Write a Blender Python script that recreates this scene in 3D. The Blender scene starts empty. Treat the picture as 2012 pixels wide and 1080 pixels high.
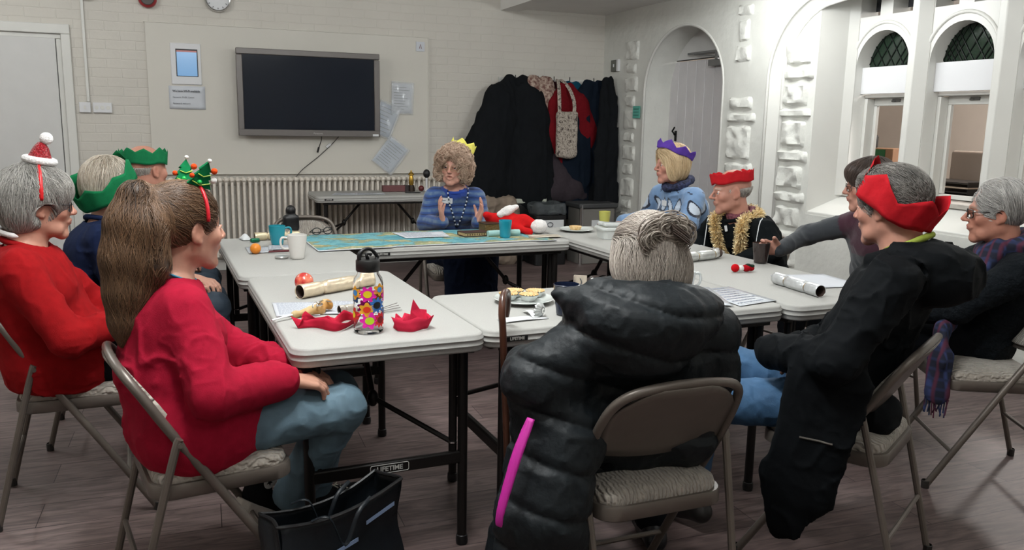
import bpy, math, random
import numpy as np
from mathutils import Vector, Matrix, Quaternion
random.seed(7); np.random.seed(7)
PI=math.pi
COL=bpy.context.scene.collection
R=math.radians

# ---------------------------------------------------------------- colours, materials
def lin(c):
    if isinstance(c,str):
        c=c.lstrip('#'); c=[int(c[i:i+2],16)/255 for i in (0,2,4)]
    return tuple(((x/12.92) if x<=.04045 else ((x+.055)/1.055)**2.4) for x in c[:3])+(1.0,)
MATS={}
def mat(name,col='#808080',rough=.6,metal=0.,noise=0.,nscale=8.,bump=0.,bscale=60.,bdist=.002,sheen=0.,coat=0.,spec=None,
        trans=0.,emit=None,estr=0.,attr=None,col2=None,kind='noise',alpha=1.,ior=None):
    """one procedural material; noise = amount of colour mottling, bump = surface relief"""
    if name in MATS: return MATS[name]
    m=bpy.data.materials.new(name); m.use_nodes=True; MATS[name]=m
    nt=m.node_tree; N=nt.nodes; L=nt.links; b=N['Principled BSDF']
    c=lin(col); b.inputs['Base Color'].default_value=c
    b.inputs['Roughness'].default_value=rough; b.inputs['Metallic'].default_value=metal
    if spec is not None: b.inputs['Specular IOR Level'].default_value=spec
    if sheen: b.inputs['Sheen Weight'].default_value=sheen; b.inputs['Sheen Roughness'].default_value=.5
    if coat: b.inputs['Coat Weight'].default_value=coat
    if trans: b.inputs['Transmission Weight'].default_value=trans
    if ior: b.inputs['IOR'].default_value=ior
    if alpha<1: b.inputs['Alpha'].default_value=alpha
    if emit: b.inputs['Emission Color'].default_value=lin(emit); b.inputs['Emission Strength'].default_value=estr
    tc=N.new('ShaderNodeTexCoord')
    src=None
    if attr:
        a=N.new('ShaderNodeAttribute'); a.attribute_name=attr; src=a.outputs['Color']
    if noise or col2:
        t=N.new('ShaderNodeTexNoise'); t.inputs['Scale'].default_value=nscale; t.inputs['Detail'].default_value=5
        L.new(tc.outputs['Object'],t.inputs['Vector'])
        mx=N.new('ShaderNodeMix'); mx.data_type='RGBA'
        if col2:
            mx.inputs['A'].default_value=c; mx.inputs['B'].default_value=lin(col2)
            r=N.new('ShaderNodeValToRGB'); r.color_ramp.elements[0].position=.38; r.color_ramp.elements[1].position=.62
            L.new(t.outputs['Fac'],r.inputs[0]); L.new(r.outputs[0],mx.inputs['Factor'])
        else:
            mx.blend_type='MULTIPLY'; mx.inputs['Factor'].default_value=1
            if src: L.new(src,mx.inputs['A'])
            else: mx.inputs['A'].default_value=c
            mr=N.new('ShaderNodeMapRange'); mr.inputs['To Min'].default_value=1-noise; mr.inputs['To Max'].default_value=1+noise
            mr.inputs['From Min'].default_value=.3; mr.inputs['From Max'].default_value=.7
            L.new(t.outputs['Fac'],mr.inputs['Value']); L.new(mr.outputs['Result'],mx.inputs['B'])
        src=mx.outputs['Result']
    if src: L.new(src,b.inputs['Base Color'])
    if bump:
        bp=N.new('ShaderNodeBump'); bp.inputs['Strength'].default_value=bump; bp.inputs['Distance'].default_value=bdist
        if kind=='wave':
            t=N.new('ShaderNodeTexWave'); t.inputs['Scale'].default_value=bscale; t.inputs['Distortion'].default_value=6; t.inputs['Detail'].default_value=2
            t.inputs['Detail Scale'].default_value=1.2
            L.new(t.outputs['Fac'],bp.inputs['Height'])
        elif kind=='voronoi':
            t=N.new('ShaderNodeTexVoronoi'); t.inputs['Scale'].default_value=bscale; L.new(t.outputs['Distance'],bp.inputs['Height'])
        else:
            t=N.new('ShaderNodeTexNoise'); t.inputs['Scale'].default_value=bscale; t.inputs['Detail'].default_value=6
            L.new(t.outputs['Fac'],bp.inputs['Height'])
        L.new(tc.outputs['Object'],t.inputs['Vector']); L.new(bp.outputs['Normal'],b.inputs['Normal'])
    return m

# ---------------------------------------------------------------- objects
def tag(o,label=None,cat=None,group=None,kind=None):
    if label: o['label']=label
    if cat: o['category']=cat
    if group: o['group']=group
    if kind: o['kind']=kind
    return o
def thing(name,label,cat,loc=(0,0,0),rz=0.,group=None,rot=None):
    o=bpy.data.objects.new(name,None); COL.objects.link(o); o.empty_display_size=.05
    o.location=loc; o.rotation_euler=rot if rot else (0,0,rz)
    return tag(o,label,cat,group)
def link(name,me,mt,parent=None,loc=None,rot=None):
    o=bpy.data.objects.new(name,me); COL.objects.link(o)
    for m in (mt if isinstance(mt,(list,tuple)) else [mt]): me.materials.append(m)
    if parent: o.parent=parent
    if loc is not None: o.location=loc
    if rot is not None: o.rotation_euler=rot
    return o
def copytree(o,parent=None):
    c=o.copy(); COL.objects.link(c); c.parent=parent
    for ch in [x for x in bpy.data.objects if x.parent==o]: copytree(ch,c)
    return c

class MB:
    """collects polygons; build() links them as one mesh object"""
    def __init__(s): s.v=[]; s.f=[]; s.mi=[]; s.M=Matrix.Identity(4); s.m=0
    def add(s,vs,fs):
        n=len(s.v); s.v+= [tuple(s.M@Vector(p)) for p in vs]; s.f+=[tuple(i+n for i in f) for f in fs]; s.mi+=[s.m]*len(fs); return s
    def box(s,c,d,rz=0,rot=None):
        x,y,z=[k/2 for k in d]; M=rot if rot else Matrix.Rotation(rz,3,'Z'); C=Vector(c)
        vs=[C+M@Vector((a*x,b*y,e*z)) for e in (-1,1) for b in (-1,1) for a in (-1,1)]
        return s.add(vs,[(0,2,3,1),(4,5,7,6),(0,1,5,4),(2,6,7,3),(0,4,6,2),(1,3,7,5)])
    def tube(s,pts,r,n=10,cap=True,closed=False,squash=1.,up=None):
        P=[Vector(p) for p in pts]; k=len(P); rs=r if isinstance(r,(list,tuple)) else [r]*k
        T=[]
        for i in range(k):
            if closed: t=P[(i+1)%k]-P[i-1]
            else: t=P[min(i+1,k-1)]-P[max(i-1,0)]
            T.append(t.normalized() if t.length>1e-9 else Vector((0,0,1)))
        u=Vector(up) if up else (Vector((0,0,1)) if abs(T[0].z)<.9 else Vector((1,0,0)))
        vs=[];u=(u-T[0]*u.dot(T[0])).normalized()
        for i in range(k):
            if i: u=(u-T[i]*u.dot(T[i])); u=u.normalized() if u.length>1e-6 else T[i].orthogonal().normalized()
            w=T[i].cross(u)
            for j in range(n):
                a=2*PI*j/n; vs.append(P[i]+(w*math.cos(a)+u*math.sin(a)*squash)*rs[i])
        fs=[]
        for i in range(k if closed else k-1):
            for j in range(n):
                a=i*n+j; b=i*n+(j+1)%n; c=((i+1)%k)*n+(j+1)%n; d=((i+1)%k)*n+j; fs.append((a,b,c,d))
        if cap and not closed: fs+= [tuple(range(n))[::-1],tuple((k-1)*n+j for j in range(n))]
        return s.add(vs,fs)
    def lathe(s,prof,n=32,c=(0,0,0),axis='Z',cap=False):
        vs=[];k=len(prof);C=Vector(c)
        for (r,z) in prof:
            for j in range(n):
                a=2*PI*j/n; p=Vector((r*math.cos(a),r*math.sin(a),z))
                if axis=='X': p=Vector((p.z,p.x,p.y))
                if axis=='Y': p=Vector((p.x,p.z,-p.y))
                vs.append(C+p)
        fs=[(i*n+j,i*n+(j+1)%n,(i+1)*n+(j+1)%n,(i+1)*n+j) for i in range(k-1) for j in range(n)]
        if cap: fs+= [tuple(range(n))[::-1],tuple((k-1)*n+j for j in range(n))]
        return s.add(vs,fs)
    def prism(s,poly,z0,z1,axis='Z'):
        """extrude a 2D polygon; axis names the extrusion direction"""
        n=len(poly)
        def P(a,b,c):
            return (a,b,c) if axis=='Z' else ((c,a,b) if axis=='X' else (a,c,b))
        vs=[P(a,b,z0) for a,b in poly]+[P(a,b,z1) for a,b in poly]
        fs=[tuple(range(n))[::-1],tuple(range(n,2*n))]+[(i,(i+1)%n,n+(i+1)%n,n+i) for i in range(n)]
        return s.add(vs,fs)
    def grid(s,fn,nu,nv,wrapu=False):
        vs=[fn(i/(nu if wrapu else nu-1),j/(nv-1)) for j in range(nv) for i in range(nu)]
        fs=[(j*nu+i,j*nu+(i+1)%nu,(j+1)*nu+(i+1)%nu,(j+1)*nu+i) for j in range(nv-1) for i in range(nu if wrapu else nu-1)]
        return s.add(vs,fs)
    def ball(s,c,r,n=16,m=10):
        rr=(r,r,r) if not isinstance(r,(tuple,list)) else r
        return s.grid(lambda u,v:(c[0]+rr[0]*math.cos(2*PI*u)*math.sin(PI*(v*.998+.001)),c[1]+rr[1]*math.sin(2*PI*u)*math.sin(PI*(v*.998+.001)),c[2]-rr[2]*math.cos(PI*(v*.998+.001))),n,m,True)
    def build(s,name,mt,parent=None,smooth=True,angle=35,bevel=0.,bseg=2,loc=None,rot=None,solid=0.,subsurf=0):
        me=bpy.data.meshes.new(name); me.from_pydata(s.v,[],s.f); me.update()
        o=link(name,me,mt,parent,loc,rot)
        if isinstance(mt,(list,tuple)):
            for p,i in zip(me.polygons,s.mi): p.material_index=i
        import bmesh
        bm=bmesh.new(); bm.from_mesh(me); bmesh.ops.recalc_face_normals(bm,faces=bm.faces); bm.to_mesh(me); bm.free()
        if smooth:
            me.shade_smooth()
            if angle<180: me.set_sharp_from_angle(angle=R(angle))
        if solid:
            md=o.modifiers.new('s','SOLIDIFY'); md.thickness=solid; md.offset=0
        if subsurf:
            md=o.modifiers.new('u','SUBSURF'); md.levels=md.render_levels=subsurf
        if bevel:
            md=o.modifiers.new('b','BEVEL'); md.width=bevel; md.segments=bseg; md.limit_method='ANGLE'; md.angle_limit=R(40)
        return o

def curve_obj(name,splines,depth,mt,parent=None,M=None,bevel=0.,kind=None):
    """filled 2D outlines (first outline outer, others holes) extruded by depth, converted to mesh. splines lie in local XY."""
    cu=bpy.data.curves.new(name,'CURVE'); cu.dimensions='2D'; cu.fill_mode='BOTH'; cu.extrude=depth/2; cu.bevel_depth=bevel; cu.bevel_resolution=1
    for sp in splines:
        s=cu.splines.new('POLY'); s.points.add(len(sp)-1)
        for p,q in zip(s.points,sp): p.co=(q[0],q[1],0,1)
        s.use_cyclic_u=True
    t=bpy.data.objects.new('tmp',cu); COL.objects.link(t)
    dg=bpy.context.evaluated_depsgraph_get(); me=bpy.data.meshes.new_from_object(t.evaluated_get(dg)); 
    bpy.data.objects.remove(t); bpy.data.curves.remove(cu)
    me.name=name
    if M is not None: me.transform(M)
    me.materials.clear()
    o=link(name,me,mt,parent)
    if kind: o['kind']=kind
    return o
def text_obj(name,body,size,mt,parent=None,M=None,extrude=.0004,align='CENTER',bold=0):
    cu=bpy.data.curves.new(name,'FONT'); cu.body=body; cu.size=size; cu.extrude=extrude; cu.align_x=align; cu.align_y='CENTER'; cu.offset=bold; cu.resolution_u=3
    t=bpy.data.objects.new('tmp',cu); COL.objects.link(t)
    dg=bpy.context.evaluated_depsgraph_get(); me=bpy.data.meshes.new_from_object(t.evaluated_get(dg))
    bpy.data.objects.remove(t); bpy.data.curves.remove(cu); me.name=name; me.materials.clear()
    if M is not None: me.transform(M)
    return link(name,me,mt,parent)
def arc(cx,cy,r,a0,a1,n=16,ry=None):
    return [(cx+r*math.cos(R(a0+(a1-a0)*i/n)),cy+(ry or r)*math.sin(R(a0+(a1-a0)*i/n))) for i in range(n+1)]
def rrect(x0,y0,x1,y1,r,n=6):
    return arc(x1-r,y0+r,r,-90,0,n)+arc(x1-r,y1-r,r,0,90,n)+arc(x0+r,y1-r,r,90,180,n)+arc(x0+r,y0+r,r,180,270,n)
def smooth_path(P,n=6):
    """Catmull-Rom through the points"""
    P=[Vector(p) for p in P]; out=[]
    for i in range(len(P)-1):
        p0=P[max(i-1,0)];p1=P[i];p2=P[i+1];p3=P[min(i+2,len(P)-1)]
        for k in range(n):
            t=k/n; out.append(.5*((2*p1)+(p2-p0)*t+(2*p0-5*p1+4*p2-p3)*t*t+(3*p1-p0-3*p2+p3)*t**3))
    return out+[P[-1]]
XWALL=Matrix(((0,0,1,0),(1,0,0,0),(0,1,0,0),(0,0,0,1)))   # local (a,b,depth) -> world (depth, y=a, z=b)
YWALL=Matrix(((1,0,0,0),(0,0,1,0),(0,1,0,0),(0,0,0,1)))   # local (a,b,depth) -> world (x=a, y=depth, z=b)
# ---------------------------------------------------------------- camera
H=1.39; F_PX=1635.3; PITCH=.1797; ROLL=-.0182; YAW=.3887
sy,cyw=math.sin(YAW),math.cos(YAW)
fwd=Vector((sy*math.cos(PITCH),cyw*math.cos(PITCH),-math.sin(PITCH))); right=Vector((cyw,-sy,0)); down=right.cross(fwd)*-1
down=fwd.cross(right)*1.0
if down.z>0: down=-down
r2=right*math.cos(ROLL)+down*math.sin(ROLL); d2=-right*math.sin(ROLL)+down*math.cos(ROLL)
cam=bpy.data.cameras.new('camera'); co=bpy.data.objects.new('camera',cam); COL.objects.link(co)
Mc=Matrix.Identity(4)
for i in range(3): Mc[i][0]=r2[i]; Mc[i][1]=-d2[i]; Mc[i][2]=-fwd[i]
Mc[0][3],Mc[1][3],Mc[2][3]=0,0,H
co.matrix_world=Mc; cam.sensor_width=36; cam.lens=F_PX/2012*36; cam.clip_start=.05; cam.clip_end=60
bpy.context.scene.camera=co

# ---------------------------------------------------------------- room materials
def brick_mat(name,col,bw,bh,strength,swap):
    m=bpy.data.materials.new(name); m.use_nodes=True; nt=m.node_tree; N=nt.nodes; L=nt.links; b=N['Principled BSDF']
    b.inputs['Roughness'].default_value=.62
    tc=N.new('ShaderNodeTexCoord'); sp=N.new('ShaderNodeSeparateXYZ'); cb=N.new('ShaderNodeCombineXYZ')
    L.new(tc.outputs['Object'],sp.inputs[0]); L.new(sp.outputs['Y' if swap else 'X'],cb.inputs[0]); L.new(sp.outputs['Z'],cb.inputs[1])
    nz=N.new('ShaderNodeTexNoise'); nz.inputs['Scale'].default_value=9; nz.inputs['Detail'].default_value=3
    L.new(tc.outputs['Object'],nz.inputs['Vector'])
    va=N.new('ShaderNodeMixRGB'); va.blend_type='LINEAR_LIGHT'; va.inputs[0].default_value=.008
    L.new(cb.outputs[0],va.inputs[1]); L.new(nz.outputs['Color'],va.inputs[2])
    br=N.new('ShaderNodeTexBrick'); br.inputs['Scale'].default_value=1; br.inputs['Brick Width'].default_value=bw; br.inputs['Row Height'].default_value=bh
    br.inputs['Mortar Size'].default_value=.006; br.inputs['Mortar Smooth'].default_value=.8
    br.inputs['Color1'].default_value=(1,1,1,1); br.inputs['Color2'].default_value=(.8,.8,.8,1); br.inputs['Mortar'].default_value=(0,0,0,1)
    L.new(va.outputs[0],br.inputs['Vector'])
    n2=N.new('ShaderNodeTexNoise'); n2.inputs['Scale'].default_value=45; n2.inputs['Detail'].default_value=4; L.new(tc.outputs['Object'],n2.inputs['Vector'])
    mx=N.new('ShaderNodeMath'); mx.operation='MULTIPLY_ADD'; mx.inputs[1].default_value=.35
    L.new(n2.outputs['Fac'],mx.inputs[0]); L.new(br.outputs['Color'],mx.inputs[2])
    bp=N.new('ShaderNodeBump'); bp.inputs['Strength'].default_value=strength; bp.inputs['Distance'].default_value=.006
    L.new(mx.outputs[0],bp.inputs['Height']); L.new(bp.outputs['Normal'],b.inputs['Normal'])
    c=N.new('ShaderNodeMix'); c.data_type='RGBA'; c.inputs['A'].default_value=lin(col); c2=[x*.86 for x in lin(col)[:3]]+[1]; c.inputs['B'].default_value=c2
    n3=N.new('ShaderNodeTexNoise'); n3.inputs['Scale'].default_value=2.2; n3.inputs['Detail'].default_value=6; L.new(tc.outputs['Object'],n3.inputs['Vector'])
    L.new(n3.outputs['Fac'],c.inputs['Factor']); L.new(c.outputs['Result'],b.inputs['Base Color'])
    return m
M_brick=brick_mat('painted brick','#cfcac1',.235,.078,.40,False)
M_plaster=mat('painted stone wall','#d3d3cd',.6,noise=.05,nscale=4,bump=.5,bscale=14,bdist=.012)
M_stone=mat('painted rock face','#d6d6d0',.6,noise=.05,nscale=9,bump=.7,bscale=22,bdist=.012)
M_trim=mat('white gloss paint','#d2d1cc',.4,noise=.03,nscale=3,bump=.15,bscale=30)
M_door=mat('door paint','#c9c8c6',.5,noise=.02)
M_ceil=mat('ceiling paint','#dddbd7',.8,noise=.03,nscale=3)
M_board=mat('pinboard paint','#ccc8bf',.6,noise=.02,nscale=2,bump=.1,bscale=40)
M_dark=mat('black plastic','#101012',.45)
M_blackmetal=mat('black powder coated steel','#1a1716',.42,metal=.4)
M_chrome=mat('chrome','#c8c8c8',.2,metal=1)
def floor_mat():
    m=bpy.data.materials.new('wood effect vinyl floor'); m.use_nodes=True; nt=m.node_tree; N=nt.nodes; L=nt.links; b=N['Principled BSDF']
    tc=N.new('ShaderNodeTexCoord'); mp=N.new('ShaderNodeMapping'); mp.inputs['Rotation'].default_value=(0,0,R(2)); L.new(tc.outputs['Object'],mp.inputs[0])
    br=N.new('ShaderNodeTexBrick'); br.inputs['Scale'].default_value=1; br.inputs['Brick Width'].default_value=1.2; br.inputs['Row Height'].default_value=.19
    br.inputs['Mortar Size'].default_value=.0016; br.inputs['Color1'].default_value=lin('#70625f'); br.inputs['Color2'].default_value=lin('#5b4d4b'); br.inputs['Mortar'].default_value=lin('#2a2120')
    L.new(mp.outputs[0],br.inputs['Vector'])
    st=N.new('ShaderNodeMapping'); st.inputs['Scale'].default_value=(1.3,9,1); L.new(mp.outputs[0],st.inputs[0])
    w=N.new('ShaderNodeTexNoise'); w.inputs['Scale'].default_value=3.5; w.inputs['Detail'].default_value=9; w.inputs['Distortion'].default_value=1.6; L.new(st.outputs[0],w.inputs['Vector'])
    rp=N.new('ShaderNodeValToRGB'); rp.color_ramp.elements[0].color=(.45,.42,.42,1); rp.color_ramp.elements[1].color=(1.35,1.3,1.3,1); rp.color_ramp.elements[0].position=.35; rp.color_ramp.elements[1].position=.68
    L.new(w.outputs['Fac'],rp.inputs[0])
    mx=N.new('ShaderNodeMix'); mx.data_type='RGBA'; mx.blend_type='MULTIPLY'; mx.inputs['Factor'].default_value=.75
    L.new(br.outputs['Color'],mx.inputs['A']); L.new(rp.outputs[0],mx.inputs['B']); L.new(mx.outputs['Result'],b.inputs['Base Color'])
    b.inputs['Roughness'].default_value=.5; b.inputs['Specular IOR Level'].default_value=.3
    bp=N.new('ShaderNodeBump'); bp.inputs['Strength'].default_value=.25; bp.inputs['Distance'].default_value=.002; L.new(w.outputs['Fac'],bp.inputs['Height']); L.new(bp.outputs[0],b.inputs['Normal'])
    return m
M_floor=floor_mat()

# ---------------------------------------------------------------- shell
WX=4.33; BY=8.1; X0=-3.2; Y0=-2.6; ZL=2.53; ZH=3.15; XB=3.14
def struct(o,label=None): o['kind']='structure'; return o
struct(MB().box(((X0+8.2)/2,(Y0+BY)/2,-.05),(8.2-X0,BY-Y0+.6,.1)).build('floor',M_floor,smooth=False))
# back wall with the door opening on its left
DXR=-.80; DZ=2.06
bw=curve_obj('wall_back',[[(X0-.1,0),(DXR-.95,0),(DXR-.95,DZ),(DXR,DZ),(DXR,0),(4.9,0),(4.9,ZH),(X0-.1,ZH)]],.2,M_brick,M=Matrix.Translation((0,BY+.1,0))@YWALL); struct(bw)
struct(MB().box((X0-.1,(Y0+BY)/2,ZH/2),(.2,BY-Y0,ZH)).build('wall_left',M_brick,smooth=False))
struct(MB().box(((X0+5)/2,Y0-.1,ZH/2),(5-X0+.4,.2,ZH)).build('wall_front',M_brick,smooth=False))
struct(MB().box(((X0+XB)/2,(Y0+BY)/2,ZH+.05),(XB-X0,BY-Y0+.4,.1)).build('ceiling',M_ceil,smooth=False))
struct(MB().box(((XB+5.0)/2,(Y0+BY)/2,ZL+.36),(5.0-XB,BY-Y0+.4,.72)).box((XB+.10,(Y0+BY)/2,ZL-.012),(.2,BY-Y0,.024)).build('ceiling',M_ceil,smooth=False))
# door in the back wall
dr=MB().box((DXR-.475,BY+.02,DZ/2-.01),(.86,.045,DZ-.05)).build('door_1',M_door,bevel=.004); struct(dr)
t=MB()
t.box((DXR+.035,BY-.012,DZ/2),(.07,.03,DZ)); t.box((DXR-.475,BY-.012,DZ+.04),(1.09,.03,.08)); t.box((DXR-.985,BY-.012,DZ/2),(.07,.03,DZ))
t.box((DXR-.02,BY+.052,DZ/2-.021),(.04,.098,DZ-.042)); t.box((DXR-.475,BY+.052,DZ-.02),(.95,.098,.04)); t.box((DXR-.93,BY+.052,DZ/2-.021),(.04,.098,DZ-.042))
struct(t.build('trim_1',M_trim,bevel=.006))
# skirting of the back wall (dark line at the floor) and white pipe casing
struct(MB().box(((DXR+.1+4.4)/2,BY-.012,.05),(4.4-DXR-.1,.025,.10)).build('baseboard_back',M_trim,bevel=.004))
# ---- right wall: door arch recess and the big window arch
def archpoly(y0,y1,z0,zs,za,n=24):
    """round-headed opening between y0<y1, springing zs, crown za"""
    c=(y0+y1)/2; return [(y0,z0),(y1,z0)]+arc(c,zs,(y1-y0)/2,0,180,n,ry=za-zs)
outer=[(Y0-.1,-.09),(BY+.05,-.09),(BY+.05,ZL+.3),(Y0-.1,ZL+.3)]
D0,D1,DS,DA=5.97,7.25,1.72,2.29
A0,A1=1.55,5.40
def fourc(y0,y1,z0,zs,r,crown,n=16):
    a=arc(y1-r,zs,r,0,78,n); return [(y0,z0),(y1,z0)]+a+[((y0+y1)/2,crown)]+[(y0+y1-p,q) for p,q in a[::-1]]
big=fourc(A0,A1,-.05,1.75,.6,2.5)
wr=curve_obj('wall_right',[outer,archpoly(D0,D1,-.05,DS,DA),big],.09,M_plaster,M=Matrix.Translation((WX+.045,0,0))@XWALL); struct(wr)
# deeper masonry: the door recess, and the inner order of the window arch
W0,W1=1.9,4.97            # window bay between its splayed jambs
bay=[(W0,.76),(W1,.76),(W1,2.50),(W0,2.50)]
inner=curve_obj('wall_inner',[outer,archpoly(D0,D1,-.05,DS,DA),bay],.25,M_plaster,M=Matrix.Translation((WX+.09+.125,0,0))@XWALL); struct(inner)
# moulded arch ring of the window arch, standing a little proud of the reveal
def ring(y0,y1,zs,ry,n=48):
    c=(y0+y1)/2; return [(y1,0.0)]+[(c+(y1-y0)/2*math.cos(PI*i/n),zs+ry*math.sin(PI*i/n)) for i in range(n+1)]+[(y0,0.0)]
cham=MB(); bo=fourc(A0,A1,.0,1.75,.6,2.5); bi=fourc(A0+.075,A1-.075,.0,1.75,.535,2.43)
cham.add([(WX+.002,a,b) for a,b in bo]+[(WX+.093,a,b) for a,b in bi],[(i,i+1,len(bo)+i+1,len(bo)+i) for i in range(1,len(bo)-1)])
struct(cham.build('trim_2',M_trim))
for rad,xx,pp in ((.012,WX+.0,bo),(.016,WX+.088,bi)):
    struct(MB().tube([(xx,a,b) for a,b in pp[1:]],rad,8).build('trim_2',M_trim,angle=180))
p=ring(D0,D1,DS,DA-DS)
struct(MB().tube([(WX+.006,a,b) for a,b in p],.014,8).build('trim_3',M_trim,angle=180))
# window wall proper (tracery plate) and its splayed sill
TX=4.70
def light_arch(c,w,z0,zs,za): return archpoly(c-w/2,c+w/2,z0,zs,za,20)
cs=[4.64-.645*i for i in range(5)]
plate=[(W0-.1,.72),(W1+.12,.72),(W1+.12,2.75),(W0-.1,2.75)]
holes=[light_arch(c,.475,.92,1.84,2.085) for c in cs]
for i,c in enumerate(cs):
    holes.append(archpoly(c-.235,c-.055,2.19,2.42,2.5,12)); holes.append(archpoly(c+.055,c+.235,2.19,2.42,2.5,12))
struct(curve_obj('window_1',[plate]+holes,.16,M_trim,M=Matrix.Translation((TX+.08,0,0))@XWALL,bevel=.0))
for c in cs:   # roll mouldings over every light
    q=[(TX-.0,c+.28,.92)]+[(TX-.0,c+.28*math.cos(a),1.84+.30*math.sin(a)) for a in [PI*i/20 for i in range(21)]]+[(TX,c-.28,.92)]
    struct(MB().tube(q,.013,8).build('trim_4',M_trim,angle=180))
for c in [cs[0]+.32]+[x-.3225 for x in cs]:
    struct(MB().prism([(TX+.0,c-.085),(TX-.075,c-.025),(TX-.075,c+.025),(TX+.0,c+.085)],.9,2.72).build('trim_5',M_trim,bevel=.006))
# splayed jamb and sill
struct(MB().add([(WX+.09,W1,.76),(WX+.09,W1,2.5),(TX,W1-.06,2.5),(TX,W1-.06,.76)],[(0,1,2,3)]).build('trim_6',M_trim))
s=MB(); s.prism([(WX+.10,.66),(WX+.10,.78),(TX+.02,.905),(TX+.02,.66)],W0-.1,W1+.03,axis='Y')
struct(s.build('trim_7',M_trim,bevel=.006))
struct(MB().box((TX+.10,(W0+W1)/2,.915),(.24,W1-W0,.03)).build('trim_8',mat('worn sill','#a9a39c',.5,noise=.1,nscale=30),bevel=.003))
# the other side's lower wall, panels, leaded glass and hatch sashes in each light
M_green=mat('dark green leaded glass','#18291d',.12,noise=.4,nscale=6,bump=.3,bscale=12,bdist=.01)
M_greyglass=mat('dark obscured glass','#3a3b3e',.2,noise=.5,nscale=12,bump=.4,bscale=14,bdist=.01)
M_lead=mat('lead cames','#0d100e',.5,metal=.3)
M_panel=mat('white panel','#d6d6d8',.5)
for c in cs:
    struct(MB().box((TX+.13,c,1.96),(.008,.49,.27)).build('window_2',M_green,smooth=False))
    lead=MB()
    for k in range(-6,7):
        for sg in (-1,1):
            y0=c+k*.085; pts=[(TX+.122,y0-sg*.09,1.83),(TX+.122,y0+sg*.09,2.10)]
            if abs(y0)<9: lead.tube(pts,.0035,5)
    lead=lead.build('trim_9',M_lead); struct(lead)
    struct(MB().box((TX+.075,c,1.745),(.03,.475,.19)).build('trim_10',M_panel,bevel=.002))
    fr=MB(); 
    for sg in (-1,1):
        fr.box((TX+.155,c+sg*.2225,1.27),(.098,.028,.70)); fr.box((TX+.19,c+sg*.195,1.27),(.028,.026,.595))
    fr.box((TX+.155,c,1.637),(.1,.472,.025)); fr.box((TX+.19,c,1.596),(.031,.415,.055)); fr.box((TX+.19,c,.955),(.031,.415,.03))
    struct(fr.build('window_3',M_trim,bevel=.003))
    struct(MB().box((TX+.172,c+.0,1.605),(.012,.07,.022)).box((TX+.165,c+.02,1.60),(.012,.03,.012)).build('trim_11',mat('latch metal','#6b6a68',.4,metal=.8),bevel=.002))
struct(MB().box((TX+.14,(W0+W1)/2,2.42),(.006,W1-W0,.36)).build('window_4',M_greyglass,smooth=False))
# room beyond the hatch
M_beige=mat('warm cream wall','#cfc5ba',.8,noise=.04,nscale=3)
struct(MB().box((7.9,4.2,1.4),(.1,8.6,2.9)).build('wall_kitchen',M_beige,smooth=False))
struct(MB().box((6.4,8.3,1.4),(3.2,.1,2.9)).box((6.4,.1,1.4),(3.2,.1,2.9)).build('wall_kitchen_sides',M_beige,smooth=False))
struct(MB().box((6.45,4.2,2.65),(3.1,8.4,.1)).build('ceiling_kitchen',M_ceil,smooth=False))
struct(MB().box((7.78,4.2,2.18),(.16,8.2,.05)).build('trim_12',M_trim,smooth=False))
# door_2 in the recess
DX=4.63
dl=MB()
for k in range(9):
    y=D0-.02+.145*k+.0725; dl.box((DX+.02,y,1.005),(.035,.139,2.005))
dl.box((DX+.03,(D0+D1)/2,1.0),(.02,1.3,2.0))
d2o=dl.build('door_2',mat('planked door paint','#c6c3c4',.5,noise=.03,bump=.15,bscale=20),bevel=.004); struct(d2o)
struct(MB().box((DX+.02,(D0+D1)/2,2.20),(.04,1.34,.355)).build('trim_13',M_door,smooth=False))
struct(MB().box((DX+.005,(D0+D1)/2,2.018),(.012,1.3,.008)).build('trim_14',mat('shadow gap','#2a2826',.8),smooth=False))
struct(MB().box((DX-.03,6.46,1.965),(.05,.20,.055)).box((DX-.05,6.66,2.065),(.02,.46,.020)).box((DX-.05,6.42,2.03),(.04,.04,.08)).box((DX-.05,6.60,2.035),(.015,.38,.010),rot=Matrix.Rotation(R(6),3,'X')).build('door_closer',mat('silver closer','#8b8c8d',.35,metal=.8),parent=d2o,bevel=.003))
hk=MB(); hk.tube(smooth_path([(DX-.01,7.12,1.31),(DX-.03,7.105,1.33),(DX-.035,7.12,1.345),(DX-.035,7.10,1.365),(DX-.02,7.105,1.385)],6),.008,8)
hk.box((DX,7.11,1.30),(.012,.03,.10)); hk.build('door_handle',mat('black iron','#0c0c0c',.5,metal=.5),parent=d2o)
# rough quarry-faced blocks: quoins of the corner, the pier between the arches and the window jamb
def stone(y0,y1,z0,z1,x,seed,out=.022,name='stone_block',parent=None):
    rs=np.random.RandomState(seed); nu=max(6,int((y1-y0)/.02)); nv=max(5,int((z1-z0)/.02))
    ph=rs.rand(12)*6; fr=rs.uniform(8,30,(6,2))
    def f(u,v):
        e=min(u,1-u,v,1-v); k=min(1,e*9); y=y0+(y1-y0)*u; z=z0+(z1-z0)*v
        h=sum(math.sin(fr[i][0]*y*1.6+ph[i]+2*math.sin(fr[i][1]*z*.7+ph[i+6])) *math.cos(fr[i][1]*z*1.6+ph[i+6]) for i in range(6))/6
        edge=.008*math.sin(25*y+ph[0])*(1 if v in(0,1) else 0)
        return (x-(out*(.65+h*1.5)+.012)*k**.5+(.012 if e==0 else 0),y,z+edge)
    return MB().grid(f,nu,nv).build(name,M_stone,parent=parent,angle=50)
sd=0
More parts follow.
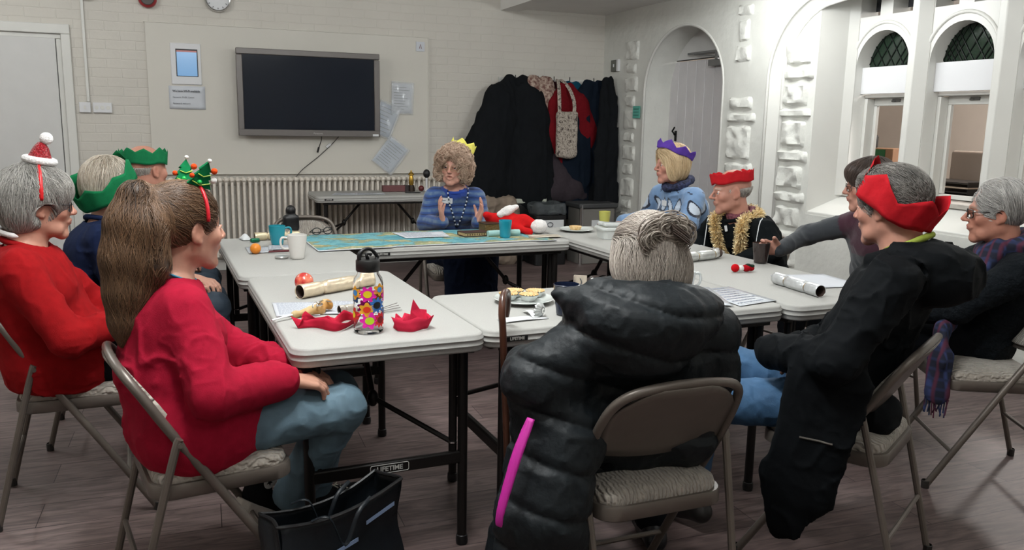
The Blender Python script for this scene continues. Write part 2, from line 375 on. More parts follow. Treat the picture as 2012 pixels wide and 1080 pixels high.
def column(ylo,yhi,zlo,zhi,x,hs,alt,par,out=.022):
    global sd
    z=zlo; i=0
    while z<zhi:
        h=hs[i%len(hs)]; dy=alt if i%2 else 0
        if z+h*.9>zhi: break
        sd+=1; o=stone(ylo+dy,yhi-dy*.4,z+.008,z+h-.008,x,sd,out,parent=par)
        z+=h; i+=1
column(5.51,5.89,0.3,1.9,WX,[.13,.28,.09,.20,.12,.30,.10],.05,wr)
column(5.62,5.82,1.9,2.42,WX,[.16,.2,.12],.03,wr,.014)
column(7.36,7.62,.35,2.3,WX,[.18,.13,.22,.15],.04,wr,.012)
column(4.99,5.325,.2,2.12,WX+.09,[.12,.22,.085,.19,.11,.20],.045,inner,.030)
# ceiling lamps: batten fittings
def batten(x,y,z,l,rz,watts,label,col=(.95,.99,1.0)):
    t=thing('ceiling_light',label,'light',(x,y,z),rz)
    MB().box((0,0,-.02),(.12,l,.04)).build('housing',M_trim,parent=t,bevel=.004)
    MB().lathe([(.03,-l/2+.03),(.03,l/2-.03)],16,(0,0,-.055),'Y',cap=True).build('tube',mat('lamp tube','#ffffff',.4,emit='#fff6e8',estr=6),parent=t)
    for k in (-1,0,1):
        li=bpy.data.lights.new('lamp','POINT'); li.shadow_soft_size=.10; li.energy=watts/3; li.color=col
        lo=bpy.data.objects.new('lamp',li); COL.objects.link(lo); lo.parent=t; lo.location=(0,k*l*.33,-.20)
    return t
# ---------------------------------------------------------------- folding tables
M_top=mat('speckled white plastic','#a9a8a4',.6,spec=.2,noise=.035,nscale=220,bump=.06,bscale=260,bdist=.001)
M_silver=mat('silver print','#b9b7b2',.4)
TH=.0227
def twd(a,b,z=0):   # table grid (rotated a little against the walls) -> world
    return Vector((a*math.cos(TH)-b*math.sin(TH),a*math.sin(TH)+b*math.cos(TH),z))
def make_table(name,label,cx,cy,L=1.215,W=.607,rz=0,h=.74,logo_rail=False,logo_side=None,group='folding tables pushed together'):
    """local: long side along X"""
    t=thing(name,label,'table',(cx,cy,0),rz,group)
    tp=MB(); n=8; prof=[(-.014,-.058),(-.006,-.056),(-.003,-.050),(-.003,-.038),(-.0005,-.0365),(-.0005,-.035),(-.003,-.0335),(-.003,-.020),(-.0005,-.0185),(-.0005,-.017),(-.003,-.0155),(-.004,-.006),(-.008,-.001),(-.014,0)]
    rings=[]
    for o,z in prof: rings.append([(x,y,h+z) for x,y in rrect(-L/2-o*-1*-1+(-o) if 0 else -L/2-o,-W/2-o,L/2+o,W/2+o,max(.055+o,.02),n)])
    k=len(rings[0]); vs=[p for r_ in rings for p in r_]
    fs=[(i*k+j,i*k+(j+1)%k,(i+1)*k+(j+1)%k,(i+1)*k+j) for i in range(len(rings)-1) for j in range(k)]
    fs+= [tuple((len(rings)-1)*k+j for j in range(k)),tuple(range(k))[::-1]]
    tp.add(vs,fs).build('tabletop',M_top,parent=t,angle=60)
    e=L/2-.085; w=W/2-.055
    fr=MB()
    for sy in (-1,1): fr.box((0,sy*(W/2-.035),h-.066),(L-.12,.02,.018))
    fr.box((0,0,h-.066),(.03,W-.08,.02)); fr.build('rail',M_blackmetal,parent=t,bevel=.002)
    for sx in (-1,1):
        for sy in (-1,1):
            lg=MB(); x=sx*e
            lg.tube([(x,sy*w,h-.058),(x,sy*w,.018)],.0165,12); lg.tube([(x-sx*.012,sy*(w-.03),h-.06),(x-sx*.012,sy*(w-.03),.33)],.0135,10)
            lo=lg.build('leg',M_blackmetal,parent=t)
            MB().lathe([(.0,0),(.019,0),(.021,.012),(.019,.032),(.017,.034)],12,(x,sy*w,0)).build('foot_cap',M_dark,parent=lo)
            MB().ball((x-sx*.012,sy*(w-.03),.36),(.017,.017,.006),8,6).build('bolt',M_chrome,parent=lo)
        cb=MB().box((sx*e,0,.31),(.022,2*w,.042)).build('crossbar',M_blackmetal,parent=t,bevel=.006)
        br=MB(); xi=sx*(e-.20)
        for sy in (-1,1): br.tube([(sx*(e-.012),sy*(w-.035),.36),(xi,sy*.01,.47)],.009,8)
        br.tube([(xi,0,.47),(xi-sx*.02,0,.50),(sx*(e-.37),0,h-.068)],.011,8); br.ball((xi,0,.475),(.02,.02,.03),10,8)
        br.build('brace',M_blackmetal,parent=t)
        if logo_rail and sx==logo_rail:
            M=Matrix.Translation((sx*(e+.0135),0,.31))@Matrix(((0,0,sx,0),(sx,0,0,0),(0,1,0,0),(0,0,0,1)))
            text_obj('logo_lettering','LIFETIME',.022,M_silver,parent=cb,M=M,bold=.0006)
            o=rrect(-.062,-.014,.062,.014,.006); MB().tube([(sx*(e+.012),sx*a,.31+b) for a,b in o],.0013,5,closed=True).build('logo_border',M_silver,parent=cb)
    if logo_side:
        sx,pos=logo_side
        bd=MB().box((pos,sx*(W/2+.0005),h-.028),(.075,.002,.016)).build('brand_plate',M_dark,parent=t,bevel=.003)
        M=Matrix.Translation((pos,sx*(W/2+.002),h-.028))@Matrix(((-sx,0,0,0),(0,0,sx,0),(0,1,0,0),(0,0,0,1)))
        text_obj('logo_lettering','LIFETIME',.0135,M_silver,parent=bd,M=M,bold=.0004)
    return t
A=lambda a,b: twd(a,b)
# grid positions (a along the back wall, b away from the camera)
c=A(.345+.304,2.354+.608); T1=make_table('folding_table','white folding table at the near left with the flowered bottle on it',c.x,c.y,rz=TH-PI/2,logo_rail=1)
c=A(.318+.304,3.579+.608); T2=make_table('folding_table','white folding table at the far left end, with the orange and white mug',c.x,c.y,rz=TH-PI/2)
c=A(.984+.608,4.180+.304); T3=make_table('folding_table','white folding table at the back, covered by the blue map',c.x,c.y,rz=TH,logo_side=(-1,-.50))
c=A(.9485+.608,2.370+.304); T5=make_table('folding_table','white folding table in front, with the mince pies and navy mug',c.x,c.y,rz=TH,logo_side=(-1,-.50))
c=A(2.165+.304,2.341+.608); T4=make_table('folding_table','white folding table at the near right with the red cracker toy',c.x,c.y,rz=TH-PI/2)
c=A(2.215+.304,2.341+.608+1.222); T6=make_table('folding_table','white folding table at the far right with the yellow cup',c.x,c.y,rz=TH-PI/2)
T7=make_table('folding_table','white folding table along the radiator, lantern and box on it',1.76,7.58,rz=R(-1),logo_side=(-1,-.50),group='side table')
for ch in list(T7.children): pass

# ---------------------------------------------------------------- folding chairs
M_taupe=mat('taupe enamelled steel','#6a625b',.38,metal=.35,noise=.05,nscale=20)
M_seatfab=mat('wavy beige seat fabric','#a79f95',.85,noise=.12,nscale=60,bump=1.,bscale=26,bdist=.006,kind='wave',sheen=.2)
M_rubber=mat('dark rubber','#2b2826',.6)
def make_chair(label,x,y,az,group=None):
    """az = direction the sitter faces, degrees from +X"""
    t=thing('folding_chair',label,'chair',(x,y,0),R(az)-PI/2,group)
    # one bent tube: front feet, up and back, over the top
    side=[(.215,.235,.012),(.213,.12,.20),(.208,-.02,.42),(.203,-.13,.59),(.193,-.19,.69),(.166,-.222,.738),(.11,-.238,.760),(0,-.244,.768)]
    full=[(-a,b,c) for a,b,c in side]+[(a,b,c) for a,b,c in side[::-1][1:]]
    MB().tube(smooth_path(full,5),.0125,12).build('frame',M_taupe,parent=t)
    for sx in (-1,1):
        l=MB().tube(smooth_path([(sx*.222,-.112,.575),(sx*.218,-.135,.50),(sx*.197,-.26,.012)],4),.011,10).build('leg',M_taupe,parent=t)
        MB().lathe([(0,0),(.014,0),(.0145,.03),(.0125,.032)],10,(sx*.197,-.262,0)).build('foot_cap',M_rubber,parent=l)
        MB().lathe([(0,0),(.0155,0),(.016,.03),(.014,.032)],10,(sx*.215,.238,0)).build('foot_cap',M_rubber,parent=l)
        MB().tube([(sx*.198,-.112,.560),(sx*.236,-.112,.560)],.007,8).build('pivot',M_taupe,parent=l)
    MB().tube([(-.203,-.2145,.19),(.203,-.2145,.19)],.008,8).build('brace',M_taupe,parent=t)
    MB().tube([(-.211,.15,.15),(.211,.15,.15)],.008,8).build('brace',M_taupe,parent=t)
    # pressed seat pan and padded cushion
    def pan(u):  # outline, narrower at the back
        pts=rrect(-.195,-.185,.195,.195,.06,6); return [(a*(1-.05*(.2-b)),b) for a,b in pts]
    s=MB(); o=pan(0); k=len(o)
    rs=[(.97,.395),(1.0,.40),(1.0,.43),(.985,.437),(.94,.437)]
    s.add([(a*f,b*f,z) for f,z in rs for a,b in o],[(i*k+j,i*k+(j+1)%k,(i+1)*k+(j+1)%k,(i+1)*k+j) for i in range(4) for j in range(k)]+[tuple(range(k))[::-1],tuple(4*k+j for j in range(k))])
    s.build('seat_pan',M_taupe,parent=t,angle=50)
    s=MB(); rs=[(.93,.432),(.945,.445),(.92,.462),(.8,.474),(.5,.480),(.2,.482)]
    s.add([(a*f,b*f,z) for f,z in rs for a,b in o],[(i*k+j,i*k+(j+1)%k,(i+1)*k+(j+1)%k,(i+1)*k+j) for i in range(5) for j in range(k)]+[tuple(5*k+j for j in range(k))])
    s.build('seat_cushion',M_seatfab,parent=t,angle=180)
    # back panel between the tubes: curved sheet, rounded top, bowed lower edge
    def back(off,name,m,inset,th):
        g=MB()
        def f(u,v):
            x=(u*2-1); zb=.565-.025*(1-x*x)
            w=.193-inset
            zt=.760-inset-.085*max(0,abs(x)-.45)**2/.3; z=zb+inset+(zt-zb-inset)*v
            hw=w if z<.68 else w-(.045*((z-.68)/.09)**2)
            y=-.115-(z-.565)*.62
            return (x*hw,y-.020*(1-x*x)+off,z)
        g.grid(f,15,9)
        return g.build(name,m,parent=t,solid=th,angle=180)
    back(0,'backrest',M_taupe,0,.006); back(.014,'back_pad',M_seatfab,.018,.018)
    return t
ch=[]
def chair(label,x,y,az): 
    c_=make_chair(label,x,y,az,'taupe folding chairs'); ch.append(c_); return c_
chair('taupe folding chair under the woman in the crimson sweatshirt',.06,2.44,9)
chair('taupe folding chair under the woman in the red jumper and small hat',-.35,3.28,2)
chair('taupe folding chair under the woman in the navy top',-.27,4.0,0)
chair('taupe folding chair under the bald man in a green crown',-.22,4.72,-3)
chair('taupe folding chair under the woman in the blue striped jumper',1.72,5.16,-95)
chair('empty patterned folding chair with a black bag hanging on its back',.78,5.28,-90)
chair('taupe folding chair under the woman in the purple crown',3.08,4.72,186)
chair('taupe folding chair under the man wearing gold tinsel',3.05,3.95,186)
chair('taupe folding chair under the person reaching for the brown mug',3.15,3.12,180)
chair('taupe folding chair under the person in the long black coat',1.98,1.985,120)
chair('taupe folding chair under the man in glasses and tartan scarf',3.02,2.32,151)
chair('taupe folding chair under the woman in the quilted black coat',1.15,1.90,90)
# ---------------------------------------------------------------- implicit surfaces -> meshes (people, clothes, bags)
_RL=np.random.RandomState(3).rand(32,32,32).astype(np.float32)
def vnoise(P,freq=1.,seed=0):
    q=np.asarray(P,np.float32)*freq+seed*7.31; i=np.floor(q).astype(int); f=q-i; f=f*f*(3-2*f); i&=31; j=(i+1)&31
    x0,y0,z0=i.T; x1,y1,z1=j.T; fx,fy,fz=f.T
    l=lambda a,b,t:a+(b-a)*t
    return l(l(l(_RL[x0,y0,z0],_RL[x1,y0,z0],fx),l(_RL[x0,y1,z0],_RL[x1,y1,z0],fx),fy),l(l(_RL[x0,y0,z1],_RL[x1,y0,z1],fx),l(_RL[x0,y1,z1],_RL[x1,y1,z1],fx),fy),fz)*2-1
def unit(v): v=np.asarray(v,float); return v/(np.linalg.norm(v)+1e-12)
class Fr:
    """a frame: origin + 3x3 axes (columns) + scale"""
    def __init__(s,o=(0,0,0),X=(1,0,0),Y=(0,1,0),Z=(0,0,1),sc=1.): s.o=np.array(o,float); s.A=np.stack([unit(X),unit(Y),unit(Z)],1); s.sc=sc
    def p(s,v): return s.o+s.A@(np.asarray(v,float)*s.sc)
    def v(s,v): return s.A@np.asarray(v,float)
    def inv(s,P): return ((np.asarray(P)-s.o)@s.A)/s.sc
def head_frame(c,az,pitch=0,roll=0,sc=1.):
    """az: facing from +X (deg); pitch: nod down positive; roll: tilt to own right positive"""
    a=R(az); f=np.array([math.cos(a),math.sin(a),0]); r=np.array([math.sin(a),-math.cos(a),0]); u=np.array([0,0,1.])
    p=R(pitch); f2=f*math.cos(p)-u*math.sin(p); u2=u*math.cos(p)+f*math.sin(p)
    q=R(roll); r3=r*math.cos(q)-u2*math.sin(q); u3=u2*math.cos(q)+r*math.sin(q)
    return Fr(c,r3,f2,u3,sc)
class SDF:
    def __init__(s): s.ops=[]; s.fr=Fr(); s.disp=[]; s.pts=[]
    def _add(s,fn,k,sub,c,r): s.ops.append((fn,k,sub)); 
    def seg(s,a,b,ra,rb=None,k=.01,sub=False,u=None,sq=1.):
        """tapered capsule; u,sq: flatten the section along u by the factor sq"""
        f=s.fr; a=f.p(a);b=f.p(b); rb=ra if rb is None else rb; ra*=f.sc;rb*=f.sc;k*=f.sc
        U=None if u is None else unit(f.v(u))
        def fn(P):
            pa=P-a; ba=b-a
            if U is not None:
                pa=pa+np.outer(pa@U,U)*(1/sq-1); ba=ba+U*(ba@U)*(1/sq-1)
            h=np.clip(pa@ba/(ba@ba+1e-12),0,1); q=pa-np.outer(h,ba)
            return np.sqrt((q*q).sum(1))-(ra+(rb-ra)*h)
        s.ops.append((fn,k,sub))
        if not sub: s.pts+= [(a,ra),(b,rb)]
        return s
    def ell(s,c,r,k=.01,sub=False,A=None):
        f=s.fr; c=f.p(c); r=np.array(r,float)*f.sc; k*=f.sc; M=f.A if A is None else f.A@np.asarray(A)
        def fn(P):
            q=(P-c)@M; k0=np.sqrt(((q/r)**2).sum(1)); k1=np.sqrt(((q/r**2)**2).sum(1))+1e-9
            return k0*(k0-1)/k1
        s.ops.append((fn,k,sub)); 
        if not sub: s.pts.append((c,r.max()))
        return s
    def box(s,c,d,rad=.01,k=.01,sub=False,A=None):
        f=s.fr; c=f.p(c); d=np.array(d,float)*f.sc/2-rad*f.sc; k*=f.sc; M=f.A if A is None else f.A@np.asarray(A); rad=rad*f.sc
        def fn(P):
            q=np.abs((P-c)@M)-d
            return np.sqrt((np.maximum(q,0)**2).sum(1))+np.minimum(q.max(1),0)-rad
        s.ops.append((fn,k,sub))
        if not sub: s.pts.append((c,np.linalg.norm(d)+rad))
        return s
    def plane(s,c,n,k=.01):
        """cut away everything on the side n points to"""
        f=s.fr; c=f.p(c); n=unit(f.v(n)); s.ops.append((lambda P:-((P-c)@n),k*f.sc,True)); return s
    def chain(s,pts,rs,k=.01,**kw):
        for i in range(len(pts)-1): s.seg(pts[i],pts[i+1],rs[i],rs[i+1],k,**kw)
        return s
    def eval(s,P):
        d=None
        for fn,k,sub in s.ops:
            e=fn(P)
            if d is None: d=e; continue
            if sub: e=-e; h=np.clip(.5-.5*(d-e)/k,0,1); d=d+(e-d)*h+k*h*(1-h)
            else: h=np.clip(.5+.5*(d-e)/k,0,1); d=d+(e-d)*h-k*h*(1-h)
        for g in s.disp: d=d+g(P)
        return d
    def raw(s,P):
        return [fn(P) for fn,k,sub in s.ops]
    def evalsub(s,P,mask):
        d=None
        for on,(fn,k,sub) in zip(mask,s.ops):
            if not on: continue
            if d is None:
                if sub: d=np.full(len(P),.1,P.dtype)
                else: d=fn(P); continue
            e=fn(P)
            if sub: e=-e; h=np.clip(.5-.5*(d-e)/k,0,1); d=d+(e-d)*h+k*h*(1-h)
            else: h=np.clip(.5+.5*(d-e)/k,0,1); d=d+(e-d)*h-k*h*(1-h)
        if d is None: d=np.full(len(P),.1)
        for g in s.disp: d=d+g(P)
        return d
    def bounds(s,pad=.03):
        lo=np.min([p-r for p,r in s.pts],0)-pad; hi=np.max([p+r for p,r in s.pts],0)+pad; return lo,hi
def polygonize(F,lo,hi,h,B=8,slack=1.35,extra=.012):
    fn=F.eval
    lo=np.asarray(lo,float); nb=np.ceil((np.asarray(hi)-lo)/(B*h)).astype(int)+1
    g=np.stack(np.meshgrid(*[np.arange(n) for n in nb],indexing='ij'),-1).reshape(-1,3)
    cen=lo+(g+.5)*B*h; E=F.raw(cen); dc=None
    for e,(f_,k,sub) in zip(E,F.ops):
        if dc is None: dc=e; continue
        if sub: e=-e; hh=np.clip(.5-.5*(dc-e)/k,0,1); dc=dc+(e-dc)*hh+k*hh*(1-hh)
        else: hh=np.clip(.5+.5*(dc-e)/k,0,1); dc=dc+(e-dc)*hh-k*hh*(1-hh)
    for g_ in F.disp: dc=dc+g_(cen)
    D=np.empty(nb*B,np.float32); D[:]=np.repeat(np.repeat(np.repeat(np.where(dc<0,-1,1).reshape(nb),B,0),B,1),B,2)
    sel=np.abs(dc)<B*h*.866*slack+extra; act=g[sel]; hd=B*h*.866
    mk=np.stack([(e[sel]-np.abs(dc[sel])<k+2.2*hd+.02) for e,(f_,k,sub) in zip(E,F.ops)],1)
    loc=np.stack(np.meshgrid(*[np.arange(B)]*3,indexing='ij'),-1).reshape(-1,3)
    pk=np.packbits(mk,axis=1); uq,inv=np.unique(pk,axis=0,return_inverse=True); inv=inv.ravel(); od=np.argsort(inv,kind='stable'); cuts=np.searchsorted(inv[od],np.arange(len(uq)+1))
    for ui in range(len(uq)):
        ids=od[cuts[ui]:cuts[ui+1]]; m=mk[ids[0]]
        for i in range(0,len(ids),400):
            a=act[ids[i:i+400]]; idx=(a[:,None,:]*B+loc[None]).reshape(-1,3)
            v=F.evalsub(lo+idx*h,m); D[idx[:,0],idx[:,1],idx[:,2]]=v
    S=D<0
    c=[S[i:S.shape[0]-1+i,j:S.shape[1]-1+j,k:S.shape[2]-1+k] for i in (0,1) for j in (0,1) for k in (0,1)]
    a=c[0].copy(); o=c[0].copy()
    for x in c[1:]: a&=x; o|=x
    cells=np.argwhere(o&~a)
    vid=-np.ones(a.shape,np.int32); vid[cells[:,0],cells[:,1],cells[:,2]]=np.arange(len(cells))
    off=np.array([(i,j,k) for i in (0,1) for j in (0,1) for k in (0,1)])
    val=np.stack([D[cells[:,0]+x,cells[:,1]+y,cells[:,2]+z] for x,y,z in off],1)
    acc=np.zeros((len(cells),3)); cnt=np.zeros(len(cells))
    for p in range(8):
        for q in range(p+1,8):
            if abs(off[p]-off[q]).sum()!=1: continue
            va,vb=val[:,p],val[:,q]; m=(va<0)!=(vb<0); t=np.where(m,va/np.where(m,va-vb,1),0)
            acc+= (off[p]+(off[q]-off[p])*t[:,None])*m[:,None]; cnt+=m
    V=lo+(cells+acc/cnt[:,None])*h
    quads=[]
    for ax in range(3):
        u,w=[(1,2),(2,0),(0,1)][ax]
        sl0=[slice(None)]*3; sl1=[slice(None)]*3; sl0[ax]=slice(0,-1); sl1[ax]=slice(1,None)
        A=S[tuple(sl0)];Bb=S[tuple(sl1)]; e=np.argwhere(A!=Bb)
        e=e[(e[:,u]>0)&(e[:,w]>0)&(e[:,u]<a.shape[u])&(e[:,w]<a.shape[w])&(e[:,ax]<a.shape[ax])]
        ins=A[e[:,0],e[:,1],e[:,2]]
        def at(du,dw): x=e.copy(); x[:,u]-=du; x[:,w]-=dw; return vid[x[:,0],x[:,1],x[:,2]]
        q=np.stack([at(1,1),at(0,1),at(0,0),at(1,0)],1); q[~ins]=q[~ins][:,::-1]; quads.append(q)
    Q=np.concatenate(quads); Q=Q[(Q>=0).all(1)]
    return V,Q
def np_mesh(name,V,Q,colors=None,smooth=True):
    me=bpy.data.meshes.new(name); me.vertices.add(len(V)); me.vertices.foreach_set('co',np.asarray(V,np.float32).ravel())
    k=Q.shape[1]; me.loops.add(Q.size); me.loops.foreach_set('vertex_index',Q.astype(np.int32).ravel())
    me.polygons.add(len(Q)); me.polygons.foreach_set('loop_start',np.arange(0,Q.size,k,dtype=np.int32))
    me.polygons.foreach_set('use_smooth',np.full(len(Q),smooth)); me.update(); me.validate()
    if colors is not None:
        at=me.color_attributes.new('tint','FLOAT_COLOR','POINT'); c=np.ones((len(V),4),np.float32); c[:,:3]=colors; at.data.foreach_set('color',c.ravel())
    return me
def relax(V,Q,n=1,lam=.5):
    e=np.concatenate([Q[:,[0,1]],Q[:,[1,2]],Q[:,[2,3]],Q[:,[3,0]]])
    for _ in range(n):
        s=np.zeros_like(V); c=np.zeros(len(V))
        for a,b in ((0,1),(1,0)): 
            for d in range(3): s[:,d]+=np.bincount(e[:,a],V[e[:,b],d],len(V))
            c+=np.bincount(e[:,a],minlength=len(V))
        V=V+lam*(s/np.maximum(c,1)[:,None]-V)
    return V
def sdf_obj(name,F,h,mt,parent=None,colors=None,rel=1,pad=.03,slack=1.35,origin=None):
    lo,hi=F.bounds(pad); V,Q=polygonize(F,lo,hi,h,slack=slack)
    if rel: V=relax(V,Q,rel,.4)
    c=colors(V) if colors else None
    if origin is not None: V=V-np.asarray(origin)
    return link(name,np_mesh(name,V,Q,c),mt,parent)
def grad(fn,P,e=.002):
    g=np.stack([fn(P+np.eye(3)[i]*e)-fn(P-np.eye(3)[i]*e) for i in range(3)],1); return g/(np.linalg.norm(g,axis=1,keepdims=True)+1e-9)
def strands(fn,roots,flow,steps,step,width,lift=.0015,jit=.2,seed=1,taper=True,wave=0.,wfreq=20.,down=None):
    """hair locks lying on the surface fn=0, marching along flow(P); returns V,Q arrays and per-strand index"""
    rs=np.random.RandomState(seed); P=roots.copy(); n=len(P); path=[]; N=[]
    dirj=rs.normal(0,jit,(n,3)); lf=lift*rs.uniform(.2,2.2,n); ph=rs.rand(n)*6.28
    d=flow(P); 
    for i in range(steps):
        g=grad(fn,P); dd=fn(P); P=P-g*(dd-lf)[:,None]
        path.append(P.copy()); N.append(g)
        f=flow(P)+dirj; 
        if wave: 
            sd=np.cross(g,f); f=f+sd*(wave*np.sin(i*step*wfreq+ph))[:,None]
        f=f-g*(f*g).sum(1,keepdims=True); f/=np.linalg.norm(f,axis=1,keepdims=True)+1e-9
        d=.5*d+.5*f; P=P+d*step
    path=np.array(path); N=np.array(N); T=np.gradient(path,axis=0); T/=np.linalg.norm(T,axis=2,keepdims=True)+1e-9
    S=np.cross(T,N); S/=np.linalg.norm(S,axis=2,keepdims=True)+1e-9
    t=np.linspace(0,1,steps); w=width*rs.uniform(.6,1.4,n)[None]* (np.minimum(1,np.minimum(t*5+.35,(1-t)*2.2+.12))[:,None] if taper else 1)
    w=w[...,None]
    A=path+S*w-N*w*.3; Bm=path+N*w*.8; Cc=path-S*w-N*w*.3
    V=np.stack([A,Bm,Cc],2).reshape(-1,3)        # steps,n,3
    idx=lambda i,j,k:(i*n+j)*3+k
    I,J=np.meshgrid(np.arange(steps-1),np.arange(n),indexing='ij'); I=I.ravel();J=J.ravel()
    Q=np.concatenate([np.stack([idx(I,J,a),idx(I,J,b),idx(I+1,J,b),idx(I+1,J,a)],1) for a,b in ((0,1),(1,2),(2,0))])
    sid=np.tile(np.repeat(np.arange(n),3),steps)
    return V,Q,sid
def hair_obj(name,F,h,mt,parent,origin,c1,c2,nst,flow,steps=14,step=.012,width=.0022,seed=1,jit=.15,keep=None,lift=.002,wave=0.,wfreq=20.,mottle=.35,tint=None):
    lo,hi=F.bounds(.03); V,Q=polygonize(F,lo,hi,h); V=relax(V,Q,1,.4)
    rs=np.random.RandomState(seed); c1=np.array(lin(c1)[:3]);c2=np.array(lin(c2)[:3])
    m=(vnoise(V*np.array([1,1,.35]),60,seed)*.5+.5)[:,None]; C=c1*.8+(c2-c1)*.8*m*.6
    idx=rs.choice(len(V),min(len(V),nst*3),replace=False); roots=V[idx]
    if keep is not None: roots=roots[keep(roots)]
    roots=roots[:nst]
    SV,SQ,sid=strands(F.eval,roots,flow,steps,step,width,lift,jit,seed,wave=wave,wfreq=wfreq)
    r=rs.rand(len(roots))**1.2; big=(vnoise(roots,18,seed+2)*.5+.5); r=np.clip(r*(1-mottle)+big*mottle*1.3,0,1)
    SC=(c1+(c2-c1)*r[:,None])[sid]
    C=np.concatenate([C,SC]); VV=np.concatenate([V,SV]); QQ=np.concatenate([Q,SQ+len(V)])
    if tint: C=tint(VV,C)
    return link(name,np_mesh(name,VV-np.asarray(origin),QQ,C),mt,parent)
# ---------------------------------------------------------------- people
M_hair=mat('hair','#808080',.45,attr='tint',spec=.5,sheen=.0,bump=.25,bscale=260,bdist=.001)
def skinmat(name,base): 
    return mat('skin '+name,base,.5,attr='tint',noise=.07,nscale=28,bump=.18,bscale=120,bdist=.0012,spec=.35)
M_skin=skinmat('a','#c89a86')
M_eye=mat('eye white','#d9d2cc',.15); M_iris=mat('iris','#3c4a52',.1); M_pupil=mat('pupil','#050505',.08)
def head_sdf(F,male=False,old=.5,mouth=0.,jowl=.3,nose=1.):
    """F.fr is the head frame: x right, y forward, z up"""
    F.ell((0,-.016,.034),(.0745,.094,.083),k=.01)
    F.ell((0,.018,-.022),(.063,.068,.085),k=.03)
    jw=.047 if male else .042
    for s in (-1,1):
        F.seg((s*jw,-.002,-.058),(s*.012,.066,-.099),.019,.014,k=.025)
        F.seg((s*.06,.0,-.01),(s*jw,-.005,-.055),.016,.016,k=.02)
        F.ell((s*.040,.062,-.022),(.021,.018,.02),k=.022)
        if jowl: F.ell((s*.036,.045,-.078),(.018,.022,.02),k=.02)
        F.seg((s*.012,.083,.023),(s*.044,.066,.020),.0095 if male else .0075,.006,k=.014)
    F.ell((0,.072,-.098),(.017,.016,.015),k=.018)
    F.ell((0,.066,-.052),(.028,.026,.03),k=.02)
    for s in (-1,1):
        F.ell((s*.031,.090,.003),(.0165,.013,.0105),k=.012,sub=True)
    F.seg((0,.088,.012),(0,.109*nose if nose>1 else .108,-.022),.0065,.0085,k=.009)
    F.ell((0,.106,-.025),(.0105,.0095,.0085),k=.007)
    for s in (-1,1): F.ell((s*.0115,.097,-.028),(.0068,.0085,.0065),k=.006)
    # nasolabial fold, lids, lips
    for s in (-1,1):
        if old>.2: F.chain([(s*.017,.097,-.03),(s*.028,.088,-.046),(s*.031,.08,-.064)],[.0022*old+.0008]*3,k=.005,sub=True)
        F.chain([(s*.046,.0745,.0025),(s*.032,.0865,.0072),(s*.018,.084,.0030)],[.003,.0038,.003],k=.003)
        F.chain([(s*.045,.0745,.0),(s*.031,.083,-.0075),(s*.018,.083,-.001)],[.0028,.003,.0028],k=.004)
        F.seg((s*.024,.0845,-.0535-mouth*.1),(0,.0955,-.049),.0035,.0048,k=.005)
        F.seg((s*.023,.0845,-.0565-mouth*.4),(0,.093,-.0605-mouth),.0036,.0052,k=.005)
    if mouth: F.ell((0,.095,-.055-mouth*.45),(.019,.016,.003+mouth*.55),k=.004,sub=True)
    else: F.chain([(-.024,.092,-.0555),(0,.1015,-.0545),(.024,.092,-.0555)],[.0012]*3,k=.003,sub=True)
    if old>.6:
        for zz in (.045,.058): F.chain([(-.03,.083,zz),(0,.0915,zz+.003),(.03,.083,zz)],[.0012]*3,k=.004,sub=True)
    # ears
    for s in (-1,1):
        Ax=np.stack([unit((1,s*.35,0)),unit((-s*.35,1,-.15)),unit((0,.15,1))],1)
        F.ell((s*.0755,-.008,-.004),(.0085,.019,.031),k=.006,A=Ax)
        F.ell((s*.0845,-.004,.0),(.006,.0105,.019),k=.005,sub=True,A=Ax)
        F.ell((s*.074,.002,-.030),(.006,.008,.009),k=.005)
def head_tint(fr,base,lip,brow,flush='#b0644f',browamt=1.,stub=0.):
    base=np.array(lin(base)[:3])*.86;lip=np.array(lin(lip)[:3]);brow=np.array(lin(brow)[:3]);fl=np.array(lin(flush)[:3])
    def col(P):
        q=fr.inv(P); n=len(P); C=np.repeat(base[None],n,0); head=(np.abs(q)<.16).all(1)
        def mix(c,w): nonlocal C; w=(np.clip(w,0,1)*head)[:,None]; C=C+(c-C)*w
        g=lambda c,r:np.exp(-(((q-np.array(c))/np.array(r))**2).sum(1))
        for s in (-1,1): mix(fl,.35*g((s*.043,.07,-.028),(.022,.03,.02))); mix(fl,.35*g((s*.08,-.006,0),(.014,.02,.03)))
        mix(fl,.35*g((0,.11,-.024),(.014,.014,.014)))
        lw=1.6*g((0,.098,-.0555),(.019,.02,.0075)); mix(lip,np.clip(lw-.25,0,1)*.9)
        for s in (-1,1):
            z=q[:,2]-(.0245+.0-.12*np.abs(np.abs(q[:,0])-.026)); mix(brow,browamt*np.exp(-(z/.0042)**2)*((q[:,0]*s>.012)&(q[:,0]*s<.05)&(q[:,1]>.04)))
        return C
    return col
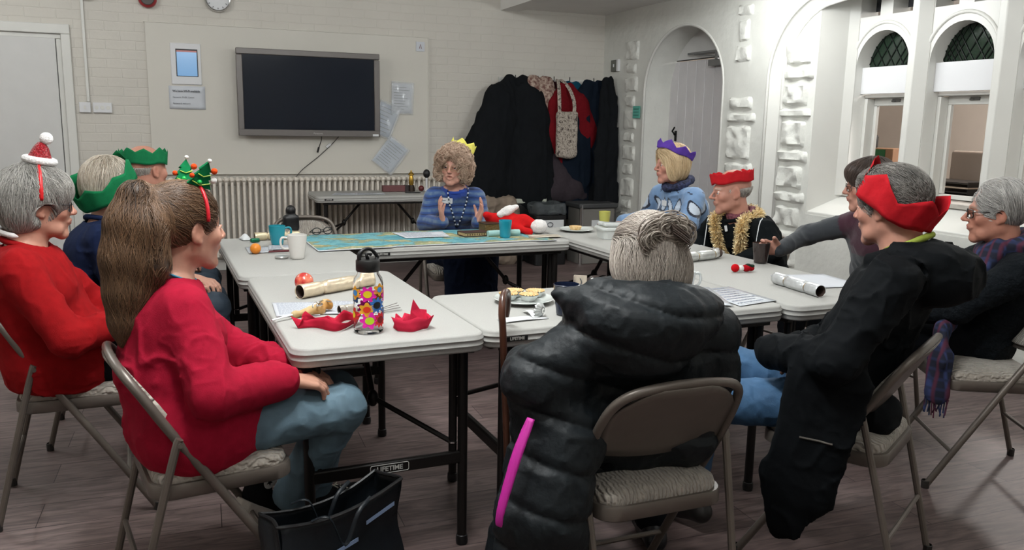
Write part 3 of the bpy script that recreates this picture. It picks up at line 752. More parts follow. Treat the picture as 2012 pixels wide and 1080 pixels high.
def hand_sdf(F,w,d,n,t,curl=(25,30,25),spread=.0,sc=1.,thumb=.5,k=.005,tips=None):
    """w wrist, d finger direction, n palm normal (the way the palm faces), t towards the thumb"""
    w=np.array(w,float); d=unit(d); n=unit(np.array(n,float)-d*np.dot(n,d)); t0=np.array(t,float); t=unit(t0-d*np.dot(t0,d)-n*np.dot(t0,n)); s=sc
    F.seg(w-d*.01,w+d*.03*s,.024*s,.026*s,k=.012,u=n,sq=.72)
    offs=[.031,.0105,-.0105,-.030]; L=[.070,.078,.072,.057]; mc=[.090,.094,.090,.082]
    for i in range(4):
        kn=w+d*mc[i]*s+t*offs[i]*s; F.seg(w+d*.02*s+t*offs[i]*.55*s,kn,.0145*s,.0115*s,k=.010)
        dd=unit(d+t*(offs[i]*spread*10)); p=kn; a=0
        for j,(fr_,r0,r1) in enumerate(((.46,.0098,.0088),(.29,.0088,.0080),(.25,.0080,.0068))):
            a+=curl[j]*(1+.12*i); dv=dd*math.cos(R(a))+n*math.sin(R(a)); q=p+dv*L[i]*fr_*s; F.seg(p,q,r0*s,r1*s,k=.003); p=q
    b=w+d*.022*s+t*.022*s; m=b+(d*.75+t*.75+n*thumb*.5)*.036*s; e=m+unit(d*.9+t*.35+n*thumb)*.034*s; f=e+unit(d*.9+t*.05+n*thumb*1.2)*.027*s
    F.seg(b-d*.01,m,.0165*s,.0125*s,k=.012); F.seg(m,e,.0115*s,.010*s,k=.005); F.seg(e,f,.010*s,.0078*s,k=.003)
def vec(*a): return np.array(a,float)
def person(label,seat,az,head,haz,hpitch=0,hroll=0,sc=1.,sh=.17,bulk=1.,skin='#c4937e',lip='#a35f58',brow='#8a7a6c',male=False,old=.6,mouth=0.,jowl=.4,
           arms=None,legs=None,top=None,pants=None,shoes='#15151a',hB=.005,hC=.007,neckr=.05,neckdrop=.145,neckback=.03,iris=M_iris,group=None,nose=1.,pz=.54):
    """seat x,y; arms: {'R':(elbow,wrist,fingerdir,palmdir,thumbdir,curl) or (elbow,wrist)}; legs {'R':(knee,ankle,toe)} all in world metres"""
    P=thing('person',label,'person',(seat[0],seat[1],0),0,group); org=vec(seat[0],seat[1],0)
    a=R(az); f=vec(math.cos(a),math.sin(a),0); r=vec(math.sin(a),-math.cos(a),0); up=vec(0,0,1)
    hf=head_frame(head,haz,hpitch,hroll,sc); S=org
    ctr=hf.p((0,-.01,-.01)); nb=hf.p((0,-neckback-.015,-neckdrop))          # base of the neck
    nb[2]=min(nb[2],head[2]-.12*sc)
    pel=S-f*.075+up*pz
    waist=pel*.62+nb*.38-f*.02; chest=pel*.30+nb*.70-f*.012
    J=dict(f=f,r=r,up=up,nb=nb,pel=pel,waist=waist,chest=chest,hf=hf,S=S)
    shd={s:nb+r*(sh*(1 if s=='R' else -1))-up*.055 for s in 'RL'}; J['sh']=shd
    hips={s:pel+r*(.085*(1 if s=='R' else -1))-up*.01 for s in 'RL'}; J['hip']=hips
    if legs is None: legs={}
    for s,sg in (('R',1),('L',-1)):
        if s not in legs: legs[s]=(S+f*.37+r*sg*.11+up*.52,S+f*.36+r*sg*.12+up*.10,S+f*.50+r*sg*.13+up*.03)
    if arms is None: arms={}
    for s,sg in (('R',1),('L',-1)):
        if s not in arms: arms[s]=(chest+r*sg*(sh+.06)-up*.16+f*.02,S+f*.20+r*sg*.06+up*.64,f-r*sg*.5,-up,f,(25,30,25))
    J['arms']=arms; J['legs']=legs
    B=SDF(); B.fr=hf; head_sdf(B,male,old,mouth,jowl,nose); B.fr=Fr()
    B.seg(hf.p((0,-.022,-.05)),nb-up*.02,neckr*1.02,neckr*1.08,k=.02); 
    B.seg(nb-r*.05-up*.03,nb+r*.05-up*.03,.05,.05,k=.03)
    B.seg(nb-up*.05,chest,.07,.09,k=.03); B.seg(chest,pel,.09,.10,k=.03)
    for s,sg in (('R',1),('L',-1)):
        el,wr=np.array(arms[s][0],float),np.array(arms[s][1],float)
        B.seg(shd[s],el,.040,.034,k=.02); B.seg(el,wr,.034,.0235,k=.01)
        if len(arms[s])>2: hand_sdf(B,wr,arms[s][2],arms[s][3],arms[s][4],arms[s][5],*(arms[s][6:7]),sc=(.95 if not male else 1.03),thumb=arms[s][7] if len(arms[s])>7 else .5)
        kn,an,to=[np.array(x,float) for x in legs[s]]
        B.seg(hips[s],kn,.07,.048,k=.02); B.seg(kn,an,.046,.034,k=.01); B.seg(an,an*.6+to*.4-up*.02,.03,.026,k=.01)
    body=sdf_obj('body',B,hB,M_skin,P,colors=head_tint(hf,skin,lip,brow,browamt=.8),rel=1,origin=org)
    # eyes
    for s in (-1,1):
        c=hf.p((s*.031,.0742,.0012)); e=MB(); rr=.0118*sc
        fdir=Vector(hf.v((0,1,0))); q=Vector((0,0,1)).rotation_difference(fdir).to_matrix().to_4x4()
        e.M=Matrix.Translation(Vector(c-org))@q
        for mi,(t0,t1) in enumerate(((0,12),(12,30),(30,180))):
            e.m=2-mi; e.lathe([(max(1e-5,rr*math.sin(R(t0+(t1-t0)*i/6))),rr*math.cos(R(t0+(t1-t0)*i/6))) for i in range(7)],16)
        e.build('eye',[M_eye,iris,M_pupil],parent=P,angle=180)
    J['P']=P; J['body']=body; J['org']=org; J['az']=az; J['bulk']=bulk
    # top
    if top:
        T=SDF(); w=bulk
        hem=top.get('hem',.50)
        pb=vec(pel[0],pel[1],max(hem+.06,pel[2]-.0))
        hw=.075*w
        T.seg(pb-r*hw,pb+r*hw,.118*w,k=.04,u=f,sq=.86)
        T.seg(pb,waist,.125*w,.120*w,k=.05)
        T.seg(waist-r*hw*.9,waist+r*hw*.9,.112*w,k=.05,u=f,sq=.9)
        T.seg(waist,chest,.115*w,.12*w,k=.06)
        T.seg(chest-r*.08*w,chest+r*.08*w,.108*w,k=.05,u=f,sq=.85)
        T.seg(shd['L']*.8+nb*.2,shd['R']*.8+nb*.2,.052,k=.05)
        T.seg(nb-up*.035,chest,.066,.10,k=.05)
        if top.get('bust'): 
            for sg in (-1,1): T.ell(chest+f*.07*w+r*sg*.065-up*.03,(.062,.062,.062),k=.04)
        if top.get('belly'): T.ell(waist*.6+pb*.4+f*.05,(.14,.14,.13),k=.06)
        t=top.get('thick',0.)
        for s,sg in (('R',1),('L',-1)):
            el,wr=np.array(arms[s][0],float),np.array(arms[s][1],float)
            cuff=top.get('cuff',.0); we=wr-(wr-el)/np.linalg.norm(wr-el)*cuff
            T.seg(shd[s],el,.055+t*.8,.046+t,k=.03); T.seg(el,we,.046+t,.033+t*.8,k=.02)
            T.seg(we-(we-el)*.12,we,.034+t*.8,.034+t*.8,k=.008)
        for g in top.get('extra',[]): g(T,J)
        amp=top.get('fold',.006)
        if amp:
            def dsp(P,amp=amp,sd=sum(map(ord,label))%50):
                w=P+.02*np.stack([vnoise(P,7,sd+1),vnoise(P,7,sd+5),vnoise(P,7,sd+9)],1)
                n1=vnoise(w*vec(1,1,.75),15,sd); n3=vnoise(w*vec(1,1,1.5),26,sd+7); env=.5+.5*vnoise(P,6,sd+2)
                return -amp*np.clip(1-np.abs(n1)*2.4,0,1)**2*env*1.3-amp*.5*np.clip(1-np.abs(n3)*2.6,0,1)**2*env-amp*.5*vnoise(P,5,sd+4)
            T.disp.append(dsp)
        for g in top.get('disp',[]): T.disp.append(g(J))
        # hem and collar cuts
        T.fr=Fr(); 
        if top.get('cuthem',True): T.plane((S[0],S[1],hem),(0,0,-1),k=.015)
        cr=top.get('collar',.062)
        if cr: 
            ax=unit(hf.p((0,-.02,-.06))-nb); c0=nb+ax*(.012+top.get('cdrop',0)); T.seg(c0,c0+ax*.12,cr,cr*1.15,k=.008,sub=True)
        J['T']=sdf_obj(top.get('name','jumper'),T,hC,top['mat'],P,rel=1,origin=org,colors=top.get('tint') and (lambda V:top['tint'](V,J)))
        if top.get('clabel'): J['T']['label']=top['clabel']
        if cr and top.get('band',True):
            ax=unit(hf.p((0,-.02,-.06))-nb); c0=nb+ax*(.010+top.get('cdrop',0)); u=unit(np.cross(ax,f)); v2=np.cross(ax,u)
            pts=[tuple(c0+u*math.cos(x)*cr*1.03+v2*math.sin(x)*cr*1.03-org) for x in np.linspace(0,2*PI,33)[:-1]]
            MB().tube(pts,.011,8,closed=True,squash=1.).build('neckband',top.get('bandmat',top['mat']),parent=P,angle=180)
    if pants:
        T=SDF(); w=bulk*.97
        T.seg(hips['L'],hips['R'],.112*w,k=.03)
        T.seg(pel+up*.03,pel-up*.0,.118*w,k=.03)
        for s in 'RL':
            kn,an,to=[np.array(x,float) for x in legs[s]]
            T.seg(hips[s],kn,.088*w,.066,k=.025); T.seg(kn,an-(an-kn)*.0,.066,pants.get('ankle',.050),k=.018)
        for g in pants.get('extra',[]): g(T,J)
        sd=len(label)
        T.disp.append(lambda P:-.005*np.clip(1-np.abs(vnoise(P*vec(1,1,.8),16,sd))*2.4,0,1)**2-.003*np.clip(1-np.abs(vnoise(P,34,sd))*2.4,0,1)**2)
        J['B']=sdf_obj(pants.get('name','trousers'),T,max(hC,.006),pants['mat'],P,rel=1,origin=org)
    if shoes:
        ms=mat('shoe '+shoes,shoes,.45); so=mat('shoe sole','#1c1b1a',.7)
        for s in 'RL':
            kn,an,to=[np.array(x,float) for x in legs[s]]; d=unit(to-an-up*np.dot(to-an,up)); heel=an-d*.045-up*.055; T=SDF()
            toe=to.copy()
            if pants is not False and heel[2]<.03: heel[2]=.03
            T.seg(heel,toe,.034,.030,k=.02); T.seg(an-up*.02,toe*.55+heel*.45+up*.012,.036,.032,k=.03); T.seg(heel+up*.01,an,.035,.040,k=.02)
            b=min(heel[2],toe[2])-.028
            T.plane((0,0,max(b,.004)),(0,0,-1),k=.004)
            sdf_obj('shoe',T,.006,ms,P,rel=1,origin=org)
    return J
def crown(J,col,rx,ry,z0,h,tilt=(0,0),n=9,back=-.012,side=0.,zig=.45,name='paper_crown',flare=1.04,seed=1,yaw=0.,crump=.003):
    """tissue-paper crown: a zigzag strip round the head; z0 height above the head centre"""
    hf=J['hf']; m=mat('tissue paper '+col,col,.85,spec=.15,noise=.10,nscale=30,bump=.5,bscale=40,bdist=.004)
    rs=np.random.RandomState(seed); nu=n*8; nv=7; ph=rs.rand(8)*6
    Rx,Ry=Matrix.Rotation(R(tilt[0]),3,'X'),Matrix.Rotation(R(tilt[1]),3,'Y'); Rm=Rx@Ry
    def f(u,v):
        a=2*PI*u+R(yaw); tri=abs(((u*n)%1)-.5)*2; top=h*(1-zig+zig*tri)
        cr=1+crump*8*(math.sin(7*a+ph[0])+math.sin(13*a+ph[1]+3*v))*.5
        q=Vector(((rx*(1+(flare-1)*v))*math.sin(a)*cr,(ry*(1+(flare-1)*v))*math.cos(a)*cr,top*v+.004*math.sin(5*a+ph[2])))
        q=Rm@q; p=hf.p((q.x+side,q.y+back,q.z+z0)); return tuple(p-J['org'])
    return MB().grid(f,nu,nv,True).build(name,m,parent=J['P'],solid=.0008,angle=60)
def glasses(J,col='#1a1414',w=.026,hh=.017,dz=.0,dy=.0,th=.0014,lens=True,rx=.6):
    hf=J['hf']; m=mat('spectacle frame '+col,col,.3); g=MB(); o=J['org']
    pt=lambda x,y,z: tuple(hf.p((x,y+dy,z+dz))-o)
    for s in (-1,1):
        ring=[pt(s*.0335+a,.1005-abs(s*.0335+a)*.25,b) for a,b in rrect(-w,-hh,w,hh,min(w,hh)*rx,5)]
        g.tube(ring,th,6,closed=True)
        g.tube([pt(s*.060,.087,.008),pt(s*.074,.075,.010),pt(s*.079,.0,.008),pt(s*.078,-.018,-.004)],th,6)
    g.tube([pt(-.0085,.099,.004),pt(0,.102,.007),pt(.0085,.099,.004)],th,6)
    go=g.build('glasses',m,parent=J['P'],angle=180)
    if lens:
        lm=mat('spectacle lens','#ffffff',.02,trans=1.,ior=1.02)
        for s in (-1,1):
            poly=[pt(s*.0335+a,.1005-abs(s*.0335+a)*.25,b) for a,b in rrect(-w,-hh,w,hh,min(w,hh)*rx,5)]
            l=MB(); l.add(poly,[tuple(range(len(poly)))]); l.build('lens',lm,parent=go,smooth=False,solid=.0008)
def hair(J,build,c1,c2,nst,flow,h=.005,**kw):
    F=SDF(); F.fr=J['hf']; build(F); hf=J['hf']
    fl=lambda P:(flow(hf.inv(P)))@hf.A.T
    kp=kw.pop('keep',None); keep=(lambda P:kp(hf.inv(P))) if kp else None
    return hair_obj('hair',F,h,M_hair,J['P'],J['org'],c1,c2,nst,fl,keep=keep,**kw)
def cloth(name,col,**k):
    d=dict(rough=.92,noise=.10,nscale=40,bump=.35,bscale=320,bdist=.0015,sheen=.0,spec=.12); d.update(k); return mat(name,col,**d)
V3=vec
def lapz(x,y,z=.655): return V3(x,y,z)
def scalp(F,t=.010,k=.01): F.ell((0,-.018,.036),(.0745+t,.094+t,.083+t),k=k)
def faceoff(F,z=-.05,y=.105,r=(.072,.062,.088),k=.012): F.ell((0,y,z),r,k=k,sub=True)
def earsoff(F,r=(.022,.024,.034)):
    for s in (-1,1): F.ell((s*.082,-.004,-.004),r,k=.008,sub=True)
UP=V3(0,0,1)
def downflow(q):
    d=np.stack([q[:,0]*1.2,q[:,1]*.9+.0,np.full(len(q),-.8)*.1-.6*(1-np.clip(q[:,2]/.12,0,1))-.05],1); return d

def fsides(q,zf=-.9):
    front=np.clip((q[:,1]+.01)/.05,0,1); sx=np.tanh(q[:,0]/.018); lo=1-np.clip((q[:,2]-.03)/.08,0,1)
    return np.stack([sx*(1.0-.9*lo)*(.35+.65*front),-.45*front-.25*(q[:,1]<-.03)*(1-lo),-.15-1.1*lo],1)
# ================= woman in the crimson sweatshirt (front left, ponytail)
M_crim=cloth('crimson sweatshirt','#97142d')
M_jean=mat('light denim','#5a7280',.8,noise=.16,nscale=14,bump=.35,bscale=420,bdist=.001)
def hips_extra(w=.13,z=.53,b=.05):
    return lambda T,J:(T.seg(J['S']-J['f']*b-J['r']*.07+UP*z,J['S']-J['f']*b+J['r']*.07+UP*z,w,k=.05),T.seg(J['S']-J['f']*(b-.07)-J['r']*.07+UP*z,J['S']-J['f']*(b-.07)+J['r']*.07+UP*z,w-.015,k=.05))
def crim_extra(T,J):
    T.seg(V3(.085,2.235,.675)+UP*.0,V3(.24,2.32,.668),.058,.046,k=.03)
jg=person('woman in crimson sweatshirt and pale jeans with tree headband and long ponytail',(.06,2.44),12,(.030,2.515,1.082),26,2,0,sc=1.03,sh=.155,bulk=1.02,
  skin='#c8957f',lip='#a9625c',brow='#4a3428',old=.1,jowl=0,neckback=.03,
  arms={'R':(V3(.075,2.215,.68),V3(.275,2.335,.665),V3(.95,.25,-.25),V3(0,.2,-1),V3(-.3,1,0),(18,22,18)),'L':(V3(.13,2.70,.68),V3(.30,2.50,.655),V3(.8,-.5,-.2),V3(0,-.1,-1),V3(.5,.9,0),(18,22,18))},
  legs={'R':(V3(.44,2.40,.545),V3(.31,2.60,.20),V3(.33,2.72,.07)),'L':(V3(.46,2.62,.52),V3(.41,2.80,.13),V3(.52,2.86,.04))},
  top=dict(mat=M_crim,hem=.45,fold=.009,cuff=.015,thick=.014,collar=.066,cdrop=-.012,bust=True,name='sweatshirt',extra=[crim_extra,hips_extra(.14,.545,.055)]),
  pants=dict(mat=M_jean,ankle=.060,name='jeans'),shoes=None,hB=.004,hC=.005)
TIE=V3(0,-.108,.088)
def h(F):
    scalp(F,.009); faceoff(F,-.052,.112,(.078,.060,.100)); earsoff(F); F.plane((0,-.02,-.062),(0,.35,-1),k=.015)
    F.seg(TIE+V3(0,.01,0),(0,-.130,.090),.022,.036,k=.015)
    F.chain([(0,-.135,.080),(.004,-.150,.02),(.008,-.158,-.07),(.014,-.165,-.16),(.018,-.175,-.24),(.02,-.185,-.29)],[.040,.056,.064,.054,.036,.008],k=.03)
    F.chain([(0,-.13,.07),(.035,-.125,.0),(.045,-.12,-.09),(.04,-.135,-.18)],[.03,.042,.040,.010],k=.03)
def fl(q):
    tail=np.clip((-.118-q[:,1])/.03,0,1)[:,None]; tail=np.maximum(tail,np.clip((-.065-q[:,2])/.03,0,1)[:,None]*(q[:,1:2]<-.09))
    return (TIE-q)/.1*(1-tail)+np.array([.05,-.12,-1.])*tail
hair(jg,h,'#241812','#7d5d42',9500,fl,h=.0045,steps=15,step=.016,width=.00095,jit=.13,lift=.0030,wave=.45,wfreq=24,mottle=.55)
# headband with two felt trees
def headband(J,name,col,y=.012,r=.0045,lift=.012,flat=.5,lo=-.005):
    hf=J['hf']; pts=[]
    for i in range(25):
        a=R(-8+196*i/24); pts.append(tuple(hf.p(((.0745+lift)*math.cos(a),y,.034+(.083+lift)*math.sin(a)*(1 if math.sin(a)>0 else .6)))-J['org']))
    return MB().tube(pts,r,8).build(name,mat('satin '+col,col,.35,bump=.2,bscale=80),parent=J['P'],angle=180)
hb=headband(jg,'tree_headband','#c01525',y=.020,r=.0055)
Mtree=cloth('green felt','#0d6b3f'); Mpomw=cloth('white pompom','#e8e4e0'); Mpomo=cloth('orange pompom','#d2491f'); Mwire=mat('yellow green ribbon','#9fc24a',.5)
for s in (-1,1):
    base=jg['hf'].p((s*.040,.018,.118)); tp=unit(jg['hf'].v((s*.35,.25,1))); side=unit(np.cross(tp,V3(.3,-1,.1)))*1.0; nn=np.cross(side,tp)
    t=MB(); o=jg['org']; P2=lambda a,b,c=0: tuple(base+side*a+tp*b+nn*c-o)
    out=[(-.034,0),(-.018,.026),(-.026,.026),(-.012,.048),(-.018,.048),(0,.076),(.018,.048),(.012,.048),(.026,.026),(.018,.026),(.034,0)]
    n=len(out); t.add([P2(a,b,-.006) for a,b in out]+[P2(a,b,.006) for a,b in out],[tuple(range(n)),tuple(range(n,2*n))[::-1]]+[(i,(i+1)%n,n+(i+1)%n,n+i) for i in range(n)])
    tr=t.build('felt_tree',Mtree,parent=hb,bevel=.003,smooth=True)
    t=MB(); t.tube([P2(-.024,.012,.008),P2(0,.006,.009),P2(.025,.018,.008)],.0017,6); t.tube([P2(-.016,.036,.008),P2(0,.032,.009),P2(.018,.042,.008)],.0017,6)
    t.tube([P2(-.024,.012,-.008),P2(0,.006,-.009),P2(.025,.018,-.008)],.0017,6); t.tube([P2(-.016,.036,-.008),P2(0,.032,-.009),P2(.018,.042,-.008)],.0017,6)
    t.build('ribbon',Mwire,parent=tr)
    for (a,b,r_,m_) in ((.0,.08,.006,Mpomw),(.022,.056,.009,Mpomo),(.030,.030,.009,Mpomw),(-.03,.026,.007,Mpomo),(-.004,.014,.007,mat('green bead','#1fae4e',.2))):
        t=MB(); t.ball(P2(a,b,.008),r_,10,8); t.build('pompom',m_,parent=tr)
# lanyard at her neck
o=jg['org']; nbj=jg['nb']; hfj=jg['hf']
pts=[nbj+V3(math.cos(a)*.062,math.sin(a)*.066,.032-.03*math.cos(a)) for a in np.linspace(0,2*PI,28)[:-1]]
MB().tube([tuple(p-o) for p in pts],.0075,6,closed=True,squash=.5).build('lanyard',mat('teal ribbon','#1c7f9e',.6),parent=jg['P'])
# small print on the chest edge
# canvas shoes: black uppers, thick pale rubber soles
Mcv=cloth('black canvas','#141416'); Msole=mat('off white rubber','#bdb6ae',.55,noise=.08,nscale=30); Mlace=mat('cream lace','#d8d2c4',.7)
for s,(heel,toe,up_) in (('R',(V3(.155,2.64,.165),V3(.315,2.735,.035),V3(.55,.30,.75))),('L',(V3(.38,2.78,.035),V3(.60,2.84,.035),V3(0,0,1)))):
    d=unit(toe-heel); u=unit(up_-d*np.dot(up_,d)); r_=np.cross(d,u); L_=.235; fr=Fr(heel,r_,d,u)
    T=SDF(); T.fr=fr
    T.seg((0,.035,.045),(0,.18,.030),.040,.034,k=.03); T.seg((0,.035,.05),(0,.02,.115),.038,.042,k=.025); T.seg((0,.19,.025),(0,.205,.022),.036,.034,k=.02)
    T.plane((0,0,.012),(0,0,-1),k=.004); up1=sdf_obj('shoe',T,.005,Mcv,jg['P'],rel=1,origin=o)
    k=MB(); sp=[(.036,.0),(.040,.06),(.037,.12),(.045,.18),(.036,.225),(.012,.245),(-.012,.245),(-.036,.225),(-.045,.18),(-.036,.12),(-.038,.06),(-.034,.0),(-.016,-.018),(.016,-.018)]
    k.add([tuple(fr.p((a,b,-.012))-o) for a,b in sp]+[tuple(fr.p((a*1.04,b,.022))-o) for a,b in sp],[tuple(range(14)),tuple(range(14,28))[::-1]]+[(i,(i+1)%14,14+(i+1)%14,14+i) for i in range(14)])
    k.build('rubber_sole',Msole,parent=up1,bevel=.004,angle=60)
    k=MB(); k.ball(tuple(fr.p((0,.222,.026))-o),(.034,.03,.02)); k.build('toe_cap',Msole,parent=up1,angle=180)
    k=MB()
    for i in range(5): k.tube([tuple(fr.p((-.022,.10+i*.019,.076-i*.006))-o),tuple(fr.p((.022,.108+i*.019,.076-i*.006))-o)],.0025,6)
    k.tube(smooth_path([tuple(fr.p(q)-o) for q in ((0,.09,.088),(.03,.10,.105),(.045,.08,.10),(.01,.085,.09))],4),.002,6); k.build('lace',Mlace,parent=up1)
    sg=1 if s=='R' else -1
    c=fr.p((sg*.0445,.022,.10)); k=MB(); M_=Matrix([list(fr.A[0]),list(fr.A[1]),list(fr.A[2])]).to_4x4()
    k.M=Matrix.Translation(Vector(c-o))@M_
    k.lathe([(0,0),(.021,0),(.022,.002),(.0,.002)],24,(0,0,0),'X'); 
    pd=k.build('ankle_patch',mat('white patch','#cfcac4',.6),parent=up1,angle=30)
    st=[]; 
    for i in range(10): rr=.012 if i%2==0 else .005; aa=R(90+36*i); st.append((rr*math.cos(aa),rr*math.sin(aa)))
    k=MB(); k.M=Matrix.Translation(Vector(c-o))@M_; k.add([(sg*.0035,a,b) for a,b in st]+[(sg*.002,a,b) for a,b in st],[tuple(range(10)),tuple(range(10,20))]+[(i,(i+1)%10,10+(i+1)%10,10+i) for i in range(10)])
    k.build('star_emblem',mat('black print','#0b0b0c',.6),parent=pd,smooth=False)

# ================= woman in the red jumper, mini santa hat (far left)
M_red=cloth('scarlet jumper','#8f1216')
M_blk=cloth('black trousers','#101216',bump=.2)
js=person('woman in scarlet jumper and glasses with tiny santa hat on grey bob',(-.35,3.28),0,(-.425,3.235,1.088),13,3,0,sc=1.0,sh=.165,bulk=1.14,
  skin='#c48f7a',lip='#a86860',brow='#8d8478',old=.7,jowl=.8,neckr=.058,
  arms={'R':(V3(-.34,2.99,.67),V3(-.07,3.20,.70),V3(.3,.95,.1),V3(-1,.2,0),V3(0,0,1),(30,30,20)),'L':(V3(-.30,3.52,.67),V3(-.10,3.33,.66),V3(.1,-.95,0),V3(-1,0,0),V3(0,0,1),(30,30,20))},
  legs={'R':(V3(.07,3.20,.545),V3(.10,3.20,.10),V3(.24,3.20,.035)),'L':(V3(.07,3.42,.545),V3(.10,3.42,.10),V3(.24,3.42,.035))},
  top=dict(mat=M_red,hem=.455,extra=[hips_extra(.155,.55,.07)],fold=.008,cuff=.0,thick=.012,collar=.070,bust=True,belly=True),
  pants=dict(mat=M_blk),shoes='#141416',hB=.004,hC=.006)
def h(F):
    scalp(F,.022); F.ell((0,-.045,-.02),(.086,.072,.085),k=.03); F.ell((0,.045,.06),(.074,.05,.05),k=.03)
    faceoff(F,-.06,.125,(.085,.072,.105)); 
    for s in (-1,1): F.ell((s*.092,.018,-.032),(.034,.046,.050),k=.012,sub=True)
    F.plane((0,-.03,-.082),(0,.25,-1),k=.015)
def fl(q):
    u=q-V3(0,-.03,.13); d=u*V3(1,1.1,.2); d[:,2]-=.05+.9*np.clip((.10-q[:,2])/.1,0,1)*.12; return d*8
hair(js,h,'#6f6c68','#bfbbb4',8500,fl,h=.0045,steps=11,step=.011,width=.00085,jit=.17,lift=.0035,wave=.2,wfreq=20)
glasses(js,'#23262b',.024,.017,dz=-.002)
hb=headband(js,'santa_headband','#c8161d',y=-.002,r=.0075,lift=.024,lo=0)
hf=js['hf']; o=js['org']; base=hf.p((-.008,.006,.148)); ax=unit(hf.v((.06,.12,1))); q=Vector((0,0,1)).rotation_difference(Vector(ax)).to_matrix().to_4x4()
k=MB(); k.M=Matrix.Translation(Vector(base-o))@q; k.lathe([(.0,-.002),(.040,-.002),(.041,.0),(.032,.026),(.023,.048),(.012,.064),(.001,.070)],20)
cn=k.build('mini_hat',mat('red sequin cloth','#8e0f1c',.3,bump=.9,bscale=220,bdist=.004,kind='voronoi',noise=.3,nscale=150),parent=hb,angle=180)
Mfur=mat('white plush','#ece8e6',.95,bump=.9,bscale=160,bdist=.006,sheen=.6)
k=MB(); k.M=Matrix.Translation(Vector(base-o))@q; k.tube([(.043*math.cos(a),.043*math.sin(a),.004) for a in np.linspace(0,2*PI,28)[:-1]],.013,8,closed=True); k.build('fur_trim',Mfur,parent=cn,angle=180)
k=MB(); k.ball(tuple(base+ax*.078+V3(.012,0,0)-o),.021,18,14); k.build('pompom',Mfur,parent=cn,angle=180)
nbj=js['nb']; pts=[nbj-js['f']*math.cos(a)*.070+js['r']*math.sin(a)*.074+UP*(.045+.016*math.cos(a)) for a in np.linspace(-1.5,1.5,18)]
MB().tube([tuple(p-o) for p in pts],[.002]+[.007]*16+[.002],8,squash=1.3).build('shirt_collar',cloth('white shirt','#d9d4d2'),parent=js['P'],angle=180)

# ================= woman in the navy top (second left), seen from behind
M_navy=cloth('navy knit','#17213d')
M_djean=mat('dark denim','#24303c',.8,noise=.2,nscale=14,bump=.3,bscale=300)
j2=person('woman in navy top with tilted green paper crown on pale bobbed hair',(-.27,4.0),0,(-.245,3.955,1.085),48,4,0,sc=1.0,sh=.16,bulk=1.02,
  skin='#c0907c',brow='#8a7a6c',old=.5,
  arms={'R':(V3(-.24,3.73,.70),V3(.03,3.86,.655),V3(.8,.5,-.1),V3(0,0,-1),V3(-.3,1,0),(25,30,25)),'L':(V3(-.20,4.24,.70),V3(.07,4.02,.665),V3(.7,-.6,-.1),V3(0,0,-1),V3(.5,.9,0),(25,30,25))},
  legs={'R':(V3(.145,3.89,.555),V3(.17,3.88,.11),V3(.30,3.88,.035)),'L':(V3(.15,4.10,.545),V3(.17,4.1,.10),V3(.30,4.1,.035))},
  top=dict(mat=M_navy,hem=.48,fold=.007,cuff=.14,collar=.066,name='top'),pants=dict(mat=M_djean,name='jeans'),shoes='#1a1817',hB=.005,hC=.008)
def h(F):
    scalp(F,.020); F.ell((0,-.04,-.015),(.086,.075,.075),k=.03)
    faceoff(F,-.06,.125,(.085,.072,.105)); F.plane((0,-.03,-.070),(0,.25,-1),k=.02)
hair(j2,h,'#8a7a66','#cbc2b4',5000,fl,h=.006,steps=11,step=.011,width=.0012,jit=.15,lift=.0035)
crown(j2,'#147044',.113,.142,-.010,.105,tilt=(38,0),n=7,back=-.014,zig=.30,seed=3,flare=1.02)
# ================= bald man in a green crown (third left)
M_navy2=cloth('dark blue shirt','#1b2536')
j3=person('bald man wearing a green paper crown beside the navy top woman',(-.22,4.72),-3,(-.115,4.62,1.128),38,0,0,sc=1.03,sh=.18,bulk=1.05,male=True,
  skin='#bd8571',brow='#8d7d70',old=.8,jowl=.5,neckr=.06,
  top=dict(mat=M_navy2,hem=.48,fold=.008,name='shirt'),pants=dict(mat=M_djean),shoes='#1a1817',hB=.005,hC=.009)
def h(F):
    scalp(F,.004); F.plane((0,0,.015),(0,0,1),k=.01); faceoff(F,-.03,.10,(.09,.085,.12)); earsoff(F,(.024,.026,.036)); F.plane((0,-.03,-.062),(0,.25,-1),k=.02)
hair(j3,h,'#8d857d','#c4beb6',400,downflow,h=.006,steps=6,step=.006,width=.0014,jit=.2,lift=.001)
crown(j3,'#146c42',.090,.112,.026,.078,tilt=(-2,-3),n=9,zig=.30,seed=5,flare=1.06)

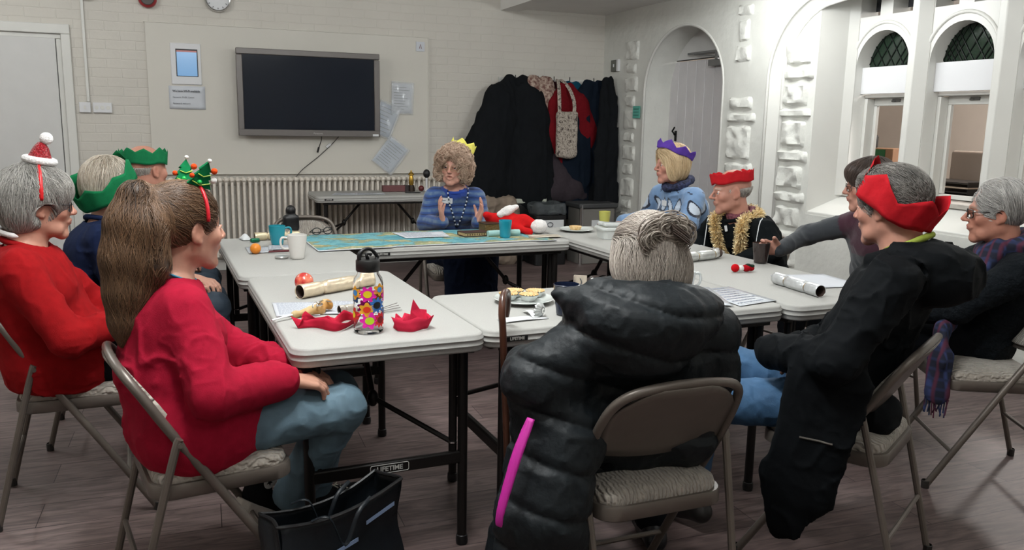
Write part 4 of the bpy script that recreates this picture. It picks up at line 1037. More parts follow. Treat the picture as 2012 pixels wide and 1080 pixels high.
# ================= woman in the blue striped jumper (head of the table)
M_stripe=cloth('striped blue knit','#27406e'); 
def stripetint(V,J):
    n=len(V); base=np.array(lin('#24447e')[:3]); pale=np.array(lin('#5f7488')[:3]); dk=np.array(lin('#14254e')[:3]); 
    z=V[:,2]+.006*vnoise(V,14,4); w=.5+.5*np.sin(z/.052*2*PI); w2=np.clip((w-.55)*4,0,1)[:,None]; w3=np.clip((.12-w)*9,0,1)[:,None]
    C=np.repeat(base[None],n,0); C=C+(pale-C)*w2*(.6+.4*vnoise(V,60,2)[:,None]); C=C+(dk-C)*w3; 
    nk=np.linalg.norm(V-(J['nb']+UP*.01),axis=1)<.098; C[nk]=np.array(lin('#1c3a86')[:3]); return C
M_str=mat('striped knit','#ffffff',.9,attr='tint',bump=.5,bscale=240,bdist=.002,sheen=.3)
j5=person('grey-blonde woman in blue striped jumper with yellow crown and raised hands',(1.70,5.22),-100,(1.655,5.035,1.115),-126,2,-4,sc=.98,sh=.140,bulk=.96,
  skin='#c99583',lip='#a0554f',brow='#a08d7a',old=.9,mouth=.010,jowl=.7,
  arms={'R':(V3(1.475,5.06,.76),V3(1.535,4.88,.785),V3(-.25,-.05,.97),V3(.95,-.2,.15),V3(.2,.9,.2),(8,12,12),.05),'L':(V3(1.83,5.00,.77),V3(1.755,4.87,.775),V3(.25,-.12,.95),V3(-.95,.1,.2),V3(-.1,.9,.2),(10,14,12),.05)},
  legs={'R':(V3(1.62,4.92,.555),V3(1.63,4.86,.10),V3(1.63,4.72,.035)),'L':(V3(1.84,4.90,.555),V3(1.80,4.86,.10),V3(1.80,4.72,.035))},
  top=dict(mat=M_str,hem=.47,fold=.005,cuff=.01,thick=.006,collar=.070,cdrop=-.01,tint=stripetint,bandmat=mat('royal blue rib','#1d3f97',.85,bump=.5,bscale=200),bust=True),
  pants=dict(mat=cloth('dark navy skirt','#141c30'),name='trousers',ankle=.075,extra=[lambda T,J: (T.seg(J['legs']['R'][0]*.5+J['legs']['L'][0]*.5-UP*.02,J['legs']['R'][1]*.5+J['legs']['L'][1]*.5+UP*.05,.115,.13,k=.06),T.seg(J['pel'],J['legs']['R'][0]*.5+J['legs']['L'][0]*.5-UP*.02,.11,.11,k=.06))]),
  shoes='#15161a',hB=.0045,hC=.006)
def h(F):
    scalp(F,.026); F.ell((0,-.035,-.02),(.108,.085,.085),k=.03)
    for s in (-1,1): F.ell((s*.086,.010,-.025),(.034,.042,.065),k=.02); F.ell((s*.074,.045,.05),(.033,.035,.035),k=.02)
    F.ell((0,.05,.095),(.06,.045,.028),k=.02)
    faceoff(F,-.030,.125,(.072,.090,.108)); F.plane((0,0,-.095),(0,.25,-1),k=.02)
    F.disp.append(lambda P:-.009*np.abs(vnoise(P,38,3))-.006*vnoise(P,75,5))
hair(j5,h,'#96745e','#e2c8b2',5200,fsides,h=.0055,steps=8,step=.009,width=.0012,jit=.7,lift=.007,wave=1.6,wfreq=60)
crown(j5,'#e2da6a',.080,.062,.085,.085,tilt=(24,-8),n=6,back=-.062,side=-.018,zig=.4,seed=2,flare=1.05)
glasses(j5,'#b9a37a',.024,.016,th=.0009)
o=j5['org']; c=j5['chest']; f_=j5['f']; r_=j5['r']
def onfront(J,sx,dz,push=.0):
    """a point on the front of the jumper"""
    return J
# name badge and bead necklace lie on the chest
from mathutils.bvhtree import BVHTree
def caster(ob):
    me=ob.data; vs=[v.co.copy() for v in me.vertices]; return BVHTree.FromPolygons(vs,[tuple(p.vertices) for p in me.polygons])
bt=caster(j5['T'])
def cast(J,bt,side,z,fd=None,start=.5):
    """point and normal on the clothing front at lateral offset side (to own right) and height z"""
    f=J['f'] if fd is None else fd; org=J['chest']+J['r']*side-J['org']; org=np.array([org[0],org[1],z]); st=Vector(org+f*start); hit=bt.ray_cast(st,Vector(-f))
    return (np.array(hit[0]),np.array(hit[1])) if hit[0] is not None else (org+f*.12,f)
def badge(J,bt,side,z,w,hh,m,name='name_badge',tilt=0.,line=True):
    p,n=cast(J,bt,side,z); n=unit(n*V3(1,1,.5)); xx=unit(np.cross(UP,n)); yy=np.cross(n,xx); a=R(tilt); x2=xx*math.cos(a)+yy*math.sin(a); y2=-xx*math.sin(a)+yy*math.cos(a)
    M=Matrix([[x2[i],y2[i],n[i],p[i]+n[i]*.006] for i in range(3)]+[[0,0,0,1]])
    k=MB(); k.M=M; k.prism(rrect(-w/2,-hh/2,w/2,hh/2,.004,3),-.001,.001); b=k.build(name,m,parent=J['P'],smooth=False)
    if line:
        k=MB(); k.M=M
        for i,(x0,x1) in enumerate(((-.35,-.05),(.15,.32))): k.box(((x0+x1)/2*w,0,.0014),((x1-x0)*w,.004,.0006))
        k.build('writing',mat('blue ink','#3c4a66',.7),parent=b,smooth=False)
    return b
M_white=mat('white card','#d8dadb',.6)
badge(j5,bt,.062,.905,.078,.036,M_white,tilt=-3)
bd=MB(); rs=random.Random(4); Mb=[mat('pale bead','#cfd6dc',.15,metal=.3),mat('dark bead','#10131c',.2)]
for sx in (-1,1):
    for i in range(20):
        z=.975-.0125*i; s=sx*(.060*(1-(i/19)**1.6)+.004)-.01
        p,n=cast(j5,bt,s,z); bd.m=i%2; bd.ball(tuple(p+n*.006),(.0055,.0055,.004) if i%2 else .0065,8,6)
bd.build('bead_necklace',Mb,parent=j5['P'],angle=180)

# ================= woman in the pale blue penguin jumper, purple crown
M_pen=mat('penguin knit','#ffffff',.9,attr='tint',bump=.4,bscale=220,bdist=.0015,sheen=.3)
def pentint(V,J):
    n=len(V); base=np.array(lin('#6d8bb0')[:3]); wh=np.array(lin('#b9c4d2')[:3]); ink=np.array(lin('#10182c')[:3])
    C=np.repeat(base[None],n,0)*(1+.08*vnoise(V,50,1)[:,None]); c=J['chest']; d=V-c; ang=np.arctan2(d@J['r'],d@J['f'])
    for s in 'RL':   # sleeves use their own angle
        el,wr=J['arms'][s][0],J['arms'][s][1]; sh_=J['sh'][s]
    u=ang*.15; 
    for row,(z0,off) in enumerate(((.895,0.),(.70,.04))):
        cell=.064; k=np.floor((u+off)/cell); x=(u+off)-(k+.5)*cell; z=V[:,2]-z0; flip=np.where(k%2==0,1,-1); x=x+z*.22*flip
        r=np.sqrt((x/(.020*(1-z*9)))**2+(z/.046)**2); C[r<1]=wh; C[(r>.80)&(r<1.12)]=ink
        C[(np.abs(x)<.007)&(np.abs(z+.050)<.006)]=ink
    x=(u/.06)%1-.5; 
    for z0 in (.81,.985,.775): C[(np.abs(V[:,2]-z0-.004*np.sign(x))<.004)&(np.abs(x)<.14)]=ink
    return C
j6=person('woman in pale blue penguin jumper and dark neck scarf with purple crown',(3.12,4.64),188,(2.955,4.57,1.150),172,2,0,sc=1.0,sh=.165,bulk=1.08,
  skin='#c58d7c',lip='#9c5a54',brow='#a38c6c',old=.6,
  arms={'L':(V3(2.93,4.32,.80),V3(2.68,4.25,.775),V3(-.95,.1,-.1),V3(0,0,-1),V3(0,.9,0),(20,25,20)),'R':(V3(2.97,4.86,.78),V3(2.70,4.70,.775),V3(-.8,-.5,-.1),V3(0,0,-1),V3(-.5,-.9,0),(20,25,20))},
  top=dict(mat=M_pen,hem=.47,fold=.007,cuff=.0,thick=.014,collar=.066,tint=pentint,bust=True),pants=dict(mat=M_djean),shoes='#15161a',hB=.005,hC=.0055)
def h(F):
    scalp(F,.018); F.ell((0,-.03,-.03),(.092,.080,.080),k=.03)
    for s in (-1,1): F.ell((s*.078,.022,-.01),(.022,.040,.085),k=.02)
    F.ell((0,.055,.085),(.06,.035,.03),k=.025)
    faceoff(F,-.040,.128,(.066,.080,.112)); F.plane((0,0,-.105),(0,.1,-1),k=.02)
hair(j6,h,'#a8875e','#e6cfa8',4500,fsides,h=.0055,steps=14,step=.012,width=.0013,jit=.10,lift=.003)
crown(j6,'#5a3c9c',.104,.124,.066,.062,tilt=(24,0),n=8,back=-.02,zig=.5,seed=8,flare=1.05)
def scarf_ring(J,m,r0=.078,rad=.026,z=.030,drop=.03,name='neck_scarf',amp=.4):
    pts=[]; rr=[]
    for i,a in enumerate(np.linspace(0,2*PI,30)[:-1]):
        p=J['nb']+J['f']*math.cos(a)*r0*1.02+J['r']*math.sin(a)*r0+UP*(z-drop*math.cos(a)); pts.append(tuple(p-J['org'])); rr.append(rad*(1+.18*math.sin(5*a+1)))
    return MB().tube(pts,rr,10,closed=True).build(name,m,parent=J['P'],angle=180)
scarf_ring(j6,mat('dark floral scarf','#11152a',.85,col2='#343a5c',nscale=70,bump=.4,bscale=60))
bt6=caster(j6['T']); badge(j6,bt6,.02,.905,.06,.035,M_white,line=False)

# ================= elderly man with gold tinsel
M_coal=cloth('black fleece jacket','#0d1113')
j7=person('elderly man in black jacket with gold tinsel garland and red paper crown',(3.08,3.90),190,(2.885,3.845,1.040),160,6,0,sc=1.03,sh=.185,bulk=1.12,male=True,
  skin='#c08a78',lip='#a06a60',brow='#a99f94',old=1.0,jowl=.7,neckr=.056,nose=1.06,
  arms={'L':(V3(2.95,3.55,.74),V3(2.80,3.66,.66),V3(-.8,.5,-.1),V3(0,0,-1),V3(.5,.9,0),(25,30,25)),'R':(V3(2.95,4.15,.74),V3(2.80,4.0,.66),V3(-.8,-.5,-.1),V3(0,0,-1),V3(-.5,.9,0),(25,30,25))},
  top=dict(mat=M_coal,hem=.47,fold=.010,thick=.014,collar=.078,name='jacket'),pants=dict(mat=M_blk),shoes='#15161a',hB=.0045,hC=.007)
def h(F):
    scalp(F,.006); F.plane((0,0,.02),(0,0,1),k=.01); faceoff(F,-.03,.09,(.09,.09,.12)); earsoff(F,(.024,.026,.036)); F.plane((0,-.03,-.062),(0,.25,-1),k=.02)
hair(j7,h,'#8e8882','#c9c4bd',500,downflow,h=.006,steps=7,step=.007,width=.0014,jit=.2,lift=.002)
crown(j7,'#b51c24',.090,.112,.048,.062,tilt=(-2,4),n=16,back=-.012,zig=.12,seed=9,flare=1.05)
scarf_ring(j7,mat('maroon shirt','#4f1a24',.8,col2='#7a4450',nscale=90),.066,.018,.028,.022,'shirt_collar')
bt7=caster(j7['T']); o=j7['org']
tp=[]
for t_ in np.linspace(-1,1,25):
    s=abs(t_); sg=1 if t_>0 else -1
    if s<.38:
        a=s/.38*PI*.5; p=j7['nb']-j7['f']*math.cos(a)*.085+j7['r']*sg*math.sin(a)*.10+UP*(.035-.02*math.sin(a))-o
    else:
        w=(s-.38)/.62; z=.90-w*.24; p,n=cast(j7,bt7,sg*(.100-.045*w**1.2),z); p=p+n*.025
    tp.append(p)
tp=np.array([list(q) for q in smooth_path([tuple(p) for p in tp],6)])
rs=np.random.RandomState(5); vs=[];fs=[]
for i in range(len(tp)-1):
    T_=unit(tp[i+1]-tp[i])
    for k in range(46):
        a=rs.rand()*2*PI; u=unit(np.cross(T_,(0.3,.2,1))); v_=np.cross(T_,u); dr=unit(u*math.cos(a)+v_*math.sin(a)+T_*rs.normal(0,.5)); c0=tp[i]+(tp[i+1]-tp[i])*rs.rand()
        L_=rs.uniform(.020,.046); w_=unit(np.cross(dr,rs.normal(size=3)))*.0026; b_=dr*L_+w_*rs.normal(0,3); n=len(vs); vs+=[tuple(c0-w_),tuple(c0+w_),tuple(c0+b_+w_*.7),tuple(c0+b_-w_*.7)]; fs.append((n,n+1,n+2,n+3))
k=MB(); k.add(vs,fs); k.tube([tuple(p) for p in tp],.004,5)
tn=k.build('tinsel_garland',mat('gold foil','#f6e0b2',.40,metal=.3,noise=.55,nscale=150,spec=.8),parent=j7['P'],smooth=False); tn['label']='shiny gold tinsel garland'
badge(j7,bt7,.012,.835,.022,.034,M_white,'name_badge',15,line=False)
for sg in (-1,1):   # white piping over the shoulders
    pts=[]
    for w in np.linspace(0,1,8):
        st=Vector(j7['sh']['R' if sg>0 else 'L']+UP*.3+j7['f']*(.02+.09*w)+j7['r']*sg*(-.01+.035*w)-o); hit=bt7.ray_cast(st,Vector((0,0,-1)))
        if hit[0] is not None: pts.append(tuple(np.array(hit[0])+UP*.002))
    if len(pts)>2: MB().tube(pts,.003,6).build('piping',M_white,parent=j7['P'])

# ================= person reaching for the brown mug (mostly hidden)
M_wine=mat('wine and grey jumper','#ffffff',.9,attr='tint',bump=.4,bscale=220,sheen=.2)
def winetint(V,J):
    C=np.repeat(np.array(lin('#3a1426')[:3])[None],len(V),0)
    g=np.array(lin('#2f3338')[:3])
    for s in 'RL':
        a,b=J['sh'][s],J['arms'][s][0]; t=((V-a)@(b-a))/((b-a)@(b-a)); C[(t>.18)&(np.abs((V-J['chest'])@J['r'])>.10)]=g
    C[V[:,2]<.80]=g; return C
j8=person('dark-haired person in wine and grey jumper reaching for the brown mug',(3.20,3.10),178,(3.015,2.985,1.135),146,6,0,sc=1.0,sh=.17,bulk=1.0,
  skin='#c08c7a',brow='#3a2a22',old=.5,
  arms={'R':(V3(2.985,3.335,.86),V3(2.765,3.275,.80),V3(-.9,.1,.18),V3(-.35,-.9,0),V3(-.2,0,1),(22,38,30),.0,.9)},
  top=dict(mat=M_wine,hem=.47,fold=.006,cuff=.0,tint=winetint,collar=.064),pants=dict(mat=M_djean),shoes='#15161a',hB=.0045,hC=.007)
def h(F):
    scalp(F,.016); F.ell((0,.05,.07),(.07,.05,.04),k=.03); faceoff(F,-.06,.125,(.075,.070,.105)); F.plane((0,-.03,-.06),(0,.25,-1),k=.02)
hair(j8,h,'#2a211d','#5a4a42',3500,fl,h=.006,steps=10,step=.011,width=.0011,jit=.15)
glasses(j8,'#3a2c28',.024,.016)

# ================= person in the long black coat, red crown low on grey hair
M_coat=cloth('black outdoor coat','#090c0f',rough=.8,bump=.3,bscale=90,noise=.12,nscale=10)
M_bjean=mat('mid blue denim','#35597c',.8,noise=.16,nscale=14,bump=.35,bscale=420)
def coat9(T,J):
    # hood lying on the back, stand collar, skirts of the coat hanging down the near side
    nb=J['nb']; f=J['f']; r=J['r']
    T.ell(nb-f*.105-UP*.055,(.125,.095,.095),k=.035); T.ell(nb-f*.06-r*.03+UP*.0,(.10,.085,.05),k=.03)
    T.seg(nb-f*.07+UP*.03,nb+r*.075+UP*.02,.020,k=.02); T.seg(nb-f*.07+UP*.03,nb-r*.075+UP*.02,.020,k=.02)
    T.seg(nb-r*.075+UP*.02,nb-r*.04+f*.09-UP*.02,.02,k=.02)
    T.seg(V3(1.90,1.90,.62),V3(1.78,1.84,.60),.09,.07,k=.04)
    N9=V3(.848,.53,0); kw=dict(k=.03,u=N9,sq=.42)
    for a_,b_,ra,rb in ((V3(1.70,1.83,.66),V3(1.685,1.88,.30),.075,.07),(V3(1.745,1.80,.68),V3(1.72,1.84,.32),.09,.085),(V3(1.76,1.77,.66),V3(1.735,1.80,.44),.08,.06),(V3(1.675,1.89,.34),V3(1.685,1.87,.20),.06,.035),(V3(1.695,1.86,.34),V3(1.675,1.885,.20),.075,.045),(V3(1.675,1.885,.22),V3(1.668,1.893,.165),.045,.015)):
        T.seg(a_,b_,ra,rb,**kw)
    T.seg(V3(2.0,1.86,.50),V3(2.05,1.87,.52),.05,.045,k=.04)
j9=person('grey-cropped person in long black coat and blue jeans with torn red crown',(1.925,2.085),122,(2.015,1.905,1.160),108,6,0,sc=.98,sh=.18,bulk=1.00,male=True,
  skin='#c08b78',lip='#a3675c',brow='#7a6a60',old=.6,jowl=.5,neckr=.060,neckback=.035,
  arms={'L':(V3(1.725,1.765,.745),V3(1.735,1.985,.705),V3(.75,.5,-.3),V3(0,0,-1),V3(-.5,.8,0),(40,50,35)),'R':(V3(2.17,2.10,.74),V3(1.96,2.13,.68),V3(-.3,-.7,-.5),V3(0,0,-1),V3(0,-1,0),(25,30,25))},
  legs={'L':(V3(1.59,2.20,.50),V3(1.64,2.30,.12),V3(1.60,2.42,.035)),'R':(V3(1.60,2.40,.60),V3(1.42,2.36,.32),V3(1.31,2.48,.26))},
  top=dict(mat=M_coat,hem=.08,cuthem=False,fold=.014,cuff=-.07,thick=.022,collar=.070,name='long_coat',extra=[coat9],band=False),
  pants=dict(mat=M_bjean,name='jeans'),shoes='#1c1a19',hB=.0038,hC=.006)
def h(F):
    scalp(F,.012); F.ell((0,.03,.085),(.062,.06,.035),k=.03); faceoff(F,-.055,.118,(.080,.065,.105)); earsoff(F,(.024,.024,.034)); F.plane((0,-.03,-.070),(0,.25,-1),k=.02)
def fl9(q):
    d=q-V3(0,.02,.13); d[:,2]*=.3; d[:,2]-=.03; d[:,1]-=.05; return d*8
hair(j9,h,'#3f3c39','#98938d',11000,fl9,h=.0045,steps=5,step=.005,width=.0007,jit=.40,lift=.0035,mottle=.5)
crown(j9,'#b01822',.104,.128,-.002,.108,tilt=(36,-4),n=5,back=-.012,zig=.45,seed=11,flare=1.0,crump=.006)
scarf_ring(j9,mat('lime collar','#8a9640',.85,noise=.15,nscale=60,spec=.1),.064,.009,.036,.03,'shirt_collar')
o=j9['org']; bt9=caster(j9['T']); zp=[]
for w in np.linspace(0,1,7):
    q=V3(1.69+.07*w,1.84-.065*w,.50-.004*w)-V3(.848,.53,0)*.5-o; h_=bt9.ray_cast(Vector(q),Vector((.848,.53,0)))
    if h_[0] is not None: zp.append(tuple(np.array(h_[0])-V3(.848,.53,0)*.001))
if len(zp)>2: MB().tube(zp,.0032,8).build('pocket_zip',mat('steel zip','#77726c',.35,metal=.8),parent=j9['P'])

# ================= man in glasses and tartan scarf (far right)
M_dknit=cloth('charcoal cable knit','#12161a',bump=1.0,bscale=55,bdist=.012)
def m10(T,J): T.seg(J['nb']-UP*.0,J['nb']+UP*.035+J['f']*.015,.072,.062,k=.03)
j10=person('man in glasses, charcoal knit and blue tartan scarf by the window wall',(3.10,2.50),146,(3.085,2.375,1.070),137,3,0,sc=1.04,sh=.185,bulk=1.12,male=True,
  skin='#b9806c',lip='#9c645a',brow='#75695f',old=.8,jowl=.6,neckr=.06,nose=1.04,
  arms={'L':(V3(2.86,2.32,.70),V3(2.78,2.56,.64),V3(-.6,.7,-.1),V3(0,0,-1),V3(.9,.3,0),(25,30,25)),'R':(V3(3.22,2.75,.72),V3(2.92,2.76,.64),V3(-.9,.0,-.1),V3(0,0,-1),V3(0,-1,0),(25,30,25))},
  top=dict(mat=M_dknit,hem=.47,fold=.010,thick=.016,collar=None,name='jumper',extra=[m10]),pants=dict(mat=M_blk),shoes='#15161a',hB=.0045,hC=.007)
def h(F):
    scalp(F,.011); F.ell((0,-.03,.06),(.078,.085,.062),k=.02); faceoff(F,-.035,.125,(.085,.085,.115)); F.ell((0,.10,.085),(.05,.05,.04),k=.02,sub=True); earsoff(F,(.024,.024,.034)); F.plane((0,-.03,-.066),(0,.25,-1),k=.02)
def fl10(q):
    d=np.stack([q[:,0]*2,-.12-0*q[:,1],-.3*(q[:,1]<0)-.1+0*q[:,0]],1); return d*6
hair(j10,h,'#6d6964','#d9d6d2',6500,fl10,h=.0045,steps=8,step=.008,width=.0009,jit=.2,lift=.004)
glasses(j10,'#15100f',.025,.015,th=.0022)
def tartan():
    m=bpy.data.materials.new('blue tartan wool'); m.use_nodes=True; nt=m.node_tree; N=nt.nodes; L=nt.links; b=N['Principled BSDF']; b.inputs['Roughness'].default_value=.9
    tc=N.new('ShaderNodeTexCoord'); src=None
    for ax,col,sc_ in (('X','#27345e',30),('Z','#1a2444',26),('Y','#4b1a30',24)):
        w=N.new('ShaderNodeTexWave'); w.bands_direction=ax; w.inputs['Scale'].default_value=sc_/6.28*2; L.new(tc.outputs['Object'],w.inputs['Vector'])
        mx=N.new('ShaderNodeMix'); mx.data_type='RGBA'; mr=N.new('ShaderNodeMapRange'); mr.inputs['From Min'].default_value=.6; L.new(w.outputs['Fac'],mr.inputs['Value']); L.new(mr.outputs[0],mx.inputs['Factor'])
        if src: L.new(src,mx.inputs['A'])
        else: mx.inputs['A'].default_value=lin('#0d1226')
        mx.inputs['B'].default_value=lin(col); src=mx.outputs['Result']
    L.new(src,b.inputs['Base Color']); return m
M_tart=tartan(); o=j10['org']; f_,r_=j10['f'],j10['r']
SC=SDF(); nb=j10['nb']
for a0,a1 in zip(np.linspace(0,2*PI,13)[:-1],np.linspace(0,2*PI,13)[1:]):
    P_=lambda a:nb+f_*math.cos(a)*.078+r_*math.sin(a)*.088+UP*(.018-.035*math.cos(a)); SC.seg(P_(a0),P_(a1),.036,k=.015)
SC.chain([nb+f_*.06-r_*.07,j10['chest']+f_*.13-r_*.085-UP*.02,j10['waist']+f_*.16-r_*.11,V3(2.80,2.33,.60),V3(2.765,2.29,.50)],[.05,.055,.05,.045,.045],k=.03,u=f_,sq=.5)
SC.chain([V3(2.765,2.29,.52),V3(2.745,2.27,.38)],[.045,.045],k=.02,u=unit(V3(-.85,-.5,0)),sq=.35)
SC.disp.append(lambda P:-.005*(1-2*np.abs(vnoise(P,16,4))))
sco=sdf_obj('tartan_scarf',SC,.006,M_tart,j10['P'],rel=1,origin=o); sco['label']='navy tartan scarf with fringed end'
fr_=MB(); rs=random.Random(2)
for i in range(14):
    x=2.745+(-.5*(i-6.5)*.0065)*-1; y=2.27+(.85*(i-6.5)*.0065)*-1; fr_.tube(smooth_path([(x-o[0],y-o[1],.36),(x-o[0]+rs.uniform(-.006,.006),y-o[1]+rs.uniform(-.006,.006),.325),(x-o[0]+rs.uniform(-.012,.012),y-o[1]+rs.uniform(-.01,.01),.285+rs.uniform(-.01,.02))],3),.003,5)
fr_.build('fringe',M_tart,parent=sco)

# ================= woman in the quilted black coat with the grey bun (front, from behind)
M_puff=mat('black quilted nylon','#10161a',.55,noise=.15,nscale=12,bump=.6,bscale=34,bdist=.005,spec=.28)
def coat11(T,J):
    nb=J['nb']
    T.ell(V3(1.105,1.745,.925),(.185,.11,.075),k=.04); T.ell(V3(1.08,1.735,.875),(.145,.085,.10),k=.04)
    T.ell(V3(.98,1.81,.955),(.07,.07,.05),k=.03); T.seg(V3(.93,1.84,.945),V3(.90,1.87,.965),.03,.012,k=.02)
    T.seg(V3(1.08,1.90,.84),V3(1.12,2.02,.55),.145,.145,k=.06)
    T.seg(V3(.90,1.84,.60),V3(.82,1.78,.42),.11,.10,k=.06); T.seg(V3(.82,1.78,.42),V3(.80,1.74,.12),.10,.12,k=.06,u=V3(.3,1,0),sq=.6)
    T.seg(V3(.88,1.86,.62),V3(.80,1.90,.14),.08,.10,k=.05,u=V3(.5,.8,0),sq=.55)
    T.seg(V3(1.28,1.85,.56),V3(1.30,2.0,.53),.09,.08,k=.05)
def quilt(J):
    def g(P):
        a=(P[:,2]*1.0+.22*(P[:,0]-1.1)-.12*np.abs(P[:,0]-1.1)); row=a/.118; k=np.floor(row); r1=np.abs(np.sin(row*PI))
        c=(P[:,0]*.85+P[:,1]*.55)/.16+.5*(k%2); r2=np.abs(np.sin(c*PI)); q=np.minimum(r1,.25+.9*r2)
        return -.013*np.clip(q*1.6,0,1)**.6-.0035*np.clip(1-2.4*np.abs(vnoise(P*vec(1,1,.8),15,6)),0,1)**2-.003*np.clip(1-3.0*np.abs(vnoise(P,30,3)),0,1)**3+.004
    return g
j11=person('grey-haired woman with a pinned bun in a long quilted black coat',(1.15,2.02),92,(1.165,1.905,1.030),86,12,3,sc=1.0,sh=.175,bulk=1.05,
  skin='#c08c7a',old=.8,
  arms={'L':(V3(.835,1.86,.745),V3(.93,2.12,.70),V3(.5,.85,0),V3(0,0,-1),V3(1,0,0),(25,30,25)),'R':(V3(1.35,1.86,.72),V3(1.27,2.12,.68),V3(-.5,.85,0),V3(0,0,-1),V3(-1,0,0),(25,30,25))},
  legs={'L':(V3(1.05,2.30,.53),V3(1.10,2.22,.11),V3(1.08,2.36,.035)),'R':(V3(1.26,2.28,.53),V3(1.42,2.20,.11),V3(1.46,2.34,.035))},
  top=dict(mat=M_puff,hem=.06,cuthem=False,fold=0,thick=.035,collar=.075,name='quilted_coat',extra=[coat11],disp=[quilt],band=False,cuff=-.01),
  pants=dict(mat=M_blk),shoes='#15161a',hB=.005,hC=.0055)
BUN=V3(-.004,-.100,.060)
def h(F):
    scalp(F,.012); F.ell((0,-.055,-.035),(.094,.066,.085),k=.03); F.ell((0,-.03,-.01),(.098,.08,.07),k=.03); faceoff(F,-.055,.122,(.075,.065,.105)); F.plane((0,-.03,-.118),(0,.25,-1),k=.02)
def fl11(q):
    up_=np.clip((q[:,2]-.045)/.03,0,1)[:,None]; dn=np.stack([q[:,0]*.6,-.02-0*q[:,1],-np.ones(len(q))],1); tw=(BUN-q)/.08
    return tw*up_+dn*(1-up_)
hr=hair(j11,h,'#6f645d','#bfb5aa',9500,fl11,h=.0045,steps=15,step=.011,width=.0010,jit=.13,lift=.004,wave=.25,wfreq=30,mottle=.5)
# coiled bun: twisted locks wound round a centre, pinned on its right
hf=j11['hf']; o=j11['org']; rs=np.random.RandomState(8); c1=np.array(lin('#6d6159')[:3]); c2=np.array(lin('#bfb5aa')[:3]); c3=np.array(lin('#4a3d37')[:3])
VV=[];QQ=[];CC=[]
def lock(pts,rad,col,n=7):
    m=MB(); m.tube([tuple(p) for p in smooth_path([tuple(p) for p in pts],6)],[rad*(.35+.65*math.sin(PI*min(1,max(0,t)))) for t in np.linspace(.12,.9,(len(pts)-1)*6+1)],n,cap=False)
    b=sum(len(v) for v in VV); VV.append(np.array(m.v)); QQ.append(np.array(m.f)+b); CC.append(np.repeat(np.array(col)[None],len(m.v),0))
for i in range(430):
    k_=rs.choice([0,1,2,3],p=[.34,.22,.22,.22]); cen=[V3(0,0,0),V3(-.026,0,-.010),V3(.030,0,.010),V3(.004,0,.022)][k_]+rs.normal(0,.007,3); R0=[.058,.036,.032,.030][k_]*rs.uniform(.55,1.15); ph=rs.rand()*2*PI; span=rs.uniform(1.2,3.0)*rs.choice([-1,1]); dep=rs.uniform(.0,.012)+(.062-R0)*.28
    pts=[]
    for t in np.linspace(0,1,7):
        a=ph+span*t; x=cen[0]+math.cos(a)*R0*1.15; z_=cen[2]+math.sin(a)*R0*.72
        pts.append(hf.p(BUN+V3(x,-.014-dep-.30*z_-1.2*x*x,z_-.25*dep+.004))-o)
    col=c1+(c2-c1)*rs.rand()
    lock(pts,rs.uniform(.0009,.0026),col,5)
for i in range(60):   # the dark tucked-in end to the right
    y=rs.normal(0,.006); z_=rs.normal(0,.006)
    pts=[hf.p(BUN+V3(x,-.050+y*.6+.9*x*abs(x)*4,z_*.8+.022-x*.55))-o for x in np.linspace(.002,.058,6)]
    lock(pts,rs.uniform(.0012,.0028),c3+(c1-c3)*rs.rand()*.8,5)
link('hair_bun',np_mesh('hair_bun',np.concatenate(VV),np.concatenate(QQ),np.concatenate(CC)),M_hair,j11['P'])
# bright pink lining strip of her coat showing along the left edge
pts=smooth_path([tuple(p-o) for p in (V3(.775,1.755,.69),V3(.735,1.735,.62),V3(.705,1.72,.55),V3(.682,1.71,.485),V3(.678,1.71,.45))],6)
MB().tube(pts,[.012,.013,.014,.015,.015,.016,.016,.016,.016,.016,.015,.015,.015,.015,.014,.014,.014,.013,.013,.012,.012,.012,.012,.011,.010],8,squash=.45).build('pink_lining',mat('magenta lining','#b0148a',.6,bump=.2,bscale=90),parent=j11['P'],angle=180)
# ---------------------------------------------------------------- things on the back wall
def ywall(x,z,y=BY): return (x,y,z)
struct(MB().box((1.115,BY-.012,1.545),(2.53,.024,1.31)).box((1.115,BY-.014,.892),(2.55,.03,.012)).box((1.115,BY-.014,2.198),(2.55,.03,.008)).box((2.385,BY-.014,1.545),(.010,.03,1.31)).build('trim_16',M_board,bevel=.002))
# large television
t=thing('television','large grey-framed flat television, switched off, on the painted board','television',(1.225,BY-.11,1.625),0)
M_tvf=mat('grey plastic bezel','#6c6764',.4,metal=.2); M_scr=mat('dark screen','#131a26',.12,spec=.35)
w,hh=.645,.385
fr=MB(); fr.box((0,.03,0),(w*2-.06,.07,hh*2-.06))
for (cx_,cz_,a,b) in ((0,hh-.026,w*2,.052),(0,-hh+.030,w*2,.060),(-w+.026,-.001,.052,hh*2-.112),(w-.026,-.001,.052,hh*2-.112)): fr.box((cx_,-.012,cz_),(a,.05,b))
fr.build('bezel',M_tvf,parent=t,bevel=.006)
MB().box((0,-.012,.004),(w*2-.10,.02,hh*2-.108)).build('screen',M_scr,parent=t,smooth=False)
text_obj('logo_lettering','Panasonic',.022,M_silver,parent=t,M=Matrix.Translation((.06,-.0385,-hh+.028))@YWALL@Matrix.Scale(1,4))
MB().box((w-.045,-.038,-hh+.018),(.055,.004,.020)).build('sticker',M_white if 'M_white' in globals() else M_panel,parent=t)
cb=MB(); cb.tube(smooth_path([(.10,.03,-hh),(.095,.03,-hh-.04),(.07,.05,-hh-.12)],5),.004,6); cb.tube([(.075,.048,-hh-.10),(.062,.052,-hh-.15)],.009,8); cb.build('loose_cable',M_dark,parent=t)
